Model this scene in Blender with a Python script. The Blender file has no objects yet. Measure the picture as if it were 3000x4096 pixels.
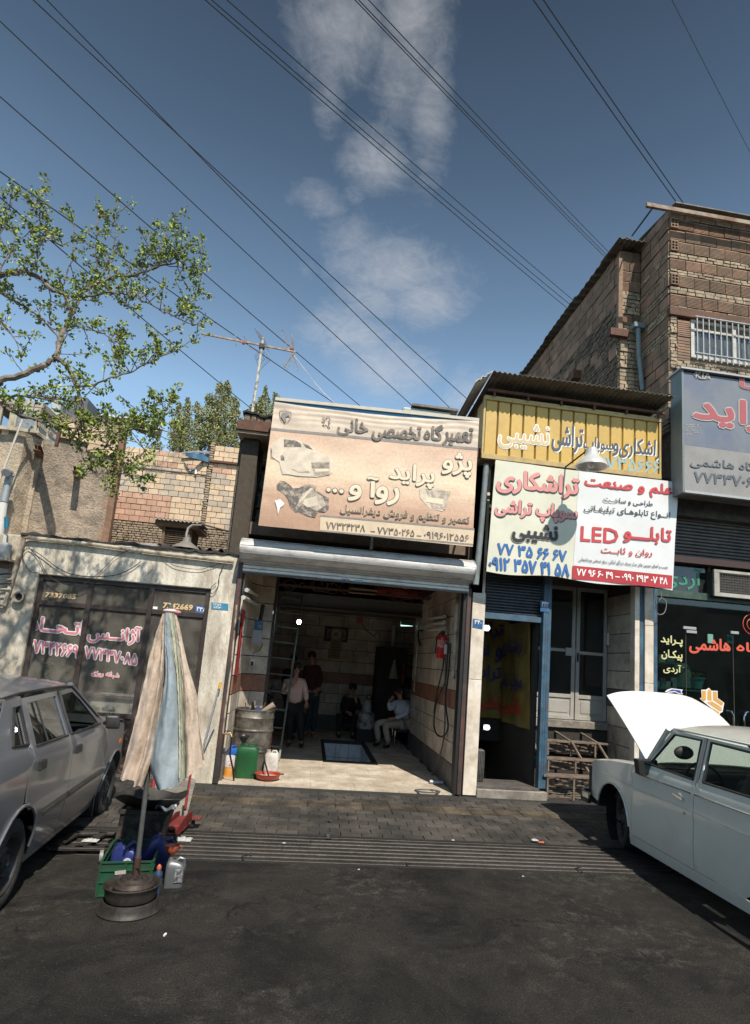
import bpy,bmesh,math,random
from mathutils import Vector,Matrix,noise
random.seed(7)
R=math.radians
C=bpy.context.scene.collection
scene=bpy.context.scene
F,CX,CY,ROLL,PITCH,YAW,CAMZ=2400.0,1588.19,2234.35,.0754664,.1735260,.1248079,1.75
cr,sr,cp,sp,cyw,syw=math.cos(ROLL),math.sin(ROLL),math.cos(PITCH),math.sin(PITCH),math.cos(YAW),math.sin(YAW)
def _rc(v):return Vector((cr*v[0]-sr*v[1],sr*v[0]+cr*v[1],v[2]))
WX=_rc((cyw,syw*sp,syw*cp));WY=_rc((-syw,cyw*sp,cyw*cp));WZ=_rc((0,-cp,sp))
camd=bpy.data.cameras.new('camera');cam=bpy.data.objects.new('camera',camd);C.objects.link(cam)
right=Vector((WX[0],WY[0],WZ[0]));down=Vector((WX[1],WY[1],WZ[1]));fwd=Vector((WX[2],WY[2],WZ[2]))
cam.matrix_world=Matrix(((right[0],-down[0],-fwd[0],0),(right[1],-down[1],-fwd[1],0),(right[2],-down[2],-fwd[2],CAMZ),(0,0,0,1)))
camd.sensor_width=36;camd.lens=F/4096*36
camd.shift_x=(1500-CX)/4096;camd.shift_y=(CY-2048)/4096
camd.clip_end=2000;camd.clip_start=.05
scene.camera=cam
def ray(x,y):
 d=Vector((x-CX,y-CY,F));return Vector((d.dot(WX),d.dot(WY),d.dot(WZ)))
def at(p,Y=None,X=None,Z=None):
 d=ray(*p)
 t=Y/d[1] if Y is not None else X/d[0] if X is not None else(Z-CAMZ)/d[2]
 return Vector((d[0]*t,d[1]*t,CAMZ+d[2]*t))
def _z(ox,oy,k):return lambda x,y:(ox+k*x,oy+k*y)
R1=_z(0,1550,.6053);R2=_z(0,2150,.6053);R3=_z(900,1550,.6356);R4=_z(850,2200,.6659);R5=_z(1850,1450,.6961);R6=_z(1850,2200,.6961)
R7=_z(2000,750,.6053);R8=_z(0,650,.6053);B1=_z(0,2600,.5448);B2=_z(800,2900,1.3317);B3=_z(2200,2650,.4843);B4=_z(1000,2300,.454)
B5=_z(750,1250,.3632);B7=_z(850,2600,.266);B8=_z(1850,2200,.454);D4=_z(380,3000,.3102);D1=_z(1750,1400,.3027);G1=_z(0,2650,.4655);D3=_z(1000,1550,.3027);L3=_z(0,1550,.3104);L2=_z(0,1900,.3102);N4=_z(2500,2200,.3104)
FULL=_z(0,0,1.816)
SUN_EL=R(50.0)
SD=Vector((-.21,.80,-1.0)).normalized()
SUN_EL=math.asin(-SD.z)
w=bpy.data.worlds.new('World');scene.world=w;w.use_nodes=True
nt=w.node_tree;nt.nodes.clear()
def wn(t,**k):
 n=nt.nodes.new(t)
 for a,b in k.items():setattr(n,a,b)
 return n
sky=wn('ShaderNodeTexSky',sky_type='NISHITA',sun_disc=False)
sky.sun_elevation=SUN_EL;sky.sun_rotation=math.atan2(-SD.x,-SD.y)
sky.altitude=1200;sky.air_density=1.25;sky.dust_density=1.0;sky.ozone_density=1.2
tc=wn('ShaderNodeTexCoord')
sep=wn('ShaderNodeSeparateXYZ');nt.links.new(tc.outputs['Generated'],sep.inputs[0])
def math_(op,a,b=None,c=None):
 n=wn('ShaderNodeMath',operation=op)
 for i,v in enumerate((a,b,c)):
  if v is None:continue
  if isinstance(v,(int,float)):n.inputs[i].default_value=v
  else:nt.links.new(v,n.inputs[i])
 return n.outputs[0]
zz=math_('MAXIMUM',sep.outputs['Z'],.03)
px_=math_('DIVIDE',sep.outputs['X'],zz);py_=math_('DIVIDE',sep.outputs['Y'],zz)
az=math_('ARCTAN2',sep.outputs['X'],sep.outputs['Y']);el=math_('ARCSINE',sep.outputs['Z'])
cmb=wn('ShaderNodeCombineXYZ');nt.links.new(px_,cmb.inputs[0]);nt.links.new(py_,cmb.inputs[1])
def nz(scale,detail,rough,dist=0,vec=None,stretch=None):
 n=wn('ShaderNodeTexNoise');n.inputs['Scale'].default_value=scale;n.inputs['Detail'].default_value=detail
 n.inputs['Roughness'].default_value=rough;n.inputs['Distortion'].default_value=dist
 mp=wn('ShaderNodeMapping');mp.inputs['Scale'].default_value=stretch or(1,1,1)
 nt.links.new(vec or cmb.outputs[0],mp.inputs[0]);nt.links.new(mp.outputs[0],n.inputs['Vector'])
 return n.outputs['Fac']
n1=nz(3.0,12,.68,1.1,stretch=(1.0,.8,1));n2=nz(15.0,10,.70,.8)
n3=nz(42.0,8,.7,.5);n1=math_('ADD',math_('ADD',math_('MULTIPLY',n1,.50),math_('MULTIPLY',n2,.34)),math_('MULTIPLY',n3,.16))
CLOUDS=[]
for(x,y,rx,ry,k) in((1380,80,150,160,1.),(1640,120,120,260,1.),(1720,420,80,260,.9),(1320,380,60,200,.75),(1500,640,130,110,1.),(1700,620,90,90,.6),(1280,800,110,70,.9),(1400,950,130,80,.9),(1580,1080,220,120,1.12),(1700,1200,160,110,1.08),(1400,1330,170,120,1.02),(1560,1480,190,110,1.08),(1900,1600,130,130,1.05),(1500,1200,140,90,1.),(1230,1090,60,50,.6),(1120,620,50,50,.42),(770,210,60,40,.4),(980,220,60,60,.4),(1420,780,60,60,.7),(1500,220,90,160,.45)):
 d=ray(x,y).normalized();e0=math.asin(d.z)
 CLOUDS.append((math.atan2(d.x,d.y),e0,rx/2400/max(.3,math.cos(e0))*1.35,ry/2400*1.25,k))
dens=None
for(a0,e0,sa,se,k) in CLOUDS:
 da=math_('DIVIDE',math_('SUBTRACT',az,a0),sa);de=math_('DIVIDE',math_('SUBTRACT',el,e0),se)
 r2=math_('ADD',math_('MULTIPLY',da,da),math_('MULTIPLY',de,de))
 g=math_('MULTIPLY',math_('EXPONENT',math_('MULTIPLY',r2,-1.0)),k)
 dens=g if dens is None else math_('MAXIMUM',dens,g)
thr=math_('SUBTRACT',n1,math_('MULTIPLY_ADD',dens,-.50,.725))
cl=math_('MULTIPLY',thr,2.3)
cc=wn('ShaderNodeClamp');nt.links.new(cl,cc.inputs['Value'])
mask=math_('MULTIPLY',math_('POWER',cc.outputs[0],1.3),.62)
hs=wn('ShaderNodeHueSaturation');hs.inputs['Saturation'].default_value=.90;nt.links.new(sky.outputs[0],hs.inputs['Color'])
gr=wn('ShaderNodeValToRGB');ge=gr.color_ramp.elements;nt.links.new(el,gr.inputs[0])
for p_,v_ in((.0,2.0),(.26,2.0),(.40,1.9),(.56,1.3),(.75,.80),(.92,.52),(1.,.46)):
 q_=ge.new(p_) if p_ not in(0.,1.) else ge[0 if p_==0. else-1];q_.color=(v_*.5,v_*.5,v_*.5,1)
sc_=wn('ShaderNodeVectorMath',operation='SCALE');sc_.inputs['Scale'].default_value=2.0;tn_=wn('ShaderNodeVectorMath',operation='MULTIPLY');tn_.inputs[1].default_value=(.90,1.0,.97);nt.links.new(gr.outputs[0],sc_.inputs[0])
ml=wn('ShaderNodeVectorMath',operation='MULTIPLY');nt.links.new(hs.outputs[0],ml.inputs[0]);nt.links.new(sc_.outputs[0],tn_.inputs[0]);nt.links.new(tn_.outputs[0],ml.inputs[1])
mix=wn('ShaderNodeMix',data_type='RGBA');nt.links.new(mask,mix.inputs['Factor']);nt.links.new(ml.outputs[0],mix.inputs['A'])
mix.inputs['B'].default_value=(6.2,6.25,6.4,1)
bg=wn('ShaderNodeBackground');bg.inputs['Strength'].default_value=.085
nt.links.new(mix.outputs['Result'],bg.inputs['Color'])
wo=wn('ShaderNodeOutputWorld');nt.links.new(bg.outputs[0],wo.inputs['Surface'])
sl=bpy.data.lights.new('sun','SUN');sl.energy=4.6;sl.angle=R(.55);sl.color=(1,.93,.82)
so=bpy.data.objects.new('sun',sl);C.objects.link(so)
so.rotation_euler=SD.to_track_quat('-Z','Y').to_euler()
scene.view_settings.view_transform='Standard';scene.view_settings.look='None'
scene.view_settings.exposure=.3;scene.view_settings.gamma=1;scene.view_settings.use_curve_mapping=False
scene.cycles.max_bounces=10;scene.cycles.diffuse_bounces=6;scene.cycles.transparent_max_bounces=24;scene.cycles.use_denoising=True
scene.cycles.sample_clamp_indirect=6
MATS={}
def mat(name,col,rough=.8,metal=0.,col2=None,scale=6.,lo=.4,hi=.6,var=.12,vscale=14.,bump=.0,bscale=60.,dirt=None,dscale=3.,damt=.5,stretch=(1,1,1),emit=None,rnd=0.,spec=.5,coat=0.,detail=5.,wave=None,trans=0.):
 if name in MATS:return MATS[name]
 m=bpy.data.materials.new(name);m.use_nodes=True;MATS[name]=m
 N=m.node_tree;n=N.nodes;L=N.links.new
 b=n['Principled BSDF'];b.inputs['Roughness'].default_value=rough;b.inputs['Metallic'].default_value=metal
 b.inputs['Specular IOR Level'].default_value=spec
 if coat:b.inputs['Coat Weight'].default_value=coat;b.inputs['Coat Roughness'].default_value=.06
 g=n.new('ShaderNodeNewGeometry');mp=n.new('ShaderNodeMapping');mp.inputs['Scale'].default_value=stretch
 L(g.outputs['Position'],mp.inputs[0])
 def noi(sc,det=detail,ro=.6):
  t=n.new('ShaderNodeTexNoise');t.inputs['Scale'].default_value=sc;t.inputs['Detail'].default_value=det;t.inputs['Roughness'].default_value=ro
  L(mp.outputs[0],t.inputs['Vector']);return t.outputs['Fac']
 def rmp(src,a,c):
  r=n.new('ShaderNodeMapRange');r.inputs['From Min'].default_value=a;r.inputs['From Max'].default_value=c;L(src,r.inputs['Value']);return r.outputs['Result']
 def mx(fac,A,B,bt='MIX'):
  x=n.new('ShaderNodeMix');x.data_type='RGBA';x.blend_type=bt
  if isinstance(fac,float):x.inputs['Factor'].default_value=fac
  else:L(fac,x.inputs['Factor'])
  for s,v in(('A',A),('B',B)):
   if isinstance(v,(tuple,list)):x.inputs[s].default_value=(v[0],v[1],v[2],1)
   else:L(v,x.inputs[s])
  return x.outputs['Result']
 cur=tuple(col)
 if col2 is not None:cur=mx(rmp(noi(scale),lo,hi),cur,col2)
 if var:
  v=n.new('ShaderNodeMapRange');v.inputs['From Min'].default_value=.3;v.inputs['From Max'].default_value=.7
  v.inputs['To Min'].default_value=1-var;v.inputs['To Max'].default_value=1+var;L(noi(vscale,6,.65),v.inputs['Value'])
  k=n.new('ShaderNodeVectorMath');k.operation='SCALE'
  if isinstance(cur,tuple):k.inputs[0].default_value=cur
  else:L(cur,k.inputs[0])
  L(v.outputs['Result'],k.inputs['Scale']);cur=k.outputs[0]
 if rnd:
  oi=n.new('ShaderNodeObjectInfo');v=n.new('ShaderNodeMapRange');v.inputs['To Min'].default_value=1-rnd;v.inputs['To Max'].default_value=1+rnd
  L(oi.outputs['Random'],v.inputs['Value']);k=n.new('ShaderNodeVectorMath');k.operation='SCALE'
  if isinstance(cur,tuple):k.inputs[0].default_value=cur
  else:L(cur,k.inputs[0])
  L(v.outputs['Result'],k.inputs['Scale']);cur=k.outputs[0]
 if dirt is not None:
  f=rmp(noi(dscale,8,.68),.5-.12*damt,.72-.12*damt)
  q=n.new('ShaderNodeMath');q.operation='MULTIPLY';L(f,q.inputs[0]);q.inputs[1].default_value=min(1,.35+damt*.6)
  cur=mx(q.outputs[0],cur,dirt)
 if isinstance(cur,tuple):b.inputs['Base Color'].default_value=(*cur,1)
 else:L(cur,b.inputs['Base Color'])
 if bump:
  bp=n.new('ShaderNodeBump');bp.inputs['Strength'].default_value=min(1,bump);bp.inputs['Distance'].default_value=.02*max(1,bump)
  L(noi(bscale,6,.6),bp.inputs['Height']);L(bp.outputs[0],b.inputs['Normal'])
 if emit:
  b.inputs['Emission Color'].default_value=(*emit[:3],1);b.inputs['Emission Strength'].default_value=emit[3]
 if trans:b.inputs['Transmission Weight'].default_value=trans
 return m
def glass(name,tint=(.8,.85,.85),refl=.12,rough=.02,dirt=.0,dcol=(.3,.28,.25)):  # the dirt film also carries the painted reflection on the agency panes
 if name in MATS:return MATS[name]
 m=bpy.data.materials.new(name);m.use_nodes=True;MATS[name]=m;N=m.node_tree;n=N.nodes;L=N.links.new;n.clear()
 o=n.new('ShaderNodeOutputMaterial');t=n.new('ShaderNodeBsdfTransparent');t.inputs[0].default_value=(*tint,1)
 gl=n.new('ShaderNodeBsdfGlossy');gl.inputs['Roughness'].default_value=rough;gl.inputs['Color'].default_value=(.9,.95,1,1)
 fr=n.new('ShaderNodeFresnel');fr.inputs[0].default_value=1.5
 ad=n.new('ShaderNodeMath');ad.operation='MULTIPLY_ADD';L(fr.outputs[0],ad.inputs[0]);ad.inputs[1].default_value=1.0;ad.inputs[2].default_value=refl;ad.use_clamp=True
 gg=n.new('ShaderNodeNewGeometry');fb=n.new('ShaderNodeMath');fb.operation='SUBTRACT';fb.inputs[0].default_value=1;L(gg.outputs['Backfacing'],fb.inputs[1])
 am=n.new('ShaderNodeMath');am.operation='MULTIPLY';L(ad.outputs[0],am.inputs[0]);L(fb.outputs[0],am.inputs[1])
 mx=n.new('ShaderNodeMixShader');L(am.outputs[0],mx.inputs[0]);L(t.outputs[0],mx.inputs[1]);L(gl.outputs[0],mx.inputs[2])
 out=mx.outputs[0]
 if dirt:
  d=n.new('ShaderNodeBsdfDiffuse');d.inputs[0].default_value=(*dcol,1);tn=n.new('ShaderNodeTexNoise');tn.inputs['Scale'].default_value=5;tn.inputs['Detail'].default_value=8
  g=n.new('ShaderNodeNewGeometry');L(g.outputs['Position'],tn.inputs['Vector'])
  r=n.new('ShaderNodeMapRange');r.inputs['To Min'].default_value=dirt*.5;r.inputs['To Max'].default_value=dirt*1.5;r.inputs['From Min'].default_value=.3;r.inputs['From Max'].default_value=.7;L(tn.outputs['Fac'],r.inputs['Value'])
  dm=n.new('ShaderNodeMath');dm.operation='MULTIPLY';L(r.outputs['Result'],dm.inputs[0]);L(fb.outputs[0],dm.inputs[1])
  m2=n.new('ShaderNodeMixShader');L(dm.outputs[0],m2.inputs[0]);L(out,m2.inputs[1]);L(d.outputs[0],m2.inputs[2]);out=m2.outputs[0]
 L(out,o.inputs['Surface']);return m
class M:
 def __init__(s):s.v=[];s.f=[]
 def add(s,vs,fs):
  o=len(s.v);s.v+=[Vector(v) for v in vs];s.f+=[[o+i for i in f] for f in fs];return s
 def quad(s,a,b,c,d):return s.add([a,b,c,d],[(0,1,2,3)])
 def box(s,x0,x1,y0,y1,z0,z1):
  return s.add([(x,y,z) for z in(z0,z1) for y in(y0,y1) for x in(x0,x1)],[(0,2,3,1),(4,5,7,6),(0,1,5,4),(2,6,7,3),(0,4,6,2),(1,3,7,5)])
 def obox(s,c,a,b,d):
  c,a,b,d=Vector(c),Vector(a),Vector(b),Vector(d)
  return s.add([c+a*i+b*j+d*k for k in(-1,1) for j in(-1,1) for i in(-1,1)],[(0,2,3,1),(4,5,7,6),(0,1,5,4),(2,6,7,3),(0,4,6,2),(1,3,7,5)])
 def bar(s,p,q,w,h,up=(0,0,1)):
  p,q=Vector(p),Vector(q);d=q-p;u=Vector(up)
  if abs(d.normalized().dot(u))>.95:u=Vector((0,1,0))
  a=d.cross(u).normalized()*w/2;b=a.cross(d).normalized()*h/2
  return s.obox((p+q)/2,d/2,a,b)
 def prism(s,pts,vec):
  n=len(pts);vec=Vector(vec);p=[Vector(x) for x in pts]
  return s.add(p+[x+vec for x in p],[tuple(range(n)),tuple(range(2*n-1,n-1,-1))]+[(i,n+i,n+(i+1)%n,(i+1)%n) for i in range(n)])
 def tube(s,pts,r,n=7,caps=True):
  pts=[Vector(p) for p in pts];m=len(pts);rs=r if isinstance(r,(list,tuple)) else[r]*m
  vs=[];u=None
  for i,p in enumerate(pts):
   t=(pts[min(i+1,m-1)]-pts[max(i-1,0)])
   t=t.normalized() if t.length>1e-9 else Vector((0,0,1))
   if u is None:u=t.orthogonal().normalized()
   else:
    u=u-t*u.dot(t);u=u.normalized() if u.length>1e-6 else t.orthogonal().normalized()
   v=t.cross(u)
   for k in range(n):a=2*math.pi*k/n;vs.append(p+(u*math.cos(a)+v*math.sin(a))*rs[i])
  fs=[(i*n+k,i*n+(k+1)%n,(i+1)*n+(k+1)%n,(i+1)*n+k) for i in range(m-1) for k in range(n)]
  if caps:fs+=[tuple(range(n-1,-1,-1)),tuple((m-1)*n+k for k in range(n))]
  return s.add(vs,fs)
 def lathe(s,c,prof,n=24,ax=(0,0,1),caps=False):
  c=Vector(c);ax=Vector(ax).normalized();u=ax.orthogonal().normalized();v=ax.cross(u);vs=[]
  for r,z in prof:
   for k in range(n):a=2*math.pi*k/n;vs.append(c+ax*z+(u*math.cos(a)+v*math.sin(a))*r)
  m=len(prof);fs=[(i*n+k,i*n+(k+1)%n,(i+1)*n+(k+1)%n,(i+1)*n+k) for i in range(m-1) for k in range(n)]
  if caps:fs+=[tuple(range(n-1,-1,-1)),tuple((m-1)*n+k for k in range(n))]
  return s.add(vs,fs)
 def grid(s,fn,nu,nv,thick=0):
  P=[[Vector(fn(i/nu,j/nv)) for i in range(nu+1)] for j in range(nv+1)]
  vs=[p for row in P for p in row];W=nu+1
  fs=[(j*W+i,j*W+i+1,(j+1)*W+i+1,(j+1)*W+i) for j in range(nv) for i in range(nu)]
  if thick:
   k=len(vs);nn=[]
   for j in range(nv+1):
    for i in range(nu+1):
     du=P[j][min(i+1,nu)]-P[j][max(i-1,0)];dv=P[min(j+1,nv)][i]-P[max(j-1,0)][i]
     q=du.cross(dv);nn.append(q.normalized() if q.length>1e-12 else Vector((0,0,1)))
   vs+=[v-n*thick for v,n in zip(vs,nn)]
   fs+=[tuple(k+x for x in reversed(f)) for f in fs]
   ed=[(i,i+1) for i in range(nu)]+[(nv*W+i+1,nv*W+i) for i in range(nu)]+[((j+1)*W,j*W) for j in range(nv)]+[(j*W+nu,(j+1)*W+nu) for j in range(nv)]
   fs+=[(b,a,a+k,b+k) for a,b in ed]
  return s.add(vs,fs)
 def sphere(s,c,r,n=12,sc=(1,1,1)):
  prof=[(max(1e-4,math.sin(math.pi*i/(n//2+2)))*r,-math.cos(math.pi*i/(n//2+2))*r) for i in range(n//2+3)]
  o=len(s.v);s.lathe((0,0,0),prof,n)
  for i in range(o,len(s.v)):v=s.v[i];s.v[i]=Vector((v.x*sc[0],v.y*sc[1],v.z*sc[2]))+Vector(c)
  return s
 def build(s,name,material,parent=None,smooth=False,bevel=0,seg=1,props=None):
  org=parent['_o'] if parent is not None and '_o' in parent else(0,0,0)
  org=Vector(org);me=bpy.data.meshes.new(name)
  me.from_pydata([v-org for v in s.v],[],s.f);
  b=bmesh.new();b.from_mesh(me)
  if bevel:
   bmesh.ops.remove_doubles(b,verts=b.verts,dist=1e-5)
   es=[e for e in b.edges if len(e.link_faces)==2 and e.calc_face_angle(0)>R(35)]
   bmesh.ops.bevel(b,geom=es,offset=bevel,segments=seg,profile=.6,affect='EDGES',clamp_overlap=True)
  bmesh.ops.recalc_face_normals(b,faces=b.faces)
  b.to_mesh(me);b.free()
  if smooth:
   me.polygons.foreach_set('use_smooth',[True]*len(me.polygons))
   try:me.set_sharp_from_angle(angle=R(38))
   except Exception:pass
  if material:me.materials.append(material)
  o=bpy.data.objects.new(name,me);C.objects.link(o)
  if parent is not None:o.parent=parent
  if props:
   for k,v in props.items():o[k]=v
  if parent is not None:o['_o']=tuple(org)
  return o
def tag(o,label=None,cat=None,group=None,kind=None):
 for k,v in(('label',label),('category',cat),('group',group),('kind',kind)):
  if v:o[k]=v
 return o
def thing(name,label,cat,loc=(0,0,0),group=None):
 o=bpy.data.objects.new(name,None);C.objects.link(o);o.location=loc;o['_o']=tuple(loc);o.empty_display_size=.1
 return tag(o,label,cat,group)
def struct(name,m,material,**k):
 return tag(m.build(name,material,**k),kind='structure')
def inst(src,parent,loc,rot=None,scale=None,name=None):
 o=src.copy();C.objects.link(o);o.parent=parent;o.location=loc
 if rot:o.rotation_euler=rot
 if scale:o.scale=scale
 return o
def unit_box(name,material,bevel=.02,jit=0):
 m=M().box(-.5,.5,-.5,.5,-.5,.5)
 me=m.build(name,material,bevel=bevel)
 C.objects.unlink(me);return me
def piece(src,parent,c,size,rot=(0,0,0)):
 o=bpy.data.objects.new(src.name.split('.')[0],src.data);C.objects.link(o)
 org=Vector(parent['_o']) if parent is not None and '_o' in parent else Vector()
 if parent is not None:o.parent=parent
 o.location=Vector(c)-org;o.scale=size;o.rotation_euler=rot
 return o
_A={'ا':(0xFE8D,2),'آ':(0xFE81,2),'ب':(0xFE8F,4),'پ':(0xFB56,4),'ت':(0xFE95,4),'ث':(0xFE99,4),'ج':(0xFE9D,4),'چ':(0xFB7A,4),'ح':(0xFEA1,4),'خ':(0xFEA5,4),'د':(0xFEA9,2),'ذ':(0xFEAB,2),'ر':(0xFEAD,2),'ز':(0xFEAF,2),'ژ':(0xFB8A,2),'س':(0xFEB1,4),'ش':(0xFEB5,4),'ص':(0xFEB9,4),'ض':(0xFEBD,4),'ط':(0xFEC1,4),'ظ':(0xFEC5,4),'ع':(0xFEC9,4),'غ':(0xFECD,4),'ف':(0xFED1,4),'ق':(0xFED5,4),'ک':(0xFB8E,4),'گ':(0xFB92,4),'ل':(0xFEDD,4),'م':(0xFEE1,4),'ن':(0xFEE5,4),'و':(0xFEED,2),'ه':(0xFEE9,4),'ی':(0xFBFC,4)}
def shape(t):
 if not any(c in _A for c in t):return t
 out=[]
 for i,c in enumerate(t):
  if c not in _A:out.append(c);continue
  base,k=_A[c]
  p=t[i-1] if i else ' ';nx=t[i+1] if i+1<len(t) else ' '
  jp=p=='ـ' or(p in _A and _A[p][1]==4);jn=k==4 and(nx in _A or nx=='ـ')
  out.append(chr(base+(3 if jp and jn else 1 if jp else 2 if jn else 0)))
 return ''.join(reversed(out))
_TC={}
from mathutils.geometry import delaunay_2d_cdt
def fill_outlines(V2,E2):
 """triangles inside the outlines by the nonzero winding rule, so crossing strokes fill cleanly"""
 nxt={}
 for a,b in E2:nxt.setdefault(a,[]).append(b);nxt.setdefault(b,[]).append(a)
 seen=set();loops=[]
 for s0 in nxt:
  if s0 in seen:continue
  L_=[s0];seen.add(s0);cur=s0
  a1,b1=sorted(nxt[s0]) if len(nxt[s0])==2 else(nxt[s0][0],nxt[s0][0])
  cur=a1 if a1==s0+1 else b1
  if cur!=s0+1:cur=a1
  while cur not in seen:
   L_.append(cur);seen.add(cur);n_=[k for k in nxt[cur] if k not in seen]
   if not n_:break
   cur=n_[0]
  if len(L_)>2:loops.append(L_)
 groups=[]
 for L_ in loops:
  xs=[V2[i].x for i in L_];bb=[min(xs),max(xs),[L_]]
  for g_ in[g_ for g_ in groups if g_[0]<=bb[1]+.001 and bb[0]<=g_[1]+.001]:
   bb=[min(bb[0],g_[0]),max(bb[1],g_[1]),bb[2]+g_[2]];groups.remove(g_)
  groups.append(bb)
 OV,OF=[],[]
 for _,_,ls_ in groups:
  pts=[];ed=[];polys=[]
  for L_ in ls_:
   o0=len(pts);pts+=[V2[i] for i in L_];n_=len(L_);ed+=[(o0+i,o0+(i+1)%n_) for i in range(n_)];polys.append([V2[i] for i in L_])
  v_,e_,f_,_,_,_=delaunay_2d_cdt(pts,ed,[],0,1e-5)
  o0=len(OV);OV+=[(p.x,p.y,0.) for p in v_]
  for f in f_:
   cx=sum(v_[i].x for i in f)/len(f);cy=sum(v_[i].y for i in f)/len(f);wn_=0
   for P in polys:
    for i in range(len(P)):
     p,q=P[i-1],P[i]
     if(p.y<=cy)!=(q.y<=cy):
      xx=p.x+(cy-p.y)/(q.y-p.y)*(q.x-p.x)
      if xx>cx:wn_+=1 if q.y>p.y else-1
   if wn_:OF.append(tuple(o0+i for i in f))
 return OV,OF
def text_mesh(s,off=0.,ital=0.):
 key=(s,off,ital)
 if key in _TC:return _TC[key]
 c=bpy.data.curves.new('lettering','FONT');c.body=shape(s);c.resolution_u=2;c.offset=off;c.shear=ital;c.fill_mode='NONE'
 o=bpy.data.objects.new('lettering',c);C.objects.link(o)
 dg=bpy.context.evaluated_depsgraph_get();e=o.evaluated_get(dg);me=e.to_mesh()
 V2=[Vector((v.co.x,v.co.y)) for v in me.vertices];E2=[tuple(ed.vertices) for ed in me.edges];e.to_mesh_clear()
 bpy.data.objects.remove(o);bpy.data.curves.remove(c)
 vs,fs=fill_outlines(V2,E2)
 _TC[key]=(vs,fs);return vs,fs
def lettering(s,a,b,up,material,parent,off=.0,lift=0.,ital=0.,name='lettering',wave=None,nrm=None):
 """letters fitted between the foot points a and b with the height vector up; lift raises the print off its board"""
 vs,fs=text_mesh(s,0,ital)
 x0=min(v[0] for v in vs);x1=max(v[0] for v in vs);y0=min(v[1] for v in vs);y1=max(v[1] for v in vs)
 a,b,up=Vector(a),Vector(b),Vector(up);n=(b-a).cross(up).normalized() if nrm is None else Vector(nrm)
 m=M();e=off*up.length/max(.3,y1-y0)*.9;ru=(b-a).normalized();uu=up.normalized()
 stamps=[(0,0)] if e<1e-5 else[(0,0)]+[(e*math.cos(k*math.pi/4+.2),e*math.sin(k*math.pi/4+.2)) for k in range(8)]
 P=[]
 for v in vs:
  q=a+(b-a)*((v[0]-x0)/(x1-x0))+up*((v[1]-y0)/(y1-y0))
  if wave:q=q+wave(q)
  P.append(q+n*lift)
 for k,(du,dv) in enumerate(stamps):m.add([p+ru*du+uu*dv+n*(k*.0002) for p in P],fs)
 return m.build(name,material,parent)
def sign_text(s,q,plane,material,parent,off=.0,lift=.004,ital=0.,mode='Y',wave=None,outline=None):
 """q = sight points (left foot, right foot, left top) of the word, plane = where the board stands"""
 A,B_,T=(at(p,**{mode:plane}) for p in q)
 n=Vector((0,-1,0)) if mode=='Y' else Vector((-1,0,0))
 if outline:lettering(s,A,B_,T-A,outline[0],parent,off=off+outline[1],lift=lift,ital=ital,name='lettering_outline',wave=wave,nrm=n)
 return lettering(s,A,B_,T-A,material,parent,off=off,lift=lift+(.003 if outline else 0),ital=ital,wave=wave,nrm=n)
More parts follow.
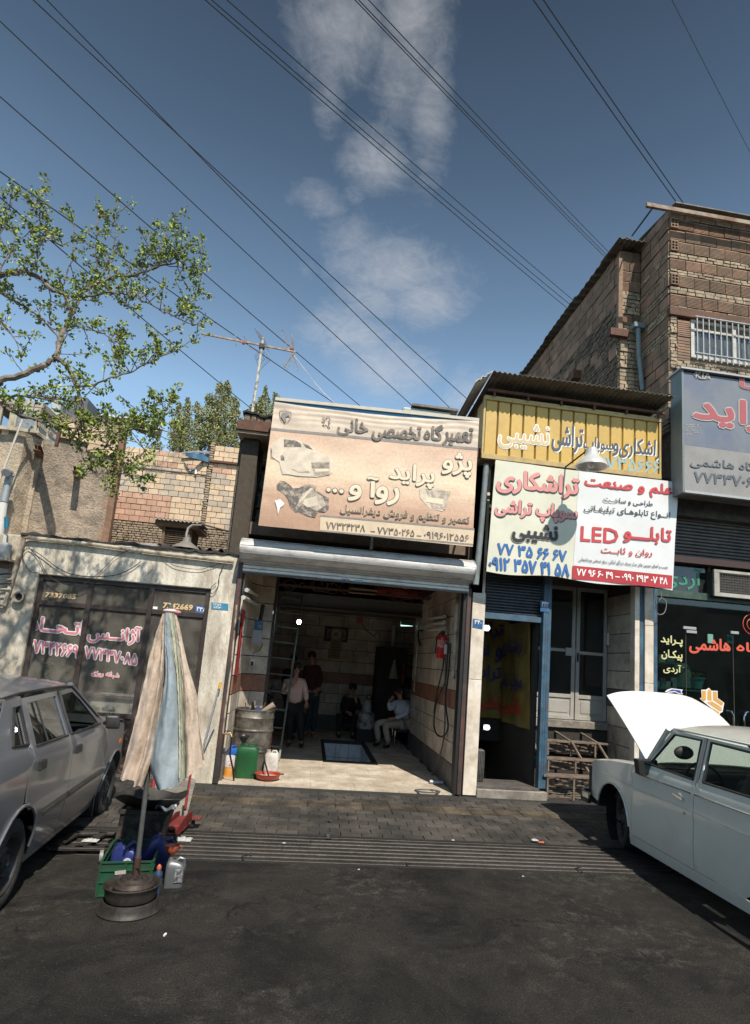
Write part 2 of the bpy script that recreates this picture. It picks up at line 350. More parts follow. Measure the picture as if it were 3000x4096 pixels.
# materials of the place
def worn_asphalt():
 m=bpy.data.materials.new('asphalt');m.use_nodes=True;N=m.node_tree;n=N.nodes;L=N.links.new;b=n['Principled BSDF'];b.inputs['Roughness'].default_value=.93;b.inputs['Specular IOR Level'].default_value=.25
 g=n.new('ShaderNodeNewGeometry')
 def noi(sc,det=8,ro=.65,dist=0,st=(1,1,1)):
  mp=n.new('ShaderNodeMapping');mp.inputs['Scale'].default_value=st;L(g.outputs['Position'],mp.inputs[0]);t=n.new('ShaderNodeTexNoise');t.inputs['Scale'].default_value=sc;t.inputs['Detail'].default_value=det;t.inputs['Roughness'].default_value=ro;t.inputs['Distortion'].default_value=dist;L(mp.outputs[0],t.inputs['Vector']);return t.outputs['Fac']
 def rg(x,a,b_,c=0.,d=1.):
  r=n.new('ShaderNodeMapRange');r.inputs['From Min'].default_value=a;r.inputs['From Max'].default_value=b_;r.inputs['To Min'].default_value=c;r.inputs['To Max'].default_value=d;L(x,r.inputs['Value']);return r.outputs['Result']
 def mx(f,A,B_):
  x=n.new('ShaderNodeMix');x.data_type='RGBA';L(f,x.inputs['Factor'])
  for s_,v in(('A',A),('B',B_)):
   if isinstance(v,tuple):x.inputs[s_].default_value=(*v,1)
   else:L(v,x.inputs[s_])
  return x.outputs['Result']
 def mul(a,b_):
  k=n.new('ShaderNodeMath');k.operation='MULTIPLY';L(a,k.inputs[0]);L(b_,k.inputs[1]);return k.outputs[0]
 c=mx(rg(noi(1.4,10,.72,.6),.38,.66),(.011,.0103,.0093),(.034,.031,.027))
 c=mx(mul(rg(noi(.55,6,.6),.45,.6),rg(noi(7,10,.8,.5),.50,.68)),c,(.085,.079,.070))
 c=mx(rg(noi(1.0,9,.66,.8,(.7,1.3,1)),.56,.64,0,.85),c,(.006,.006,.0065))
 v=n.new('ShaderNodeTexVoronoi');v.inputs['Scale'].default_value=5.5;L(g.outputs['Position'],v.inputs['Vector']);c=mx(rg(v.outputs['Distance'],.05,.10,.7,0),c,(.007,.007,.007))
 v2=n.new('ShaderNodeTexVoronoi');v2.feature='DISTANCE_TO_EDGE';v2.inputs['Scale'].default_value=.55
 w_=n.new('ShaderNodeVectorMath');w_.operation='ADD';tn=n.new('ShaderNodeTexNoise');tn.inputs['Scale'].default_value=3;tn.inputs['Detail'].default_value=6;L(g.outputs['Position'],tn.inputs['Vector']);L(g.outputs['Position'],w_.inputs[0]);L(tn.outputs['Color'],w_.inputs[1]);L(w_.outputs[0],v2.inputs['Vector'])
 c=mx(mul(rg(v2.outputs['Distance'],.004,.012,.8,0),rg(noi(.8),.5,.56)),c,(.005,.005,.005))
 sp=rg(noi(85,3,.7),.30,.70,.35,1.75);k=n.new('ShaderNodeVectorMath');k.operation='SCALE';L(c,k.inputs[0]);L(sp,k.inputs['Scale'])
 v3=n.new('ShaderNodeTexVoronoi');v3.inputs['Scale'].default_value=70;L(g.outputs['Position'],v3.inputs['Vector']);st_=mul(rg(v3.outputs['Distance'],.12,.2,1,0),rg(v3.outputs['Color'],.72,.76));c=mx(st_,k.outputs[0],(.12,.115,.10))
 L(c,b.inputs['Base Color']);bp=n.new('ShaderNodeBump');bp.inputs['Strength'].default_value=.9;bp.inputs['Distance'].default_value=.012;L(noi(60,8,.75),bp.inputs['Height']);L(bp.outputs[0],b.inputs['Normal']);return m
asphalt=worn_asphalt()
paver_m=mat('paver',(.075,.066,.056),.8,col2=(.045,.040,.036),scale=2.2,var=.3,vscale=30,bump=.35,bscale=120,dirt=(.012,.011,.010),dscale=1.1,damt=.5,rnd=.3)
tactile_m=mat('tactile',(.13,.10,.065),.8,col2=(.06,.05,.04),scale=3,var=.3,vscale=25,bump=.3,dirt=(.02,.016,.012),dscale=1.5,damt=.6,rnd=.2)
joint_m=mat('joint',(.03,.028,.026),.95,var=.3)
concrete=mat('concrete',(.30,.27,.23),.9,col2=(.22,.2,.17),var=.2,bump=.5,bscale=30,dirt=(.06,.05,.04),dscale=2.5,damt=.4)
dconc=mat('dark_concrete',(.10,.09,.08),.9,var=.25,bump=.5,bscale=30,dirt=(.03,.03,.03),damt=.5)
steel_bar=mat('worn_steel',(.07,.063,.058),.5,.5,var=.3,vscale=20,bump=.2,dirt=(.02,.02,.02),dscale=2,damt=.5)
marble=mat('marble',(.64,.56,.46),.45,col2=(.52,.44,.35),scale=2.5,var=.14,vscale=9,bump=.05,dirt=(.16,.12,.09),dscale=2.2,damt=.35,rnd=.10)
marble_lit=mat('sunlit_marble',(.72,.65,.55),.5,col2=(.64,.55,.44),scale=2.5,var=.1,vscale=9,dirt=(.25,.19,.13),dscale=3,damt=.3,rnd=.05)  # lighter copy of the marble, sunlight on the pillars put into its colour
pinkm=mat('pink_marble',(.30,.14,.09),.5,var=.25,vscale=20,dirt=(.1,.06,.04),damt=.3,rnd=.12)
greym=mat('grey_marble',(.13,.12,.11),.5,var=.2,vscale=15,dirt=(.05,.04,.04),damt=.4,rnd=.1)
floor_m=mat('floor_stone',(.64,.56,.45),.6,col2=(.46,.39,.30),scale=2.2,var=.16,vscale=26,dirt=(.26,.2,.14),dscale=3.5,damt=.45,rnd=.07)
stucco=mat('stucco',(.70,.64,.53),.92,col2=(.50,.44,.35),scale=1.6,var=.14,vscale=24,bump=.7,bscale=60,dirt=(.22,.17,.12),dscale=3.2,damt=.55,stretch=(1,1,.32))
mudp=mat('mud_plaster',(.40,.32,.245),.95,col2=(.29,.235,.18),scale=1.5,var=.3,vscale=35,bump=1.6,bscale=38,dirt=(.10,.085,.07),dscale=5,damt=.55)
mudp2=mat('sunlit_plaster',(.52,.42,.31),.95,col2=(.37,.30,.22),scale=2.5,var=.25,vscale=30,bump=1.2,bscale=30,dirt=(.14,.12,.09),dscale=3,damt=.4)  # lighter copy of the mud plaster, its stronger light put into the colour
brown_frame=mat('brown_frame',(.035,.022,.018),.5,var=.2,dirt=(.09,.08,.07),dscale=5,damt=.25)
rust=mat('rust',(.12,.055,.035),.8,var=.35,vscale=20,dirt=(.05,.03,.02),damt=.4)
rustpale=mat('rusty_cream',(.42,.37,.28),.7,col2=(.22,.12,.07),scale=5,lo=.52,hi=.66,var=.15,dirt=(.12,.1,.08),dscale=5,damt=.3)
white_paint=mat('white_paint',(.62,.60,.56),.45,var=.06,dirt=(.3,.26,.2),dscale=4,damt=.2)
cream_paint=mat('cream_paint',(.40,.36,.30),.5,var=.08,dirt=(.2,.17,.13),dscale=4,damt=.25)
blue_paint=mat('blue_paint',(.035,.085,.14),.5,col2=(.06,.14,.21),scale=5,var=.25,dirt=(.06,.045,.04),dscale=7,damt=.55)
hb_yellow=mat('brick_yellow',(.66,.50,.34),.9,col2=(.58,.42,.28),scale=3,var=.15,vscale=20,bump=.3,rnd=.16,dirt=(.40,.32,.24),dscale=4,damt=.3)
hb_grey=mat('brick_grey',(.52,.43,.33),.9,col2=(.44,.36,.28),scale=3,var=.15,vscale=20,bump=.3,rnd=.12,dirt=(.34,.28,.23),dscale=4,damt=.3)
hb_pink=mat('brick_pink',(.56,.34,.24),.9,col2=(.50,.30,.21),scale=3,var=.15,vscale=20,bump=.3,rnd=.12,dirt=(.3,.22,.17),dscale=4,damt=.25)
hb_red=mat('brick_red',(.32,.195,.135),.9,col2=(.22,.155,.11),scale=3,var=.18,vscale=20,bump=.35,rnd=.22,dirt=(.13,.095,.07),dscale=5,damt=.45)
smallb=mat('small_brick',(.42,.33,.23),.92,col2=(.28,.22,.16),scale=5,var=.3,vscale=18,bump=.5,bscale=40,dirt=(.10,.08,.06),dscale=4,damt=.45)
smallb2=mat('small_brick_dark',(.21,.16,.115),.92,col2=(.13,.10,.075),scale=6,var=.35,vscale=18,bump=.5,bscale=40,dirt=(.06,.05,.04),dscale=4,damt=.5)
mortar=mat('mortar',(.20,.165,.13),.95,var=.3,vscale=20,bump=.8,bscale=35,dirt=(.09,.075,.06),damt=.5)
tin=mat('galvanised_tin',(.36,.38,.40),.5,.5,var=.12,dirt=(.2,.17,.15),dscale=4,damt=.25)
oldtin=mat('old_tin',(.16,.15,.13),.7,.3,var=.25,dirt=(.07,.05,.04),dscale=4,damt=.5)
black=mat('black_rubber',(.012,.012,.012),.6,var=.2)
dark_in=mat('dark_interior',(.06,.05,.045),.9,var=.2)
# ground: street, channel, pavement
PIT=(.39,1.2,10.62,13.18);STAIR=(2.44,3.22,8.98,12.2);FZ=.06
def tiles_with_holes(m,x0,x1,y0,y1,z,holes):
 xs=sorted({x0,x1,*[h[0] for h in holes],*[h[1] for h in holes]});ys=sorted({y0,y1,*[h[2] for h in holes],*[h[3] for h in holes]})
 for i in range(len(xs)-1):
  for j in range(len(ys)-1):
   cx,cy=(xs[i]+xs[i+1])/2,(ys[j]+ys[j+1])/2
   if any(h[0]<cx<h[1] and h[2]<cy<h[3] for h in holes):continue
   m.quad((xs[i],ys[j],z),(xs[i+1],ys[j],z),(xs[i+1],ys[j+1],z),(xs[i],ys[j+1],z))
CH=(-12,14,5.6,6.38)
g=M();tiles_with_holes(g,-300,300,-300,300,-.03,[PIT,STAIR,CH]);struct('ground',g,mat('ground',(.12,.1,.08),.95,var=.3))
g=M();tiles_with_holes(g,-40,40,-30,5.6,0,[]);struct('street',g,asphalt)
g=M();g.quad((CH[0],CH[2],-.16),(CH[1],CH[2],-.16),(CH[1],CH[3],-.16),(CH[0],CH[3],-.16))
g.box(CH[0],CH[1],5.57,5.6,-.2,.002).box(CH[0],CH[1],6.38,6.42,-.2,.012)
ch=struct('drain_channel',g,mat('channel',(.02,.018,.016),.8,var=.3));ch['_o']=(0,0,0)
for k in range(7):
 y=5.66+k*.108
 for i in range(4):
  x0=-12+i*6.5-(k*1.37%3)*(i>0);x9=-12+(i+1)*6.5-(k*1.37%3)*(i<3)
  M().box(x0+.004,x9-.004,y-.034,y+.034,-.05,.004).box(x0+.004,x9-.004,y+.028,y+.036,.004,.012).build('rail',steel_bar,ch,bevel=.004)
def PZ(y):return .004+(y-6.42)*.027
g=M();g.quad((-40,6.42,-.012),(40,6.42,-.012),(40,8.5,.04),(-40,8.5,.04));g.box(-40,40,8.5,8.52,-.03,.045)
pv=struct('pavement',g,joint_m);pv['_o']=(0,0,0)
slope=math.atan(.027)
pb=unit_box('paver',paver_m,.03);tb=M()
tb.box(-.5,.5,-.5,.5,-.5,.4)
for k in range(9):tb.box(-.47,.47,-.45+k*.1,-.45+k*.1+.05,.4,.55)
tb=tb.build('tactile_paver',tactile_m);C.objects.unlink(tb)
stuffm=M();cand=[]
y=6.43;row=0
rowsz=[.145]*7+[('t')]+[.145]*3
for rs in rowsz:
 h=.33 if rs=='t' else rs;wx=.33 if rs=='t' else .215
 x=-6+(row%2)*wx/2
 while x<8.5:
  cand.append((x+wx/2,y+h/2,wx-.008,h-.008,rs=='t'));x+=wx
 y+=h;row+=1
cand.sort(key=lambda c:(abs(c[0]-.8)>3.2,abs(c[0]-.8)))
np_=0
for(x,yy,a,b_,t) in cand:
 if yy+b_/2>8.5:continue
 if t or(np_<290 and-2.6<x<4.4):
  o=piece(tb if t else pb,pv,(x,yy,PZ(yy)-.022+random.uniform(-.002,.003)),(a,b_,.05),(slope+random.uniform(-.006,.006),random.uniform(-.006,.006),0))
  np_+=0 if t else 1
 else:
  z=PZ(yy)-.022;stuffm.obox((x,yy,z),(a/2,0,0),(0,b_/2,slope*b_/2),(0,0,.025))
stuffm.build('paver_field',paver_m,pv,bevel=.006,props={'kind':'stuff'})
# garage building
YF=8.455
gb=thing('garage_building','car repair garage with an open shutter, pale stone walls and a barred upper floor','building',(.5,YF,0))
XR,XL,YB=2.1,-1.05,15.2
def course(parent,p0,du,L,z0,z1,material,bw,off,th=.02,nrm=None,gap=.013,name='stone_tile'):
 """one row of facing tiles along direction du from p0"""
 src=material;du=Vector(du).normalized();n=Vector(nrm);u=-off*bw
 ang=math.atan2(du.y,du.x)
 while u<L-.02:
  a,b=max(0,u),min(L,u+bw)
  if b-a>.03:
   c=Vector(p0)+du*(a+b)/2+n*(th/2+random.uniform(-.0015,.0015));c.z=(z0+z1)/2
   piece(src,parent,c,(b-a-gap,th,z1-z0-gap),(0,0,ang))
  u+=bw
UM=unit_box('stone_tile',marble,.004);UP=unit_box('stone_tile',pinkm,.004);UG=unit_box('stone_tile',greym,.004);UL=unit_box('stone_tile',marble_lit,.004)
ZC=[(FZ,.40,'g'),(.40,.69,'m'),(.69,.92,'m'),(.92,1.17,'m'),(1.17,1.43,'p'),(1.43,1.71,'m'),(1.71,1.99,'m'),(1.99,2.27,'m'),(2.27,2.55,'m'),(2.55,2.83,'m'),(2.83,3.11,'m')]
def clad(parent,p0,du,L,nrm,bw=.52):
 for k,(a,b,t) in enumerate(ZC):course(parent,p0,du,L,a,b,{'g':UG,'m':UM,'p':UP}[t],bw,(k%2)*.5,nrm=nrm)
m=M();m.box(XR+.02,XR+.26,8.5,12.75,0,4.8);m.box(2.92,3.06,12.75,15.4,-.02,3.4).box(2.36,3.06,12.6,12.74,-.02,3.4)
m.box(-2.3,-1.2,YB+.02,YB+.2,0,3.1).box(-1.2,3.06,YB+.02,YB+.2,0,3.5)
m.box(-2.3,-2.1,9.9,YB+.02,0,3.08).box(-2.3,-.72,9.88,9.98,0,3.08)
m.box(-1.3,-1.07,8.5,9.88,0,4.8)
m.build('masonry_wall',mat('grimy_backing',(.07,.055,.04),.9,var=.3),gb)
clad(gb,(XR+.02,8.56,0),(0,1,0),4.15,(-1,0,0))
clad(gb,(-2.1,YB+.02,0),(1,0,0),5.0,(0,-1,0),.62)
clad(gb,(-1.07,8.6,0),(0,1,0),1.0,(1,0,0),.5)
clad(gb,(-1.07,9.6,0),(.55,1,0),.3,(.877,-.48,0),.5)
clad(gb,(-.93,9.86,0),(1,0,0),.23,(0,-1,0),.5)
M().box(-.70,-.66,9.84,9.98,FZ,3.2).build('door_post',mat('oily_post',(.05,.04,.035),.6,var=.3),gb)
g=M();tiles_with_holes(g,-2.3,3.0,8.47,15.4,FZ-.03,[PIT]);g.build('floor_slab',dconc,gb)
uf=unit_box('floor_tile',floor_m,.004)
y=YF;row=0;tw=.60;th_=.40
while y<15.1:
 x=-1.07-(row%2)*tw/2 if y<9.86 else-1.53-(row%2)*tw/2
 while x<2.1:
  a,b=max(x,-1.07 if y<9.86 else-1.6),min(x+tw,2.1)
  c0,c1=y,y+th_
  ok=not(b>PIT[0]-.06 and a<PIT[1]+.06 and c1>PIT[2]-.06 and c0<PIT[3]+.06)
  if b-a>.04:
   if ok:piece(uf,gb,((a+b)/2,(c0+c1)/2,FZ-.015),(b-a-.003,th_-.003,.03+random.uniform(-.001,.001)))
   else:
    if a<PIT[0]-.06:piece(uf,gb,((a+PIT[0]-.06)/2,(c0+c1)/2,FZ-.015),(PIT[0]-.06-a-.005,th_-.005,.03))
    if b>PIT[1]+.06:piece(uf,gb,((b+PIT[1]+.06)/2,(c0+c1)/2,FZ-.015),(b-PIT[1]-.06-.005,th_-.005,.03))
  x+=tw
 y+=th_;row+=1
m=M();x0,x1,y0,y1=PIT
for a in((x0-.06,x0,y0-.06,y1+.06),(x1,x1+.06,y0-.06,y1+.06),(x0,x1,y0-.06,y0),(x0,x1,y1,y1+.06)):m.box(*a,FZ-.04,FZ+.012)
m.build('pit_rim',mat('pit_rim',(.03,.028,.026),.6,var=.3),gb,bevel=.004)
m=M();m.box(x0-.03,x0,y0,y1,-1.4,FZ-.04).box(x1,x1+.03,y0,y1,-1.4,FZ-.04).box(x0,x1,y1,y1+.03,-1.4,FZ-.04).box(x0,x1,y0-.03,y0,-1.4,FZ-.04).box(x0,x1,y0,y1,-1.43,-1.4)
m.build('pit_lining',mat('grout',(.06,.06,.06),.9),gb)
wt=unit_box('pit_tile',mat('white_tile',(.74,.76,.78),.25,var=.05,dirt=(.2,.18,.15),dscale=3,damt=.2,rnd=.05),.01)
z=FZ-.05
while z>-1.35:
 y=y0
 for k in range(9):piece(wt,gb,(x0+.005,y0+.147+k*.286,z-.14),(.012,.278,.27));piece(wt,gb,(x1-.005,y0+.147+k*.286,z-.14),(.012,.278,.27))
 for k in range(3):piece(wt,gb,(x0+.135+k*.27,y1-.005,z-.14),(.262,.012,.27));
 z-=.278
M().box(-2.3,-1.2,9.9,15.4,3.09,3.13).box(-1.2,3.06,8.6,15.4,3.42,3.6).build('ceiling',mat('ceiling',(.16,.12,.09),.9,var=.25),gb)
ib=M();ib.box(-1.4,2.6,11.9,12.12,2.96,2.985).box(-1.4,2.6,12.0,12.02,2.72,2.96).box(-1.4,2.6,11.9,12.12,2.70,2.72)
ib.build('steel_beam',mat('beam_paint',(.10,.095,.085),.6,var=.2),gb)
M().box(-1.4,2.6,12.12,15.2,2.87,2.96).build('mezzanine_floor',mat('mezz',(.30,.25,.2),.8,var=.2),gb)
M().box(-1.0,2.08,9.2,9.24,2.99,3.05).build('pipe_beam',rust,gb);M().box(-1.0,2.08,11.0,11.04,2.99,3.03).build('pipe_beam',rust,gb);M().box(-1.36,-1.352,8.64,15.4,3.0,4.8).build('upper_side_wall',mat('sooty_side',(.07,.06,.05),.9,var=.3),gb)
m=M();m.box(-1.13,-1.07,8.40,8.52,.05,3.0);m.build('shutter_rail',mat('rail_brown',(.10,.05,.04),.55,col2=(.03,.028,.028),scale=1.2,var=.2),gb,bevel=.005)
m=M();m.box(2.115,2.175,8.40,8.52,.06,2.9);m.build('shutter_rail',mat('rail_brown',(0,0,0)),gb,bevel=.005)
M().box(2.07,2.112,8.42,8.6,.06,2.9).build('rail_edge',black,gb)
zs=[.055,1.62,2.86]
for a,b in zip(zs,zs[1:]):M().box(2.205,2.395,8.43,8.5,a,b-.006).build('pillar_slab',marble_lit,gb,bevel=.004)
M().box(2.18,2.40,8.5,8.98,0,4.8).build('pillar_core',marble_lit,gb)
M().box(-1.36,2.40,8.30,9.6,4.80,4.84).build('slab_soffit',mat('soffit',(.33,.27,.2),.9,var=.15,dirt=(.15,.12,.09),damt=.3),gb)
M().box(-1.37,2.42,8.27,9.6,4.84,4.99).build('slab',rust,gb,bevel=.004)
m=M()
x=-1.30
while x<-.3:
 wd=random.uniform(.08,.11);m.obox((x+wd/2,8.36,5.035+random.uniform(-.01,.01)),(wd/2-.006,0,random.uniform(-.01,.01)),(0,.06,0),(0,0,.045));x+=wd
m.build('coping_brick',smallb2,gb,bevel=.008,props={'kind':'stuff'})
M().grid(lambda u,v:(-1.32+u*1.1,8.27+v*.3,5.11+.02*math.sin(u*17)+.012*math.sin(u*41+v*5)),24,3,.03).build('tar_felt',mat('tar_felt',(.03,.027,.024),.9,var=.3),gb)
M().box(-1.2,2.4,9.0,15.4,4.84,4.9).build('roof',dconc,gb)
M().box(-1.35,-1.20,8.62,9.2,3.1,4.8).build('corner_pier',mat('sooty_mortar',(.11,.095,.08),.95,var=.35,bump=1.2,bscale=30),gb)
M().box(-1.2,2.2,9.05,9.2,3.1,3.3).box(-1.2,2.2,9.05,9.2,4.6,4.8).build('upper_wall',stucco,gb)
M().box(-1.2,2.4,8.6,9.2,2.98,3.12).build('lintel',dconc,gb)
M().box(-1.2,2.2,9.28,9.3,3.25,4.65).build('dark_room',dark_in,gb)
grn=mat('green_pane',(.06,.13,.10),.25,var=.15,dirt=(.1,.12,.1),damt=.4)
for i in range(7):
 a=-1.19+i*.48
 wf=M();wf.box(a,a+.45,9.12,9.17,3.32,3.36).box(a,a+.45,9.12,9.17,4.5,4.55).box(a,a+.035,9.12,9.17,3.36,4.5).box(a+.415,a+.45,9.12,9.17,3.36,4.5)
 wf=wf.build('window_frame',mat('window_rust',(.10,.065,.05),.7,var=.3),gb);wf['_o']=gb['_o']
 for j in range(4):M().box(a+.036,a+.414,9.14,9.15,3.37+j*.285,3.63+j*.285).build('pane',grn,wf)
m=M()
zb=3.22
while zb<4.75:m.bar((-1.2,8.98,zb),(2.3,8.98,zb),.03,.018);zb+=.175
for k in range(8):m.bar((-1.12+k*.47,8.965,3.2),(-1.05+k*.47,8.965,4.78),.02,.02)
m.build('window_bars',mat('bar_pale',(.22,.17,.13),.6,col2=(.10,.05,.03),scale=8,var=.2),gb)
t=thing('roof_cooler','pale green evaporative cooler on the flat roof behind the big orange banner','air cooler',at(R3(1240,180),Y=9.6))
c=at(R3(1115,190),Y=9.6);d=at(R3(1420,195),Y=9.6);z0,z1=4.9,at(R3(1150,122),Y=9.6).z
M().box(c.x,d.x,9.6,10.3,z0,z1).build('casing',mat('cooler_paint',(.32,.36,.32),.5,var=.1),t,bevel=.03,seg=2)
M().box(c.x+.15,d.x+.12,9.55,10.5,z1+.02,z1+.06).build('lid',oldtin,t)
oh=thing('opposite_house','long plain house front across the street with a row of windows','house',(0,-16,0))
M().box(-30,32,-17,-16,0,6.5).build('wall',mat('opp_wall',(.30,.26,.21),.9,col2=(.2,.17,.14),scale=.4,var=.2),oh)
for k in range(14):M().box(-28+k*4.4,-26+k*4.4,-15.99,-15.9,3.6,5.2).build('window',mat('opp_glass',(.05,.06,.07),.2),oh);M().box(-28.4+k*4.4,-25.4+k*4.4,-15.99,-15.92,.1,2.7).build('shop_opening',mat('opp_shop',(.05,.045,.04),.5,var=.5,vscale=2),oh)
# left shop (taxi agency)
ls=thing('agency_shop','low pale stucco shop front with brown framed windows and pink lettering on the glass','shop',(-2.6,YF,0))
TL=at(R2(250,240),Y=YF);TRr=at(R2(1395,345),Y=YF);ZT=(TL.z+TRr.z)/2
XA,XB=at(R2(188,600),Y=YF).x,TRr.x
ZR=3.06
m=M()
def bumpy(x0,x1,z0,z1,nx,nz,y=YF,amp=.006):
 return lambda u,v:(x0+(x1-x0)*u,y+amp*noise.noise(Vector(((x0+(x1-x0)*u)*4,z0*4+(z1-z0)*v*4,3))),z0+(z1-z0)*v)
W=M();W.box(-6.2,XA,YF,8.75,-.05,ZR).box(XB,-1.135,YF,8.75,-.05,ZR).box(XA,XB,YF,8.75,ZT,ZR)
W.build('front_wall',stucco,ls,bevel=.012)
M().box(-6.2,-6.0,8.75,11.2,0,3.1).box(-6.2,-1.32,11.05,11.2,0,3.1).build('inner_wall',mat('agency_wall',(.56,.50,.42),.9,var=.06),ls)
M().box(-1.40,-1.32,8.75,11.05,0,3.1).build('side_wall',mat('agency_wall',(0,0,0)),ls)
M().box(-6.2,-1.32,8.75,11.2,2.9,3.1).build('ceiling',stucco,ls)
M().box(-6.2,-1.32,8.5,11.2,.0,.09).build('floor_slab',dconc,ls)
a=at(R2(1300,590),Y=11.0);pts=[]
ax0=at(R2(1245,800),Y=11.0).x;ax1=at(R2(1375,800),Y=11.0).x+.35;zt=at(R2(1350,600),Y=11.0).z
for i in range(13):t_=math.pi*i/12;pts.append(((ax0+ax1)/2+(ax1-ax0)/2*math.cos(t_),11.03,zt-.35+.35*math.sin(t_)))
pts+=[(ax0,11.03,.1),(ax1,11.03,.1)]
M().prism(pts,(0,.02,0)).build('arched_doorway',dark_in,ls)
fr=M();yf0,yf1=8.50,8.56
def strip(p,q,w,mm,y0=yf0,y1=yf1):
 if abs(p.x-q.x)>abs(p.z-q.z):mm.box(p.x,q.x,y0,y1,(p.z+q.z)/2-w/2,(p.z+q.z)/2+w/2)
 else:mm.box((p.x+q.x)/2-w/2,(p.x+q.x)/2+w/2,y0,y1,min(p.z,q.z),max(p.z,q.z))
zt2=at(R2(225,425),Y=8.5).z
x1=(at(R2(605,290),Y=8.5).x+at(R2(490,1000),Y=8.5).x)/2;x2=(at(R2(990,340),Y=8.5).x+at(R2(870,1380),Y=8.5).x)/2
V=Vector
m1=M();strip(V((XA+.03,0,.1)),V((XA+.03,0,ZT)),.06,m1)
m1.build('frame_post',brown_frame,ls,bevel=.004)
for xx in(x1,x2,XB-.035):
 q=M();strip(V((xx,0,.1)),V((xx,0,ZT)),.065,q);q.build('frame_post',brown_frame,ls,bevel=.004)
for(xa,xb) in((XA+.06,x1-.033),(x1+.033,x2-.033),(x2+.033,XB-.07)):
 for zc,ww in((ZT-.03,.055),(zt2,.065)):
  q=M();strip(V((xa,0,zc)),V((xb,0,zc)),ww,q);q.build('frame_rail',brown_frame,ls,bevel=.004)
zb1=at(R2(855,1185),Y=8.5).z
q=M();strip(V((x1+.033,0,zb1)),V((x2-.033,0,zb1)),.06,q);q.build('frame_rail',brown_frame,ls)
q=M();strip(V((XA+.06,0,zb1)),V((x1-.033,0,zb1)),.06,q);q.build('frame_rail',brown_frame,ls)
pat=mat('pressed_panel',(.035,.02,.016),.6,col2=(.13,.08,.045),scale=16,lo=.55,hi=.6,var=.2)
for xa,xb in((XA+.06,x1-.033),(x1+.033,x2-.033)):M().box(xa,xb,8.52,8.545,.1,zb1-.03).build('lower_panel',pat,ls)
wg=glass('shop_glass',(.84,.84,.82),.02,.02,.26,(.34,.31,.26))  # pale diffuse film raised to imitate the bright street reflection on these panes
for(xa,xb) in((XA+.06,x1-.033),(x1+.033,x2-.033),(x2+.033,XB-.07)):
 M().box(xa,xb,8.527,8.533,zt2+.033,ZT-.058).build('pane',wg,ls)
for(xa,xb) in((XA+.06,x1-.033),(x1+.033,x2-.033)):M().box(xa,xb,8.527,8.533,zb1+.03,zt2-.033).build('pane',wg,ls)
M().box(x2+.033,XB-.07,8.527,8.533,.16,zt2-.033).build('door_pane',wg,ls)
pk=mat('pink_vinyl',(.60,.20,.23),.5,var=.06);wv=mat('white_vinyl',(.8,.78,.76),.5,var=.03);gold=mat('gold_vinyl',(.62,.45,.25),.4,var=.25,vscale=20)
def st(s,a,b,c,m_,par,plane,**k):return sign_text(s,(a,b,c),plane,m_,par,**k)
YG=8.525
st('آژانــس',R2(578,690),R2(925,712),R2(590,572),pk,ls,YG,off=.032,outline=(wv,.05))
st('اتـحــاد',R2(195,608),R2(545,645),R2(212,520),pk,ls,YG,off=.032,outline=(wv,.05))
st('۷۷۳۴۲۶۶۹',R2(170,752),R2(512,795),R2(178,672),pk,ls,YG,off=.028,outline=(wv,.055))
st('۷۷۳۳۷۰۸۵',R2(560,795),R2(902,845),R2(568,720),pk,ls,YG,off=.028,outline=(wv,.055))
st('شبانه روزی',R2(603,918),R2(785,940),R2(608,872),pk,ls,YG,off=.02,outline=(wv,.04))
st('7337085',R2(300,392),R2(500,408),R2(303,362),gold,ls,YG,off=.045,ital=.15)
st('7342669',R2(1078,465),R2(1272,482),R2(1080,430),gold,ls,YG,off=.045,ital=.15)
def plate(name,a,b,c,Y,texts,par=None,lab=None,col=(.02,.10,.30)):
 A,B_,T=at(a,Y=Y),at(b,Y=Y),at(c,Y=Y)
 t=thing(name,lab,'address plate',((A.x+B_.x)/2,Y,min(A.z,B_.z)))
 M().prism([A,B_,B_+(T-A),T],(0,.004,0)).build('plate',mat('plate_%d'%int(col[2]*100),col,.4,var=.05,dirt=(.2,.2,.2),dscale=15,damt=.2),t)
 for(s,u0,v0,u1,v1) in texts:
  o=A+(B_-A)*u0+(T-A)*v0;lettering(s,o,o+(B_-A)*(u1-u0),(T-A)*(v1-v0),wv,t,off=.02,lift=.002,nrm=(0,-1,0))
 return t
plate('house_number',R2(1290,508),R2(1368,520),R2(1292,448),8.515,[('۳۳۸',.12,.42,.88,.88)],lab='blue house number plate 338 on the agency window transom')
plate('house_number',R2(1397,472),R2(1508,482),R2(1397,428),YF-.006,[('۲۲۵۹۰',.12,.55,.62,.88),('۸۴۱۳۰',.12,.12,.62,.45)],lab='light blue plate with two rows of digits on the stucco pier',col=(.03,.22,.36))
tag(M().box(at(R2(1010,470),Y=8.52).x,at(R2(1040,470),Y=8.52).x,8.518,8.522,at(R2(1010,472),Y=8.52).z,at(R2(1010,455),Y=8.52).z).build('sticker',wv),'small white sticker on the agency transom glass','sticker')
def ridge(u,v):x=-4.0+u*2.9;return(x,YF-.02+v*.35,ZR+.03+.012*math.sin(x*9)+.05*noise.noise(Vector((x*2.3,v*2,0)))+.03*noise.noise(Vector((x*9,v*4,0)))+.04*(v>.5))
M().grid(ridge,60,5,.035).build('tar_felt',mat('tar_felt',(0,0,0)),ls)
M().box(-6.2,-1.13,YF+.05,11.3,ZR-.05,ZR+.01).build('roof',dconc,ls)
pa=at(R1(160,990),Y=8.40);pb_=at(R1(30,1450),Y=8.40)
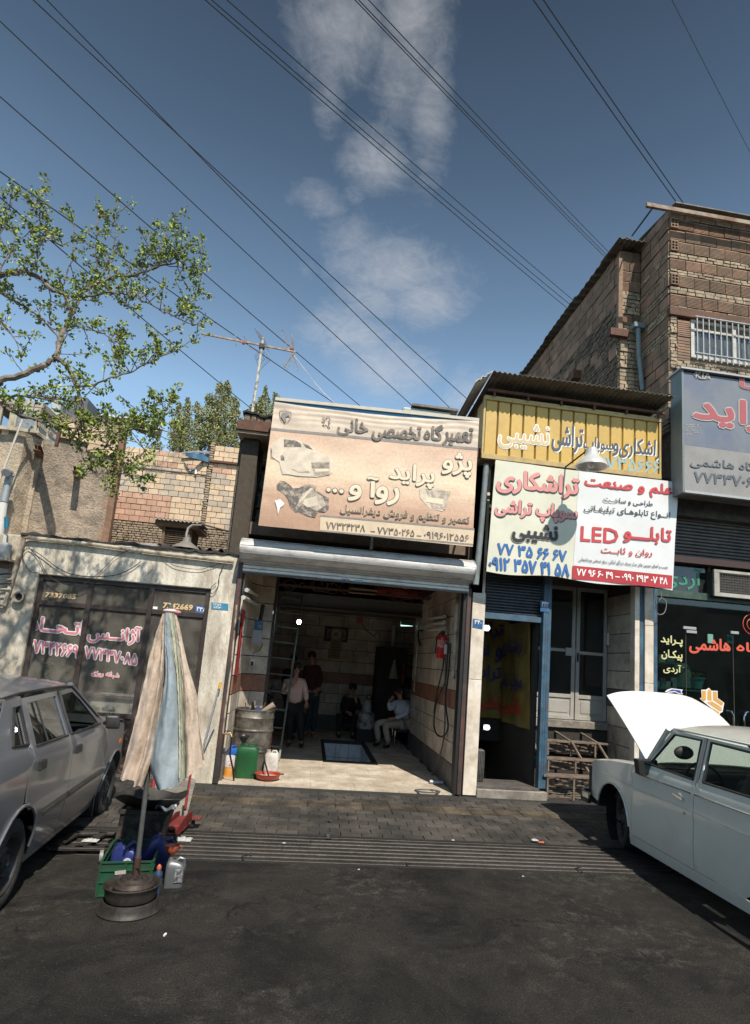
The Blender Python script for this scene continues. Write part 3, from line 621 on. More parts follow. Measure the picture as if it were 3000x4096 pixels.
P=[at(R1(1545,1152),Y=8.40),at(R1(1000,1088),Y=8.40),at(R1(600,1035),Y=8.40),at(R1(190,992),Y=8.40),at(R1(158,1000),Y=8.40),at(R1(85,1250),Y=8.40),at(R1(28,1440),Y=8.40),at(R1(-30,1435),Y=8.40)]
tag(M().tube(P,.027,8).build('gas_pipe',rustpale,smooth=True),'cream rusty pipe along the agency roof edge, bent down at its left end','pipe')
cs=thing('corrugated_sheet','broken dark corrugated sheets lying on the agency roof','roof sheet',(-1.8,9,ZR+.05))
def corr(x0,x1,y0,y1,z0,z1,per,amp,ny=2):
 n=max(8,int(abs(x1-x0)/per*8))
 return lambda u,v:(x0+(x1-x0)*u,y0+(y1-y0)*v,z0+(z1-z0)*v+amp*math.sin((x1-x0)*u/per*2*math.pi)),n,ny
xa,xb=at(R1(1310,1085),Y=8.8).x,at(R1(1545,1085),Y=8.8).x
f_,nu,nv=corr(xa,xb,8.6,10.2,at(R1(1400,1070),Y=8.6).z,ZR+.25,.155,.032);M().grid(f_,nu,nv,.008).build('sheet',mat('asbestos',(.09,.08,.07),.9,var=.3),cs)
xa,xb=at(R1(1060,1050),Y=9.0).x,at(R1(1290,1060),Y=9.0).x
f_,nu,nv=corr(xa,xb,8.8,10.3,at(R1(1150,1050),Y=8.8).z,ZR+.28,.155,.03);M().grid(f_,nu,nv,.008).build('sheet',mat('asbestos',(0,0,0)),cs)
tag(M().grid(lambda u,v:(at(R1(880,1030),Y=9.6).x+u*.75,9.5+v*.6,at(R1(900,1035),Y=9.5).z+v*.12+.015*math.sin(u*9)),12,3,.01).build('tin_sheet',mat('tin_flat',(.34,.33,.31),.6,.2,var=.1)),'loose flat tin sheet lying on the agency roof','tin sheet')
lp=thing('street_lamp','dusty grey dish lamp on a bent arm above the agency roof edge','lamp',at(R1(1220,1060),Y=8.6))
P=[at(R1(1330,910),Y=8.9),at(R1(1270,910),Y=8.8),at(R1(1243,930),Y=8.72),at(R1(1232,970),Y=8.65),at(R1(1232,1000),Y=8.6)]
M().tube(P,.018,7).build('arm',mat('lampgrey',(.22,.20,.18),.6,.2,var=.1),lp,smooth=True)
c=at(R1(1228,1062),Y=8.6)
M().lathe(c,[(.02,.16),(.05,.15),(.06,.09),(.11,.055),(.17,.02),(.19,-.012),(.18,-.012),(.10,.03),(.03,.07)],24).build('shade',mat('lampgrey',(0,0,0)),lp,smooth=True)
c2=Vector((c.x,c.y,c.z));M().sphere((c.x,c.y,c.z+.02),.045,10).build('bulb',mat('bulb_off',(.5,.48,.42),.2),lp,smooth=True)
tag(M().tube([at(R1(1330,903),Y=8.92),at(R1(1450,935),Y=9.1),at(R1(1590,970),Y=8.62),at(R1(1583,1080),Y=8.62)],.013,6).build('angle_bar',mat('rust',(0,0,0))),'rusty angle bar running from the lamp arm to the garage corner','bar')
wire_m=mat('black_cable',(.015,.015,.015),.6,var=.1)
def cable(name,pts,r,label,material=None,group=None,cat='cable',sub=8):
 pts=[Vector(p) for p in pts];out=[]
 for i in range(len(pts)-1):
  p0,p1,p2,p3=pts[max(i-1,0)],pts[i],pts[i+1],pts[min(i+2,len(pts)-1)]
  for k in range(sub):
   t_=k/sub;out.append(.5*((2*p1)+(p2-p0)*t_+(2*p0-5*p1+4*p2-p3)*t_*t_+(3*p1-p0-3*p2+p3)*t_**3))
 out.append(pts[-1]);o=M().tube(out,r,5).build(name,material or wire_m,smooth=True);return tag(o,label,cat,group)
YW=8.42
cable('loose_cable',[at(R1(*p),Y=YW) for p in((185,1060),(260,1100),(380,1190),(480,1235),(610,1250),(760,1240),(860,1200),(930,1150))],.006,'black cable sagging across the top of the agency windows')
cable('loose_cable',[at(R1(*p),Y=YW) for p in((190,1058),(250,1120),(310,1230),(400,1290),(520,1310),(600,1270))],.005,'black cable dropping in a deep loop over the left agency pane')
cable('loose_cable',[at(R1(*p),Y=YW) for p in((180,1062),(150,1100),(160,1160),(200,1215),(250,1225))],.005,'short black cable curled left of the agency window')
cable('loose_cable',[at(R1(*p),Y=YW) for p in((1090,1135),(1150,1175),(1240,1195),(1330,1200),(1400,1180),(1470,1160))],.004,'thin cable looping below the roof pipe over the agency door')
cable('loose_cable',[at(R1(*p),Y=YW) for p in((1480,1170),(1450,1240),(1445,1300),(1420,1350),(1395,1360),(1395,1325),(1430,1290))],.005,'black cable hanging down the stucco pier above the address plate')
cable('loose_cable',[at(R1(*p),Y=YW) for p in((600,1270),(680,1200),(760,1120),(850,1080),(940,1070))],.004,'thin cable rising to the roof pipe above the middle agency window')
c=at(R1(130,1385),Y=8.42)
vs_=thing('flue_stub','round flue stub poking out of the stucco left of the agency window','flue',c)
M().lathe(c,[(.055,.1),(.055,-.05),(.072,-.05),(.072,-.035),(.045,-.035),(.045,.1)],20,(0,1,0)).build('pipe',mat('flue',(.30,.26,.21),.6,var=.2,dirt=(.08,.07,.06)),vs_,smooth=True)
M().lathe(c,[(.044,-.0),(.001,-.0)],20,(0,1,0)).build('inside',black,vs_)
pl=thing('potted_yucca','long leaved green plant standing behind the left agency window','plant',at(R2(390,1000),Y=9.2))
c=at(R2(395,815),Y=9.2);base=Vector((c.x,9.2,.5))
M().lathe((c.x,9.2,.1),[(.1,0),(.15,.28),(.165,.3),(.15,.3),(.001,.27)],16).build('pot',mat('clay',(.3,.15,.09),.8,var=.1),pl,smooth=True)
M().tube([(c.x,9.2,.35),(c.x+.02,9.2,c.z-.12)],.02,7).build('stem',mat('stem',(.2,.15,.09),.8),pl)
lf=M()
for k in range(26):
 a=k*2.39996;up=random.uniform(-.1,.9);L_=random.uniform(.3,.48);d=Vector((math.cos(a),math.sin(a)*.7,up)).normalized()
 s_=d.cross(Vector((0,0,1))).normalized();q=Vector((c.x,9.2,c.z-.12));pts=[]
 for i in range(6):
  t_=i/5;wd=.028*math.sin(math.pi*min(1,t_*1.0+.12))*(1-.3*t_)+.001;pp=q+d*L_*t_+Vector((0,0,-.55*L_*t_*t_));pts+=[pp-s_*wd,pp+s_*wd+Vector((0,0,.006))]
 lf.add(pts,[(2*i,2*i+1,2*i+3,2*i+2) for i in range(5)])
lf.build('leaves',mat('yucca_leaf',(.13,.20,.06),.5,col2=(.22,.28,.09),scale=8,var=.15),pl,props={'kind':'stuff'})
dk=thing('reception_desk','white fronted desk with papers behind the middle agency window','desk',at(R2(700,1150),Y=9.0))
xa,xb=at(R2(520,1040),Y=9.0).x,at(R2(940,1060),Y=9.0).x;zd=at(R2(700,1045),Y=8.9).z
M().box(xa,xb,8.9,8.93,.1,zd-.04).build('front_panel',mat('desk_white',(.62,.60,.54),.5,var=.04),dk)
M().box(xa-.03,xb+.03,8.86,9.5,zd-.04,zd).build('desk_top',mat('desk_wood',(.14,.08,.045),.5,var=.2),dk,bevel=.005)
M().box(xa,xa+.03,8.93,9.48,.1,zd-.04).build('side_panel',mat('desk_white',(0,0,0)),dk);M().box(xb-.03,xb,8.93,9.48,.1,zd-.04).build('side_panel',mat('desk_white',(0,0,0)),dk)
pp_=tag(M().box(xa+.2,xa+.75,8.95,9.3,zd,zd+.008).box(xa+.8,xa+1.1,9.0,9.25,zd,zd+.006).build('papers',wv,props={'kind':'stuff'}),'sheets of white paper spread over the agency desk','papers')
oc=thing('office_chair','black office chair with rounded back behind the agency desk','chair',at(R2(760,1000),Y=9.7))
c=at(R2(765,930),Y=9.7)
M().sphere((c.x,9.75,c.z),.27,14,(.85,.22,1.1)).build('backrest',black,oc,smooth=True)
M().sphere((c.x,9.6,.5),.26,12,(1,1,.25)).build('seat',black,oc,smooth=True);M().tube([(c.x,9.65,.12),(c.x,9.65,.48)],.03,8).build('stem',black,oc)
sl_=M()
for k in range(5):a=k*1.2566;sl_.tube([(c.x,9.65,.14),(c.x+.28*math.cos(a),9.65+.28*math.sin(a),.12)],.02,6)
sl_.build('foot_star',black,oc,props={'kind':'stuff'})
bn=thing('wall_banner','dark red cloth banner with green script on the agency back wall','banner',at(R2(780,740),Y=10.95))
a,b,c=at(R2(585,690),Y=10.98),at(R2(955,725),Y=10.98),at(R2(612,475),Y=10.98)
M().box(a.x,b.x,10.96,10.99,b.z,c.z).build('cloth',mat('dark_red_cloth',(.22,.05,.03),.8,var=.2),bn)
lettering('ا کنـ',Vector((a.x+.35,10.955,a.z+.45)),Vector((b.x-.35,10.955,a.z+.45)),Vector((0,0,.32)),mat('green_print',(.02,.07,.04),.6),bn,off=.02,lift=.002,nrm=(0,-1,0))
for i,(p,q) in enumerate((((1455,960),(1340,1400)),((1420,1240),(1340,1390)))):
 tag(M().tube([at(R2(*q),Y=8.28),at(R2(*p),Y=8.40)],.012,7).build('leaning_pipe',mat('grey_pipe',(.25,.25,.25),.5,.3),smooth=True),('long' if i==0 else 'short')+' grey pipe leaning on the stucco pier beside the shutter rail','pipe')
tag(M().tube([at(R2(1450,1000),Y=8.38),at(R2(1457,955),Y=8.38)],.017,8).build('handle_grip',mat('yellow_plastic',(.7,.38,.03),.5)),'yellow grip at the top of the long leaning pipe','grip')
# plastered house, turned a little away from the street
A18=R(18);T_=Vector((math.cos(A18),math.sin(A18),0));S_=Vector((-math.sin(A18),math.cos(A18),0))
P0=at(R1(735,700),Y=9.5);P0.z=0
hp=thing('plastered_house','rough mud plastered house wall with rusty beam ends above the agency roof','house',(P0.x,P0.y,3))
def ponp(p):
 n=Vector((T_.y,-T_.x,0));d=ray(*p);k=n.dot(P0)/n.dot(d);return Vector((d.x*k,d.y*k,CAMZ+d.z*k))
zt=ponp(R1(560,205)).z;zlow=ponp(R1(230,330)).z;ZB=2.9
z1_=ponp(R1(560,270)).z
Lw=3.6
prof=[(0,ZB),(0,ponp(R1(800,480)).z-1.0)]
u_=lambda p:(ponp(p)-P0).dot(T_)
fa=M()
def pface(u,v):
 s_=-Lw*(1-u);q=P0+T_*s_;top=zt if s_>u_(R1(385,300)) else zlow
 return Vector((q.x,q.y,0))+Vector((0,0,ZB+(top-ZB)*v))+Vector((T_.y,-T_.x,0))*(.018*noise.noise(Vector((s_*3,v*8,1)))+.01*noise.noise(Vector((s_*14,v*40,4))))
fa.grid(pface,70,80,.12).build('plaster_face',mudp,hp,smooth=True)
sd=P0+S_*5.2
M().prism([P0+Vector((0,0,ZB)),sd+Vector((0,0,ZB)),sd+Vector((0,0,zt-.1)),P0+Vector((0,0,zt-.02))],-T_*.1).build('side_wall',mat('side_brick',(.26,.18,.12),.9,var=.25,vscale=18,bump=.6,bscale=30),hp)
M().prism([P0+Vector((-.02,-.03,ZB)),P0+Vector((.07,-.01,ZB)),P0+Vector((.07,.1,ZB)),P0+Vector((-.02,.1,ZB))],(0,0,zt-ZB)).build('corner_board',mat('brown_board',(.19,.11,.07),.85,var=.3),hp)
ub=unit_box('brick',hb_yellow,.01)
zz0=ponp(R1(690,450)).z;rows=int((zt-zz0)/.135)
nrm_=Vector((T_.y,-T_.x,0))
for r_ in range(rows):
 z=zz0+r_*.135;u0=-.35-.9*(r_/rows);u=-.02
 while u>u0:
  q=P0+T_*(u-.10)+nrm_*.03;piece(ub,hp,(q.x,q.y,z+.067),(.195,.05,.125),(0,0,A18+random.uniform(-.01,.01)));u-=.2
for p,L_ in(((520,460),.42),((512,585),.42)):
 q=ponp(R1(*p)) if p[1]==585 else ponp(R1(265,450))
 b=thing('beam_end',('lower right' if p[1]==585 else 'upper left')+' rusty steel beam end sticking out of the mud plaster','beam',q)
 e=q+nrm_*L_
 M().obox((q+e)/2+Vector((0,0,.035)),nrm_*L_/2,T_*.045,(0,0,.004)).obox((q+e)/2-Vector((0,0,.035)),nrm_*L_/2,T_*.045,(0,0,.004)).obox((q+e)/2,nrm_*L_/2,T_*.004,(0,0,.031)).build('section',rust,b)
hl=thing('sunlit_house_front','plastered house front in a painted sunlit tone at the left edge carrying the glazed balcony','house',(-5.4,8.9,3))
xe=at(L3(290,1500),Y=8.9).x
M().grid(lambda u,v:(-9+(xe+9)*u,8.9+.02*noise.noise(Vector((u*14,v*9,7)))+.25*(u>.985),2.9+v*(at(L3(250,570),Y=8.9).z-2.9)),70,60,.2).build('plaster_face',mudp2,hl,smooth=True)
bal=thing('glazed_balcony','balcony closed with old white framed panes and crumpled plastic at the top left','balcony',at(L3(250,570),Y=8.8))
def bp(x,y,Y=8.8):return at(L3(x,y),Y=Y)
clr=glass('dusty_pane',(.6,.65,.68),.10,.05,.5,(.36,.40,.42))
z0=bp(250,565).z;z1=bp(240,240).z
xs=[bp(-250,400).x,bp(-30,400).x,bp(175,400).x,bp(510,430).x]
for a,b in zip(xs,xs[1:]):
 o=M();o.box(a,b,8.78,8.83,z0,z0+.05).box(a,b,8.78,8.83,z1-.05,z1).box(a,a+.05,8.78,8.83,z0+.05,z1-.05).box(b-.05,b,8.78,8.83,z0+.05,z1-.05)
 o=o.build('window_frame',rustpale,bal);o['_o']=bal['_o']
 M().grid(lambda u,v:(a+.05+(b-a-.1)*u,8.81+.008*noise.noise(Vector((u*7+a,v*7,2))),z0+.05+(z1-z0-.1)*v),22,12).build('pane',clr,o)
e0,e1,e2=bp(500,340),at(L3(765,575),Y=8.35),at(L3(725,750),Y=8.35);e3=bp(500,590)
M().add([e0,e1,e2,e3],[(0,1,2,3)]).build('side_pane',mat('ply_pane',(.30,.33,.33),.6,var=.15),bal)
for a,b in((e0,e1),(e1,e2),(e2,e3),(e3,e0),(e0.lerp(e3,.5),e1.lerp(e2,.5)),(e0.lerp(e1,.55),e3.lerp(e2,.55))):M().bar(a,b,.04,.04).build('side_frame',rust if a==e1 else rustpale,bal)
M().box(xs[0],bp(560,200).x,8.8,10.5,z1+.02,z1+.10).build('roof_edge',mat('roof_cream',(.36,.33,.28),.7,var=.15),bal)
M().box(xs[0],xs[-1],10.3,10.4,z0,z1).build('back_wall',stucco,bal)
a,b=bp(610,450,9.6),bp(790,170,9.6)
tb_=thing('roof_cooler','light grey tin cooler box beside the glazed balcony','air cooler',(a.x,9.6,a.z))
M().box(a.x,b.x,9.6,10.2,a.z-.4,b.z).build('casing',mat('pale_tin',(.42,.46,.48),.5,.1,var=.1,dirt=(.25,.22,.2),damt=.3),tb_,bevel=.02)
M().box(b.x+.03,b.x+.35,9.7,10.3,a.z+.05,b.z+.15).build('duct',mat('dark_tin',(.12,.13,.14),.5,.3,var=.2),tb_,bevel=.02)
wt_=tag(M().grid(lambda u,v:ponp(R1(650,180))+T_*(u*.95)+S_*(v*.5)+Vector((0,0,.07*math.sin(u*3)+.03*noise.noise(Vector((u*5,v*5,0))))),18,8,.02).build('white_tarpaulin',mat('tarp_white',(.6,.6,.58),.6,var=.06),smooth=True),'crumpled white tarpaulin on the corner of the plastered house roof','tarpaulin')
fp=thing('flue_pipe','fat white and silver flue pipe climbing the left edge wall','pipe',at(L2(20,900),Y=8.6))
M().tube([at(L2(40,360),Y=8.6),at(L2(-30,900),Y=8.6),at(L2(-60,1300),Y=8.6)],.055,12).build('lower_pipe',white_paint,fp,smooth=True)
M().tube([at(L2(125,15),Y=8.6),at(L2(95,130),Y=8.6),at(L2(50,350),Y=8.6)],.05,12).build('upper_pipe',tin,fp,smooth=True)
M().tube([at(L3(75,1100),Y=8.45),at(L3(85,1085),Y=8.5),at(L3(125,1110),Y=8.6),at(L3(130,1150),Y=8.6)],.055,12).build('elbow',tin,fp,smooth=True)
tag(M().tube([at(L3(420,70),Y=8.5),at(L3(0,1180),Y=8.5)],.014,7).build('aerial_pole',mat('pole_white',(.55,.5,.42),.6,var=.1),smooth=True),'thin pale pole leaning across the plastered wall and balcony','pole')
gm=thing('gas_meter','grey gas meter with thin pipes on a shelf at the left edge','meter',at(L2(60,1060),Y=8.3))
c=at(L2(68,970),Y=8.35)
M().lathe((c.x,8.35,c.z-.11),[(.001,0),(.07,0),(.075,.02),(.07,.18),(.04,.21),(.001,.21)],16).build('meter_body',mat('meter_grey',(.30,.31,.32),.5,.2),gm,smooth=True)
M().tube([at(L2(15,1030),Y=8.35),at(L2(55,800),Y=8.35),at(L2(75,600),Y=8.35)],.01,6).build('riser',white_paint,gm,smooth=True)
M().tube([at(L2(30,1030),Y=8.33),at(L2(70,850),Y=8.33),at(L2(93,600),Y=8.33)],.01,6).build('riser',white_paint,gm,smooth=True)
a,b=at(L2(-60,1060),Y=8.2),at(L2(110,1085),Y=8.2)
M().box(a.x,b.x,8.15,8.45,b.z-.02,b.z+.01).build('shelf',rustpale,gm)
M().box(a.x,at(L2(135,1100),Y=8.3).x,8.3,8.36,at(L2(100,1205),Y=8.3).z,at(L2(100,1100),Y=8.3).z).build('shelf_board',mat('painted_board',(.10,.05,.035),.6,col2=(.05,.14,.06),scale=10,lo=.6,hi=.65,var=.3),gm)
tag(M().grid(lambda u,v:at(L2(50+50*u,540+140*v),Y=8.28+.03*math.sin(u*6)),6,6,.01).build('blue_rag',mat('blue_rag',(.02,.16,.28),.7)),'blue rag tied behind the flue pipe at the left edge','rag')
for k,yy in enumerate((1275,1340,1400,1470)):
 tag(M().tube([at(L2(-40,yy+10),Y=8.36),at(L2(60,yy),Y=8.36),at(L2(150,yy+10*(k%2)),Y=8.36)],.011,6).build('thin_pipe',rustpale if k%2 else steel_bar,smooth=True),('topmost','second','third','lowest')[k]+' of the thin pipes crossing the wall left of the agency window','pipe','thin pipes left of the agency')
# brick wall behind
bw=thing('brick_wall','tall wall of pale and pink hollow bricks behind the agency shop','wall',(-3.4,14,3))
YBk=14.0
xl,xm,xr=-5.1,at(R1(1365,600),Y=YBk).x,at(R1(1625,600),Y=YBk).x
zpb=at(R1(1000,895),Y=YBk).z;zpk=at(R1(1000,722),Y=YBk).z;zgr=at(R1(1000,545),Y=YBk).z;ztp=at(R1(1100,440),Y=YBk).z;ztr=at(R1(1500,385),Y=YBk).z
M().box(xl,xm,YBk+.03,YBk+.2,2.5,ztp-.02).box(xm,xr+.4,YBk+.03,YBk+.2,2.5,ztr-.02).build('mortar_bed',mortar,bw)
units={'y':unit_box('brick',hb_yellow,.012),'g':unit_box('brick',hb_grey,.012),'p':unit_box('brick',hb_pink,.012)}
ch_=.134
def brow(z,x0,x1,key,off,wd=.222):
 x=x0-off*wd
 while x<x1:
  a,b=max(x,x0),min(x+wd,x1)
  if b-a>.05:
   kk=key() if callable(key) else key
   piece(units[kk],bw,((a+b)/2,YBk+.02+random.uniform(-.006,.006),z+ch_/2),(b-a-.012,.05,ch_-.013+random.uniform(-.003,.002)),(0,random.uniform(-.012,.012),0))
  x+=wd
z=zpb;r_=0
while z<ztp-.05:
 if z<zpk-.03:brow(z,xl,xm-.72,'p',(r_%2)*.5);brow(z,xm-.72,xm,'y',(r_%2)*.5)
 elif z<zgr-.03:brow(z,xl,xm,lambda:'g' if random.random()<.85 else 'y',(r_%2)*.5)
 else:brow(z,xl,xm,lambda:'y' if random.random()<.8 else 'p',(r_%2)*.5)
 z+=ch_;r_+=1
z=zpb;r_=0
while z<ztr-.05:
 brow(z,xm+.1,xr,lambda:random.choice('yyygg' if z<zgr else 'yyp'),(r_%2)*.5);z+=ch_;r_+=1
sb=M();z=2.8
while z<zpb-.02:
 x=xl
 while x<xr:
  wd=random.uniform(.09,.14);
  sb.obox((x+wd/2,YBk+.015+random.uniform(-.012,.012),z+.026),(wd/2-.007,0,random.uniform(-.003,.003)),(0,.03,0),(0,0,.021));x+=wd
 z+=.054
z=zpb
while z<ztr:sb.obox((xm+.05+random.uniform(-.02,.02),YBk+.0,z+.026),(.05,0,0),(0,.04,0),(0,0,.021));z+=.056
sb.build('small_brick',smallb,bw,bevel=.006,props={'kind':'stuff'})
M().bar((xm,YBk-.04,at(R1(1400,490),Y=YBk).z),(xr,YBk-.04,at(R1(1620,515),Y=YBk).z),.08,.05).build('steel_lintel',rust,bw)
M().box(xl,xm,YBk-.02,YBk,zgr-.0,zgr+.03).build('felt_line',dconc,bw)
tag(M().tube([at(R1(1258,552),Y=YBk-.05),at(R1(1262,538),Y=YBk-.05),at(R1(1295,540),Y=YBk-.05),at(R1(1293,572),Y=YBk-.05)],.028,6).build('white_bracket',wv),'white bent bracket fixed high on the brick wall','bracket')
tag(M().grid(lambda u,v:at(R1(1230+155*u,430+15*u+(25+28*u)*v),Y=13.85-.1*math.sin(u*5)),14,6,.02).build('blue_tarpaulin',mat('blue_tarp',(.05,.13,.22),.6,var=.2)),'crumpled blue tarpaulin on top of the brick wall','tarpaulin')
tag(M().grid(lambda u,v:at(R1(1205+180*u,430-10*math.sin(u*3)+12*v),Y=13.9),10,3,.03).build('grey_rubble',mat('rubble',(.25,.24,.23),.8,var=.4)),'grey sheet heaped along the top of the brick wall','sheet')
lc=thing('lattice_cooler','old brown louvred cooler box with a frayed corrugated lid on the agency roof','air cooler',at(R1(1170,1050),Y=10.8))
a,b=at(R1(1060,1040),Y=10.8),at(R1(1265,930),Y=10.8);zt_=at(R1(1150,925),Y=10.8).z;zb_=ZR
M().box(a.x+.03,b.x-.03,10.84,11.4,zb_,zt_).build('casing',mat('cooler_dark',(.06,.05,.04),.8,var=.3),lc)
wd_m=mat('old_wood',(.14,.10,.07),.85,var=.3,vscale=25)
for x in(a.x,b.x-.05):M().box(x,x+.05,10.78,10.84,zb_,zt_).build('post',wd_m,lc)
k=zb_+.03
while k<zt_-.03:M().obox(((a.x+b.x)/2,10.815,k),((b.x-a.x)/2-.05,0,0),(0,.02,.012),(0,-.003,.004)).build('slat',wd_m,lc);k+=.036
M().box(b.x-.0,b.x+.02,10.8,11.4,zb_,zt_).build('side_panel',wd_m,lc)
M().box(a.x-.12,b.x+.15,10.7,11.5,zt_,zt_+.09).build('cornice',wd_m,lc,bevel=.01)
f_,nu,nv=corr(a.x-.15,b.x+.17,10.62,11.5,zt_+.10,zt_+.16,.07,.014);M().grid(f_,nu,nv,.01).build('lid',mat('lid_pale',(.40,.38,.34),.7,var=.25),lc)
# roller shutter of the garage
rs=thing('roller_shutter','rolled up pale metal shutter in its rounded housing above the garage opening','shutter',(.5,8.3,2.9))
shm=mat('shutter_paint',(.62,.60,.57),.4,.12,var=.1,dirt=(.20,.12,.08),dscale=4,damt=.35,stretch=(1,1,3))
a=at(R4(170,60),Y=8.2);b=at(R4(1560,190),Y=8.2)
x0,x1=at(R4(165,20),Y=8.15).x,at(R4(1575,120),Y=8.15).x
zc=(at(R4(400,20),Y=8.15).z+at(R4(400,80),Y=8.15).z)/2
zlo=at(R4(900,128),Y=8.15).z;zhi=at(R3(700,985),Y=8.15).z;rr=(zhi-zlo)/2;zc=(zhi+zlo)/2
prof=[(8.15+rr*(1-math.sin(t_))-rr*0,zc-rr*math.cos(t_)) for t_ in[math.pi*i/14 for i in range(15)]]
prof=[(8.12+.30*(1-math.sin(math.pi*i/16)),zc-rr*math.cos(math.pi*i/16)) for i in range(17)]
m=M()
for k in range(6):
 xa,xb=x0,x1
seg=prof
for i in range(16):
 pass
m.prism([(x0,y,z) for y,z in prof],(x1-x0,0,0));m.build('housing',shm,rs,smooth=True,bevel=0)
for k in(3,6,9,12):
 y,z=prof[k];M().box(x0,x1,y-.004,y+.004,z-.004,z+.004).build('seam',mat('seam',(.25,.22,.2),.6,.3),rs)
M().prism([(x0-.012,8.27+(y-8.27)*1.04,zc+(z-zc)*1.05) for y,z in prof],(.014,0,0)).build('end_cap',tin,rs)
M().prism([(x1,8.27+(y-8.27)*1.04,zc+(z-zc)*1.05) for y,z in prof],(.014,0,0)).build('end_cap',tin,rs)
xs0,xs1=at(R4(185,100),Y=8.42).x,at(R4(1535,250),Y=8.42).x
zb_=2.845;zt_=zlo+.03;n=3;hh=(zt_-zb_)/n
for k in range(n):
 z=zb_+k*hh
 M().prism([(xs0,8.40,z+.004),(xs0,8.388,z+hh*.25),(xs0,8.388,z+hh*.75),(xs0,8.40,z+hh-.003),(xs0,8.415,z+hh-.003),(xs0,8.415,z+.004)],(xs1-xs0,0,0)).build('slat',mat('slat_white',(.80,.77,.72),.65,.0,var=.06,dirt=(.3,.25,.2),dscale=4,damt=.2),rs)
M().box(xs0,xs1,8.38,8.43,zb_-.025,zb_).build('bottom_rail',mat('rail_dark',(.10,.08,.06),.5,.3),rs)
for(p,q,col,lab) in(((775,172),(820,196),(.05,.10,.28),'blue'),((852,178),(900,202),(.18,.38,.42),'pale green'),((1145,216),(1182,232),(.45,.12,.15),'faded red')):
 A,B_=at(R4(*p),Y=8.385),at(R4(*q),Y=8.385);tag(M().box(A.x,B_.x,8.382,8.386,B_.z,A.z).build('sticker',mat('sticker_'+lab[:4].strip(),col,.5,col2=(.45,.5,.5),scale=60,lo=.5,hi=.6)),lab+' sticker on the bottom slats of the garage shutter','sticker')
# big orange banner over the garage
YS=7.93
bs=thing('garage_banner','large faded orange banner with a printed car, gearbox and repair lettering above the garage','banner',(.5,YS,3.4))
TLb,TRb,BRb,BLb=at(R3(312,90),Y=YS),at(R3(1598,214),Y=YS),at(R3(1556,1003),Y=YS),at(R3(210,868),Y=YS)
def banner_material():
 m=bpy.data.materials.new('orange_print');m.use_nodes=True;N=m.node_tree;n=N.nodes;L=N.links.new;b=n['Principled BSDF'];b.inputs['Roughness'].default_value=.55
 g=n.new('ShaderNodeNewGeometry');s=n.new('ShaderNodeSeparateXYZ');L(g.outputs['Position'],s.inputs[0])
 mp=n.new('ShaderNodeMapping');mp.inputs['Scale'].default_value=(.8,1,4);L(g.outputs['Position'],mp.inputs[0])
 t=n.new('ShaderNodeTexNoise');t.inputs['Scale'].default_value=1.6;t.inputs['Detail'].default_value=9;t.inputs['Roughness'].default_value=.65;L(mp.outputs[0],t.inputs['Vector'])
 def mt(op,a,b_=None):
  k=n.new('ShaderNodeMath');k.operation=op
  for i,v in enumerate((a,b_)):
   if v is None:continue
   if isinstance(v,(int,float)):k.inputs[i].default_value=v
   else:L(v,k.inputs[i])
  return k.outputs[0]
 u=mt('DIVIDE',mt('SUBTRACT',s.outputs['Z'],BLb.z),TLb.z-BLb.z)
 u=mt('ADD',u,mt('MULTIPLY',mt('SUBTRACT',t.outputs['Fac'],.5),.35))
 r=n.new('ShaderNodeValToRGB');e=r.color_ramp.elements;e[0].position=0;e[0].color=(.42,.26,.17,1);e[1].position=1;e[1].color=(.64,.43,.31,1)
 for p,c in((.18,(.50,.31,.21)),(.34,(.64,.43,.30)),(.46,(.74,.60,.42)),(.58,(.72,.54,.39)),(.8,(.62,.41,.29))):
  q=e.new(p);q.color=(*c,1)
 L(u,r.inputs[0])
 t2=n.new('ShaderNodeTexNoise');t2.inputs['Scale'].default_value=26;t2.inputs['Detail'].default_value=6;L(g.outputs['Position'],t2.inputs['Vector'])
 v=n.new('ShaderNodeMapRange');v.inputs['From Min'].default_value=.3;v.inputs['From Max'].default_value=.7;v.inputs['To Min'].default_value=.9;v.inputs['To Max'].default_value=1.08;L(t2.outputs['Fac'],v.inputs['Value'])
 k=n.new('ShaderNodeVectorMath');k.operation='SCALE';L(r.outputs[0],k.inputs[0]);L(v.outputs[0],k.inputs['Scale']);L(k.outputs[0],b.inputs['Base Color'])
 return m
def on_banner(u,v):return TLb.lerp(TRb,u)*v+BLb.lerp(BRb,u)*(1-v)
def sagz(u,v):return-.045*math.sin(math.pi*min(1,u*1.02))**.8*(max(0,v-.85)/.15)
def fold(u,v):return .010*noise.noise(Vector((u*9,v*6,0)))+.012*max(0,v-.78)*math.sin(v*120+4*noise.noise(Vector((u*5,v*3,1))))
def bpt(u,v):
 p=on_banner(u,v);return Vector((p.x,p.y+fold(u,v),p.z+sagz(u,v)))
vh=(at(R3(290,262),Y=YS).z-BLb.z)/(TLb.z-BLb.z);vh=min(.84,vh)
om=banner_material();cream_b=mat('cream_print',(.64,.52,.40),.55,col2=(.54,.44,.35),scale=2.5,var=.08,vscale=30,dirt=(.35,.29,.24),dscale=3,damt=.3,stretch=(1,1,3))
M().grid(lambda u,v:bpt(u,v*(vh)),60,36,-.006).build('orange_field',om,bs,smooth=True)
M().grid(lambda u,v:bpt(u,vh+.004+v*(1-vh-.004)),110,44,-.006).build('cream_header',cream_b,bs,smooth=True)
gl_=mat('grey_print',(.22,.20,.19),.6,var=.12,dirt=(.4,.3,.22),dscale=8,damt=.35);dk_=mat('charcoal_print',(.10,.085,.075),.6,var=.25,vscale=30,dirt=(.5,.4,.3),dscale=9,damt=.38)
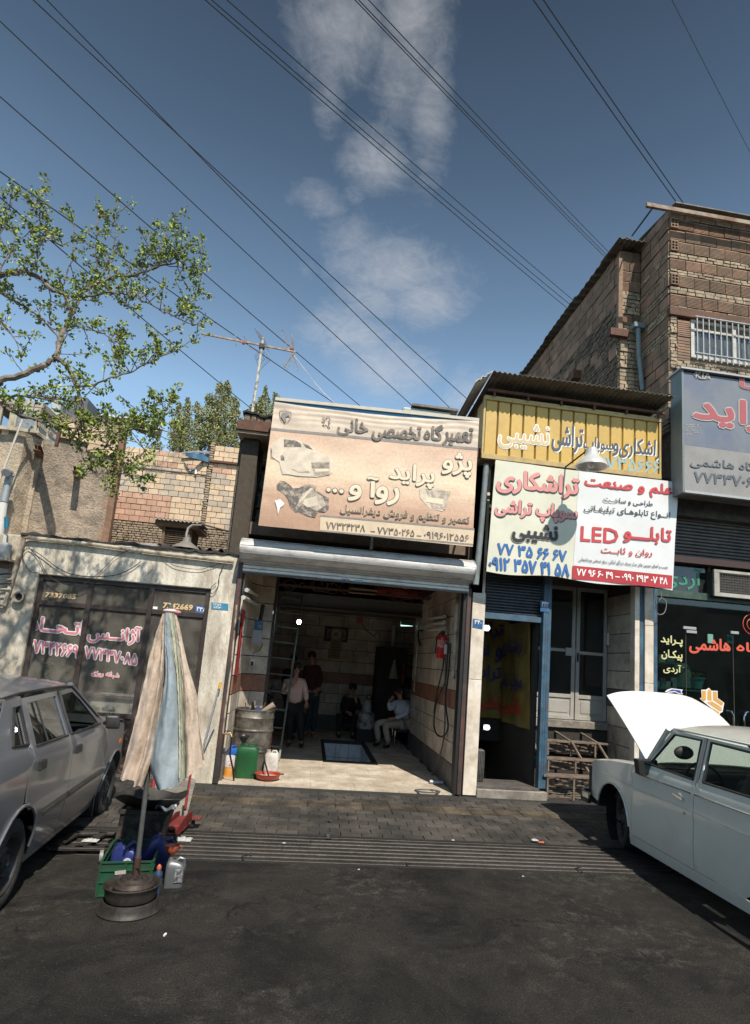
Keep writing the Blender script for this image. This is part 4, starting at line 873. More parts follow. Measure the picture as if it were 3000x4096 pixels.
M().grid(lambda u,v:bpt(u,vh-.012+v*.022)+Vector((0,-.009,0)),60,1,.002).build('stripe',gl_,bs)
def on_sign(pts,material,name,lift=.012,rr_=R3):
 P=[at(rr_(*p),Y=YS)+Vector((0,-lift,0)) for p in pts];return M().prism(P,(0,.002,0)).build(name,material,bs)
on_sign([(600,806),(1568,893),(1558,1003),(597,905)],mat('cream_band',(.66,.52,.36),.55,var=.06,dirt=(.4,.3,.22),damt=.25),'number_band')
on_sign([(600,802),(1568,888),(1567,899),(600,813)],gl_,'stripe',.015);on_sign([(597,897),(1560,985),(1559,995),(597,907)],gl_,'stripe',.015)
yo=dict(par=bs,plane=YS-.016)
def bt(s,a,b,c,m_,**k):return sign_text(s,(R3(*a),R3(*b),R3(*c)),YS-.016,m_,bs,lift=.003,**k)
for s,a,b,c in(('خانی',(705,298),(895,316),(715,188)),('تخصصی',(925,330),(1225,358),(936,222)),('گاه',(1252,324),(1365,335),(1260,228)),('تعمیر',(1370,360),(1550,377),(1382,242))):
 bt(s,a,b,c,dk_,off=.035)
crl=mat('cream_letter',(.72,.62,.46),.55,var=.05)
for s,a,b,c in(('پژو',(1365,552),(1545,569),(1378,405)),('پراید',(1032,612),(1310,639),(1045,472)),('رو',(945,730),(1086,743),(956,622)),('آ',(888,686),(958,693),(898,562)),('و',(776,708),(850,715),(786,612))):
 bt(s,a,b,c,crl,off=.03,outline=(dk_,.022))
for cx,cy in((652,643),(692,648),(733,653)):
 c=at(R3(cx,cy),Y=YS-.02);M().lathe(c,[(.001,0),(.040,0),(.040,.003)],20,(0,1,0)).build('dot_ring',dk_,bs);M().lathe(c+Vector((0,-.003,0)),[(.001,0),(.029,0),(.029,.003)],20,(0,1,0)).build('dot',crl,bs)
bt('تعمیر و تنظیم و فروش دیفرانسیل',(722,806),(1535,880),(730,733),mat('brown_print',(.16,.11,.08),.6,var=.1),off=.012,outline=(crl,.03))
bt('۷۷۳۲۴۲۳۸',(635,888),(880,909),(638,845),dk_,off=.02);bt('۷۷۳۵۰۲۶۵',(958,918),(1190,939),(961,877),dk_,off=.02);bt('۰۹۱۹۶۰۱۲۵۵۶',(1252,946),(1532,970),(1255,905),dk_,off=.02)
on_sign([(915,903),(943,906),(943,912),(915,909)],dk_,'dash',.018);on_sign([(1206,930),(1234,933),(1234,939),(1206,936)],dk_,'dash',.018)
pc=mat('pale_print',(.70,.60,.47),.55,col2=(.58,.49,.38),scale=9,var=.1,vscale=60);pg=mat('print_dark',(.13,.11,.095),.6,col2=(.40,.33,.26),scale=14,lo=.48,hi=.62,var=.3,vscale=60);pm=mat('print_mid',(.34,.28,.22),.6,col2=(.55,.46,.36),scale=16,var=.25,vscale=60)
D=lambda*p:[(100*0+((x*.3027+1000)-900)/.6356,((y*.3027+1550)-1550)/.6356) for x,y in p]
on_sign(D((275,800),(300,745),(370,680),(440,660),(640,700),(790,760),(870,830),(1000,900),(1090,950),(1110,1020),(1085,1120),(1050,1160),(880,1185),(640,1175),(500,1150),(430,1150),(410,1080),(390,990),(330,950),(275,940)),pc,'printed_car',.013)
for P_ in(((450,690),(600,705),(670,740),(680,790),(560,790),(450,790)),((690,730),(770,770),(830,825),(740,800)),((400,910),(430,895),(455,930),(455,970),(410,965)),((275,800),(290,830),(295,920),(330,945),(275,930))):on_sign(D(*P_),pg,'printed_window',.016)
on_sign(D((805,985),(1050,990),(1055,1140),(1040,1160),(850,1165),(835,1100)),pm,'printed_grille',.016)
for k in range(6):on_sign(D((815,1000+k*13),(1048,1004+k*13),(1048,1008+k*13),(816,1004+k*13)),pg,'grille_line',.018)
on_sign(D((860,1080),(1040,1075),(1040,1115),(862,1120)),crl,'printed_plate',.019)
on_sign(D((545,1080),(640,1100),(780,1110),(790,1130),(640,1125)),pm,'printed_vent',.016)
gbx=((350,1290),(400,1235),(460,1245),(540,1300),(560,1330),(650,1330),(720,1290),(830,1285),(880,1310),(860,1360),(930,1400),(1040,1470),(1040,1600),(990,1650),(900,1640),(860,1720),(760,1700),(640,1650),(600,1660),(530,1580),(500,1480),(440,1400),(360,1350))
on_sign(D(*gbx),pg,'printed_gearbox',.013)
on_sign(D((690,1400),(830,1330),(850,1370),(960,1450),(1000,1560),(880,1640),(700,1540),(650,1590),(620,1560)),pm,'printed_housing',.016)
on_sign(D((720,1480),(880,1440),(900,1560),(760,1590),(700,1540)),pc,'printed_housing',.018);on_sign(D((640,1500),(800,1330),(830,1340),(660,1540)),pc,'printed_shaft',.02)
on_sign(D((330,1500),(400,1480),(460,1540),(430,1570),(400,1590),(370,1680),(360,1600)),wv,'paint_splash',.016)
on_sign([(1222,640),(1290,625),(1420,650),(1400,700),(1370,780),(1290,765),(1230,700)],pc,'printed_car',.012);on_sign([(1262,640),(1420,655),(1385,770),(1300,762)],pm,'printed_grille',.014);on_sign([(1265,690),(1375,705),(1370,738),(1262,722)],crl,'printed_plate',.016)
def ring(pts,r,material,name,rr_=D,lift=.016):
 P=[at(R3(*p),Y=YS)+Vector((0,-lift,0)) for p in rr_(*pts)];return M().tube(P+[P[0]],r,4,False).build(name,material,bs)
ring(((395,310),(465,297),(545,330),(545,390),(510,450),(465,478),(415,440),(395,380)),.0035,gl_,'shield_outline')
on_sign(D((403,385),(430,335),(480,330),(530,370),(525,395),(500,385),(470,400),(480,440),(460,470),(440,440),(420,410)),gl_,'horse_head',.017)
ring(((1010,395),(1050,392),(1060,430),(1040,440),(1060,480),(1045,490),(1035,470),(1040,510),(1055,545),(1035,550),(1020,515),(1000,495),(985,515),(955,500),(975,500),(975,480),(990,465),(950,462),(950,450),(985,450),(995,430),(955,410),(965,395),(1000,415),(1020,420)),.004,gl_,'lion_outline')
bk=M();q0=at(R3(318,76),Y=YS+.05);q1=at(R3(1596,208),Y=YS+.05)
M().prism([q0,q1,q1-Vector((0,0,.2)),q0-Vector((0,0,.2))],(0,.05,0)).build('old_board',mat('old_blue_board',(.09,.32,.55),.5,var=.08),bs)
M().bar(q0+Vector((-.0,-.01,0)),q1+Vector((0,-.01,0)),.05,.045).build('frame_top',mat('cream_frame',(.50,.45,.38),.6,var=.1),bs)
for x in(BLb.x+.08,.6,BRb.x-.08):M().bar((x,YS+.1,BLb.z+.05),(x,YS+.1,TLb.z-.05),.04,.04).build('frame_post',rust,bs)
for x in(BLb.x+.08,BRb.x-.08):M().bar((x,YS+.1,BLb.z+.2),(x,8.95,BLb.z+.2),.03,.03).build('bracket',rust,bs);M().bar((x,YS+.1,TLb.z-.2),(x,8.4,4.9),.03,.03).build('bracket',rust,bs)
sp=thing('hanging_bulb','spiral lamp hanging below the middle of the orange banner','lamp',at(R3(925,985),Y=8.3))
c=at(R3(922,985),Y=8.3);M().tube([Vector((c.x+.018*math.cos(i*.8),8.3+.018*math.sin(i*.8),c.z+.05-i*.0035)) for i in range(36)],.006,6).build('glass_spiral',mat('lamp_glass',(.7,.65,.5),.3,var=.03),sp,smooth=True);M().tube([(c.x,8.3,c.z+.05),(c.x,8.3,c.z+.12)],.015,8).build('cap',white_paint,sp)
# pillar plate, downpipe beside it
plate('house_number',R4(1562,465),R4(1622,475),R4(1565,412),8.424,[('۳۴۰',.18,.45,.85,.9)],lab='blue house number plate 340 on the pale stone pillar',col=(.02,.10,.25))
dp=tag(M().tube([(2.20,8.30,2.95),(2.23,8.30,3.6),(2.26,8.28,4.75)],.045,10).build('downpipe',mat('pipe_blue',(.20,.24,.25),.6,var=.15,dirt=(.1,.08,.06),damt=.4),smooth=True),'grey blue downpipe between the two shop signs','pipe')
# middle shop 342
ms=thing('turning_shop','narrow turning shop with a blue post, half lowered shutter and raised white doors','shop',(3.6,YF,0))
XP0,XP1=at(R6(447,700),Y=8.5).x,at(R6(492,700),Y=8.5).x
DX1=4.76;YD=9.4
m=M();m.box(XP0+.01,DX1,YD+.1,YD+.3,3.1,4.8).box(DX1+.02,DX1+.08,8.6,YD+.3,0,4.8)
m.box(2.40,DX1+.1,8.62,8.8,3.35,5.5);m.build('masonry_wall',mat('dark_masonry',(.10,.08,.065),.9,var=.3,bump=.6,bscale=25),ms)
M().box(2.40,6.0,8.62,15,4.9,5.0).build('roof',dconc,ms)
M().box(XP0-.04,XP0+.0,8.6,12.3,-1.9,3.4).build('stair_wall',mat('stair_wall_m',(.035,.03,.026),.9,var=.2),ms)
M().box(2.41,XP0,10.12,10.2,.6,3.4).build('back_wall',mat('stair_wall_m',(0,0,0)),ms)
M().box(2.41,XP0,8.6,12.3,3.35,3.45).build('ceiling',dark_in,ms)
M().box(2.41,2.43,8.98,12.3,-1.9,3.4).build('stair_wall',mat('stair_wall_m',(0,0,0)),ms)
for k in range(9):M().box(2.44,XP0-.05,8.98+k*.28,8.98+(k+1)*.28,-1.9,-.02-k*.2).build('stair_step',dconc,ms)
M().box(2.395,XP0+.12,8.40,8.98,.0,.15).build('door_step',concrete,ms,bevel=.01)
M().box(2.395,XP0+.02,8.44,8.98,.15,.19).build('step_slab',dconc,ms,bevel=.006)
bp_=M();bp_.box(XP0,XP1,8.44,8.56,.19,3.2);bp_.box(XP0+.035,XP0+.05,8.435,8.44,.19,3.2).box(XP1-.05,XP1-.035,8.435,8.44,.19,3.2);bp_.build('blue_post',blue_paint,ms,bevel=.004)
zs_=at(R6(300,372),Y=8.52).z
M().box(2.41,XP0,8.50,8.55,zs_-.09,zs_+.0).build('shutter_rail',blue_paint,ms,bevel=.004)
k=zs_;darksl=mat('dark_slat',(.06,.065,.075),.5,.4,var=.2,dirt=(.03,.03,.03))
while k<3.3:
 M().prism([(2.41,8.53,k),(2.41,8.515,k+.012),(2.41,8.515,k+.028),(2.41,8.53,k+.04),(2.41,8.545,k+.04),(2.41,8.545,k)],(XP0-2.41,0,0)).build('shutter_slat',darksl,ms);k+=.043
plate('house_number',R6(447,352),R6(497,358),R6(450,290),8.432,[('۳۴۲',.15,.45,.88,.92)],lab='blue house number plate 342 at the top of the blue post',col=(.02,.10,.24))
yb=mat('yellow_cloth',(.22,.165,.04),.8,var=.12,dirt=(.12,.1,.03),damt=.4);bl=mat('blue_print',(.02,.03,.14),.6);rd=mat('red_print',(.45,.03,.02),.6)
for nm,ax in(('a',0),('b',1)):
 if ax==0:
  t=thing('cloth_banner','yellow cloth banner with blue and red words hanging at the back of the doorway','banner',(2.7,10.07,1.2))
  z0,z1=at(R6(160,965),Y=10.07).z,at(R6(160,395),Y=10.07).z
  M().grid(lambda u,v:(2.45+u*(XP0-.06-2.45),10.08-.02*math.sin(u*14),z0+(z1-z0)*v),30,8,.004).build('cloth',yb,t,smooth=True)
  for s,zc_,mm in(('تراش',.80,bl),('و سو',.56,bl),('تراش',.36,bl),('نشیبی',.06,rd)):
   zz_=z0+(z1-z0)*zc_;lettering(s,(2.60,10.04,zz_),(XP0-.1,10.04,zz_),(0,0,.27),mm,t,off=.03,nrm=(0,-1,0))
 else:
  t=thing('cloth_banner','creased yellow cloth banner sagging along the right wall of the doorway','banner',(XP0-.08,9.8,1.2))
  ya,yb_=10.02,8.75
  def sf(u,v):
   y=ya+(yb_-ya)*u;return(XP0-.07-.03*math.sin(u*11+v*3)*(1-.4*v)-.05*math.sin(math.pi*u)*(v>.8),y,.95+(2.62-.95)*v-.22*math.sin(math.pi*u)*max(0,v-.6))
  M().grid(sf,40,16,.004).build('cloth',yb,t,smooth=True)
  for s,zc_,mm in(('تراشکاری',2.0,bl),('سوپاپ تراشی',1.45,bl),('نشیبی',1.08,rd)):
   lettering(s,(XP0-.15,ya-.12,zc_),(XP0-.15,yb_+.12,zc_),(0,0,.3),mm,t,off=.03,nrm=(-1,0,0))
def lamp_lit(name,c,r,label,cat='lamp',e=2.5,sc=(1.2,.6,.9)):
 t=thing(name,label,cat,c);M().sphere(c,r,12,sc).build('lit_glass',mat('lit_glass',(.9,.95,1),.3,var=0,emit=(.85,.95,1,e)),t,smooth=True);M().box(c[0]-r*1.1,c[0]+r*1.1,c[1]+r*.5,c[1]+r*.8,c[2]-r,c[2]+r).build('lamp_base',white_paint,t);return t
c=at(R6(138,448),Y=9.9);lamp_lit('wall_lamp',tuple(c),.052,'bright white lamp beside the pillar inside the half shuttered doorway')
c=at(R6(140,1020),Y=9.8);lamp_lit('wall_lamp',tuple(c),.045,'small bright lamp low in the dark stairwell of the middle shop')
wd_=mat('door_cream',(.36,.34,.30),.45,var=.05,dirt=(.2,.18,.15),dscale=4,damt=.2)
def dpt(x,y):return at(R6(x,y),Y=YD)
zd0,zd1=dpt(650,975).z,dpt(650,215).z;xd0,xdm,xd1=XP1-.05,dpt(647,600).x,DX1-.01
dgl=glass('door_glass',(.5,.52,.5),.015,.02,.10,(.2,.19,.17))
for side,(xa,xb) in enumerate(((xd0,xdm-.008),(xdm+.008,xd1))):
 t=thing('door_leaf',('left' if side==0 else 'right')+' leaf of the raised white metal double door with dark glass','door',(xa,YD,zd0))
 zm=dpt(650,590).z if side==0 else dpt(800,610).z;zl=dpt(650,835).z
 fr_=M();fr_.box(xa,xa+.06,YD-.02,YD+.03,zd0,zd1).box(xb-.06,xb,YD-.02,YD+.03,zd0,zd1)
 for z_,hh_ in((zd0,.06),(zl-.05,.06),(zm,.05),(zd1-.06,.06)):fr_.box(xa+.06,xb-.06,YD-.02,YD+.03,z_,z_+hh_)
 fr_.build('door_frame',wd_,t,bevel=.004)
 M().box(xa+.06,xb-.06,YD,YD+.015,zd0+.06,zl-.05).build('lower_panel',wd_,t);M().box(xa+.10,xb-.10,YD-.008,YD,zd0+.10,zl-.09).build('raised_panel',wd_,t,bevel=.004)
 M().box(xa+.061,xb-.061,YD,YD+.006,zl+.011,zm-.001).build('pane',dgl,t);M().box(xa+.061,xb-.061,YD,YD+.006,zm+.051,zd1-.061).build('pane',dgl,t)
 if side==0:M().box(xb-.17,xb-.0,YD-.04,YD-.02,zm-.06,zm+.07).build('lock_box',wd_,t,bevel=.004)
 else:M().box(xa+.015,xa+.04,YD-.05,YD-.02,zm-.12,zm+.02).build('handle',steel_bar,t,bevel=.004)
M().box(xd0,xd1,YD-.06,YD+.1,zd1+.0,3.45).build('door_head',mat('dark_masonry',(0,0,0)),ms)
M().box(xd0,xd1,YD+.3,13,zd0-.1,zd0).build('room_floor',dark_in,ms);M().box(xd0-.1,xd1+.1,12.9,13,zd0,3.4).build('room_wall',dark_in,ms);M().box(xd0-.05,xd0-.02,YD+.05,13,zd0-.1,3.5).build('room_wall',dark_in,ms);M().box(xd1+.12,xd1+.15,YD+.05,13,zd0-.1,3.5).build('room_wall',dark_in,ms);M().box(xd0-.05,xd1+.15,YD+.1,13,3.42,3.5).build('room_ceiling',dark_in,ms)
M().box(xd0+.02,DX1,YD-.12,YD+.3,zd0-.13,zd0-.01).build('door_sill',concrete,ms,bevel=.01)
M().box(xd0+.02,DX1,YD-.06,YD+.3,0,zd0-.13).build('stone_base',mat('recess_shade',(.035,.03,.025),.9,var=.3),ms,bevel=.01)  # shade behind the steps is put into the dark colour of this base
t=thing('tube_lamp','pale ceiling tube lamp glimpsed through the right door pane','lamp',dpt(730,415)+Vector((0,1,0)))
c=at(R6(725,418),Y=10.6);M().tube([c,c+Vector((.45,0,.0))],.02,8).build('tube',mat('lit_tube',(.8,.8,.8),.3,var=0,emit=(.9,.9,.8,.6)),t)
for k,(za,zb_) in enumerate(zip([.05,.45,.78,1.05,1.35,1.62,1.90,2.18,2.48,2.78],[.45,.78,1.05,1.35,1.62,1.90,2.18,2.48,2.78,3.1])):
 course(ms,(DX1+.02,8.6,0),(0,1,0),.8,za,zb_,UM if k!=4 else UG,.8,0,nrm=(-1,0,0))
q=M();x=at(R6(985,500),Y=8.5).x
M().box(at(R6(983,500),Y=8.5).x,at(R6(1010,500),Y=8.5).x,8.46,8.6,.06,3.6).build('stone_strip',marble_lit,ms,bevel=.004)
M().box(at(R6(1013,500),Y=8.5).x,at(R6(1035,500),Y=8.5).x,8.47,8.58,.06,3.6).build('blue_rail',blue_paint,ms,bevel=.004)
pz=[.06,.9,1.75,2.6,3.6]
for a,b in zip(pz,pz[1:]):M().box(at(R6(1037,500),Y=8.5).x,at(R6(1086,500),Y=8.5).x,8.44,8.7,a,b-.005).build('pillar_slab',marble_lit,ms,bevel=.004)
M().box(at(R6(1090,500),Y=8.5).x,at(R6(1112,500),Y=8.5).x,8.46,8.6,.06,3.6).build('blue_rail',blue_paint,ms,bevel=.004)
t=thing('bell_push','white intercom box on the stone side wall by the raised doors','intercom',(DX1-.02,9.2,2));c=at(R6(835,513),X=DX1-.01)
M().box(DX1-.05,DX1-.01,c.y-.06,c.y+.04,c.z-.1,c.z+.1).build('box',white_paint,t,bevel=.006)
fs_=thing('metal_steps','rusty folding steel steps with curved slats below the white doors','steps',(3.9,8.7,.0))
stm=mat('worn_brown_steel',(.20,.155,.12),.7,.2,var=.25,dirt=(.06,.045,.04),dscale=6,damt=.4)
xa=XP1+.0;tiers=[((470,1087),(835,1112),9.0),((468,1185),(897,1220),8.7),((465,1290),(880,1312),8.42)]
TZ=[]
for(p,q,y) in tiers:
 A,B_=at(R6(*p),Y=y),at(R6(*q),Y=y);z=(A.z+B_.z)/2;TZ.append((A.x,B_.x,y,z))
 M().box(A.x,B_.x,y-.02,y+.02,z-.03,z).build('tread_edge',stm,fs_,bevel=.003)
 for k in range(3):M().box(A.x,B_.x,y+.05+k*.07,y+.09+k*.07,z-.02,z-.01).build('tread_slat',stm,fs_)
for i,(x0,x1,y,z) in enumerate(TZ):
 zb_=TZ[i+1][3] if i<2 else .06;yb2=TZ[i+1][2]+.26 if i<2 else y
 for f_ in(.06,.42,.80):xx=x0+(x1-x0)*f_;M().bar((xx,y,z-.03),(xx,y,zb_),.025,.02).build('upright',stm,fs_)
 nsl=9
 for k in range(nsl):
  zz_=zb_+.02+(z-.05-zb_)*k/nsl
  M().grid(lambda u,v:(x0+.02+(x1-x0-.1)*u,y+.16+.02*math.sin(u*20+k),zz_+.012*math.sin(u*14+k*.4)+.020*v),24,1,.006).build('riser_slat',stm,fs_)
for f_ in(.3,.72):
 x0,x1,y,z=TZ[0];xx=x0+(x1-x0)*f_;M().bar((xx,9.35,z+.10),(xx+.12,8.98,z-.01),.04,.02).build('stringer',stm,fs_);M().bar((xx+.12,8.98,z-.01),(xx+.4,8.5,.1),.035,.02).build('stringer',stm,fs_)
M().bar((TZ[0][1]+.05,8.98,TZ[0][3]+.25),(TZ[0][1]+.1,8.75,.1),.03,.03).build('side_upright',stm,fs_)
M().bar((XP1,8.42,TZ[2][3]-.05),(XP1,9.05,TZ[0][3]),.03,.03).build('stringer',stm,fs_)
t=thing('engine_block','small grey finned metal block on the step beside the pillar','metal block',at(R6(105,1275),Y=8.7))
a,b=at(R6(78,1272),Y=8.7),at(R6(128,1150),Y=8.7);M().box(a.x,b.x,8.7,8.85,.19,b.z).build('block',mat('cast_grey',(.13,.125,.12),.5,.4,var=.3,dirt=(.03,.03,.03)),t,bevel=.01)
fn=M()
for k in range(5):fn.box(a.x+.01+k*(b.x-a.x)/5,a.x+.02+k*(b.x-a.x)/5,8.685,8.7,.2,b.z-.02)
fn.build('fins',mat('cast_grey',(0,0,0)),t,props={'kind':'stuff'})
# yellow corrugated sign, awning
YY=8.2
ys=thing('yellow_sign','yellow ribbed sheet metal sign with white outlined script under a corrugated awning','sign',(3.5,YY,4.8))
yl=mat('yellow_paint',(.56,.36,.085),.45,var=.06,dirt=(.38,.26,.1),dscale=3,damt=.3);ylf=mat('yellow_frame',(.46,.33,.13),.5,var=.1,dirt=(.25,.17,.09),dscale=5,damt=.4)
a,b,c,d=at(R5(130,200),Y=YY),at(R5(1120,325),Y=YY),at(R5(1135,665),Y=YY),at(R5(122,548),Y=YY)
zt0=(a.z+b.z)/2;zb0=(c.z+d.z)/2;xs0,xs1=(a.x+d.x)/2,(b.x+c.x)/2
n=14;wp=(xs1-xs0)/n
for k in range(n):
 x=xs0+k*wp;M().prism([(x+.004,YY+.03,zb0+.05),(x+.016,YY,zb0+.05),(x+wp-.016,YY,zb0+.05),(x+wp-.004,YY+.03,zb0+.05)],(0,0,zt0-zb0-.1)).build('panel',yl,ys)
M().box(xs0,xs1,YY+.03,YY+.05,zb0,zt0).build('backing',mat('groove_dark',(.05,.035,.015),.8),ys)
M().box(xs0-.03,xs1+.03,YY-.03,YY+.06,zt0-.05,zt0+.02).build('frame_bar',ylf,ys,bevel=.004);M().box(xs0-.03,xs1+.03,YY-.03,YY+.06,zb0-.02,zb0+.06).build('frame_bar',ylf,ys,bevel=.004)
M().box(xs0-.03,xs0+.0,YY-.02,YY+.35,zb0+.06,zt0-.05).build('side_bar',ylf,ys);M().box(xs1,xs1+.03,YY-.02,YY+.06,zb0+.06,zt0-.05).build('side_bar',ylf,ys)
sil=mat('shadow_paint',(.06,.075,.09),.5,var=.1);cyn=mat('cyan_paint',(.28,.42,.45),.5,var=.1)
st5=lambda s,a,b,c,m_,par,pl_,**k:sign_text(s,(R5(*a),R5(*b),R5(*c)),pl_,m_,par,**k)
sh=Vector((.018,0,-.018))
def painted(s,a,b,c):
 o=st5(s,a,b,c,sil,ys,YY,off=.02,lift=.004);o.name='painted_shadow'
 o2=st5(s,(a[0]+5,a[1]+6),(b[0]+5,b[1]+6),(c[0]+5,c[1]+6),wv,ys,YY,off=.02,lift=.0025)
st5('نشیبی',(205,488),(495,516),(212,338),mat('ochre_fill',(.60,.46,.26),.5),ys,YY,off=.01,lift=.004,outline=(wv,.035))
painted('تراشی',(512,508),(686,525),(520,352));painted('سوپاپ',(692,520),(862,532),(700,425));painted('و',(862,535),(892,540),(866,462));painted('راشکاری',(898,545),(1130,562),(906,430))
st5('۷۷۳۵۶۶۶',(760,604),(1130,640),(764,535),cyn,ys,YY,off=.02,lift=.004)
st5('خیابان تهران',(645,322),(706,328),(646,290),mat('faint_white',(.5,.45,.32),.5),ys,YY,off=.0)
aw=thing('awning','dark corrugated metal awning over the yellow sign','awning',(3.5,7.9,5.9))
YAf=7.84;xl_,xr_=at(R5(178,60),Y=YAf).x,at(R5(1222,182),Y=YAf).x;za=(at(R5(178,60),Y=YAf).z+at(R5(1222,182),Y=YAf).z)/2
f_,nu,nv=corr(xl_,xr_,YAf,9.9,za,za-.10,.076,.012,6);M().grid(f_,nu,nv,.004).build('sheet',oldtin,aw,smooth=True)
M().box(xl_,xr_,YY-.08,YY-.04,za-.17,za-.13).build('support_bar',rust,aw)
for k in range(6):x=xl_+.1+k*(xr_-xl_-.2)/5;M().box(x,x+.03,YY-.075,YY-.045,zt0,za-.17).build('support_post',rust,aw)
M().grid(lambda u,v:(xl_-.015-.24*v+.012*math.sin(v*19),YAf+2.2*u,za-.08*u-.0-.20*v+.01*math.sin(v*25)),4,24,.004).build('side_flashing',mat('bright_tin',(.62,.62,.62),.45,.25,var=.1),aw)
M().box(xl_,xl_+.03,YY+.3,9.9,4.9,za-.12).build('side_board',dark_in,aw)
dl=thing('dish_lamp','white metal dish lamp on a thin black arm in front of the yellow sign','lamp',at(R5(740,600),Y=7.5))
c=at(R5(741,600),Y=7.5);enam=mat('lamp_enamel',(.60,.60,.58),.3,.2,var=.06)
M().lathe(c,[(.03,.27),(.075,.262),(.09,.18),(.10,.15),(.155,.10),(.215,.03),(.222,.0),(.205,.003),(.15,.08),(.09,.13),(.02,.14)],28).build('shade',enam,dl,smooth=True)
M().sphere((c.x,c.y,c.z+.05),.062,12).build('bulb',mat('bulb_clear',(.7,.7,.68),.15,var=0),dl,smooth=True)
M().tube([at(R5(738,488),Y=7.5),at(R5(590,602),Y=8.1)],.012,7).build('arm',black,dl,smooth=True)
M().tube([at(R5(738,488),Y=7.5),c+Vector((0,0,.26))],.014,7).build('neck',black,dl)
YB2=8.10
b2=thing('shop_banner','banner in two halves, cream with pink and blue lettering and white with red lettering','banner',(3.7,YB2,3.1))
q=[at(R5(*p),Y=YB2) for p in((190,560),(668,624),(1240,688),(1205,1310),(630,1247),(137,1200))]
def bq(A,B_,Cc,Dd,u0,u1,mm,nm):
 def f(u,v):
  p=A.lerp(B_,u)*v+Dd.lerp(Cc,u)*(1-v);return p+Vector((0,.012*noise.noise(Vector((p.x*3,p.z*2,5))),-.02*math.sin(u*math.pi*2)*(v<.02)))
 M().grid(f,40,30,-.006).build(nm,mm,b2,smooth=True)
bq(q[0],q[1],q[4],q[5],0,1,mat('cream_vinyl',(.64,.62,.50),.45,var=.03,vscale=6,dirt=(.5,.47,.35),dscale=2,damt=.25),'cream_half')
bq(q[1]+Vector((.003,0,0)),q[2],q[3],q[4]+Vector((.003,0,0)),0,1,mat('white_banner',(.68,.68,.67),.4,var=.02,dirt=(.6,.6,.58),dscale=2,damt=.2),'white_half')
YT=YB2-.014
rp=mat('red_ink',(.52,.055,.06),.5,var=.04);pkk=mat('pink_ink',(.66,.27,.25),.5,var=.12,vscale=5);dk2=mat('dark_green_ink',(.04,.05,.045),.5);blu=mat('blue_ink',(.035,.13,.36),.5,var=.05);blk=mat('black_ink',(.02,.02,.02),.5);gry=mat('grey_ink',(.06,.07,.08),.5)
def b5(s,a,b,c,m_,**k):return st5(s,a,b,c,m_,b2,YT,**k)
def shade(s,a,b,c,m_,off):
 b5(s,(a[0]+4,a[1]+5),(b[0]+4,b[1]+5),(c[0]+4,c[1]+5),dk2,off=off,lift=.001);b5(s,a,b,c,m_,off=off,lift=.004)
shade('تراشکاری',(196,742),(660,786),(205,612),pkk,.045);shade('سوپاپ تراشی',(184,888),(652,930),(194,780),pkk,.045)
b5('نشیبی',(285,1026),(540,1050),(293,918),blk,off=.045,outline=(mat('taupe_ink',(.40,.36,.30),.5),.03))
b5('۷۷ ۳۵ ۶۶ ۶۷',(200,1098),(596,1142),(203,1038),blu,off=.04);b5('۰۹۱۲ ۳۵۷ ۴۱ ۵۸',(152,1186),(612,1230),(155,1116),blu,off=.04)
b5('علم و صنعت',(700,735),(1202,786),(706,652),rp,off=.05)
b5('طراحـی و ساخــت',(808,806),(1090,836),(812,768),gry,off=.02);b5('انــواع تابلوهـای تبلیغـاتی',(697,866),(1190,910),(702,816),gry,off=.02)
b5('تابلـــو',(925,1030),(1195,1054),(931,932),rp,off=.035);b5('LED',(678,1025),(892,1040),(682,942),rp,off=.025)
b5('روان و ثابــت',(795,1103),(1088,1120),(798,1058),rp,off=.02)
b5('نصب و اجرای دوربین های مدار بسته، دزدگیر اماکن، بـرق صنعتی وساختمانی',(668,1143),(1178,1190),(670,1116),gry,off=.01)
P_=[at(R5(*p),Y=YT) for p in((634,1166),(1206,1224),(1203,1300),(630,1242))];M().prism(P_,(0,.002,0)).build('red_band',mat('red_band',(.46,.04,.045),.45,col2=(.38,.03,.035),scale=2,var=.03),b2)
b5('۷۷ ۹۶ ۶۰ ۴۹ – ۰۹۹۰ ۲۹۳ ۰۷ ۴۸',(655,1222),(1176,1276),(658,1184),wv,off=.03)
M().bar(q[0]+Vector((0,.06,-.03)),q[2]+Vector((0,.06,-.03)),.03,.03).build('frame_bar',rust,b2);M().bar(q[5]+Vector((0,.06,.03)),q[3]+Vector((0,.06,.03)),.03,.03).build('frame_bar',rust,b2)
for f_ in(.03,.5,.97):M().bar(q[5].lerp(q[3],f_)+Vector((0,.06,.03)),q[0].lerp(q[2],f_)+Vector((0,.06,-.03)),.03,.03).build('frame_post',rust,b2)
# brick building on the right
rb=thing('brick_building','tall building of bare red hollow bricks with a white barred window above the blue sign','building',(7,YF,0))
XC,ZTOP=5.30,9.82
zof=lambda y:9.797-(y-130)*.00301
HU=unit_box('brick',hb_red,.012)
def lined_brick():
 m=M().box(-.5,.5,-.5,.5,-.5,.5)
 for k in range(7):m.box(-.49,.49,-.62,-.5,-.40+k*.125,-.34+k*.125)
 o=m.build('brick',hb_red);C.objects.unlink(o);return o
HL=lined_brick()
def end_brick():
 m=M();hs=[(-.36,-.06),(.06,.36)];
 m.box(-.5,.5,-.1,.5,-.5,.5)
 for a,b in((-.5,-.38),(-.06,.06),(.38,.5)):m.box(a,b,-.5,-.1,-.5,.5)
 for a,b in((-.5,-.4),(-.16,-.08),(.12,.20),(.4,.5)):m.box(-.38,-.06,-.5,-.1,a,b).box(.06,.38,-.5,-.1,a,b)
 o=m.build('hollow_brick_end',hb_red);C.objects.unlink(o);return o
HE=end_brick()
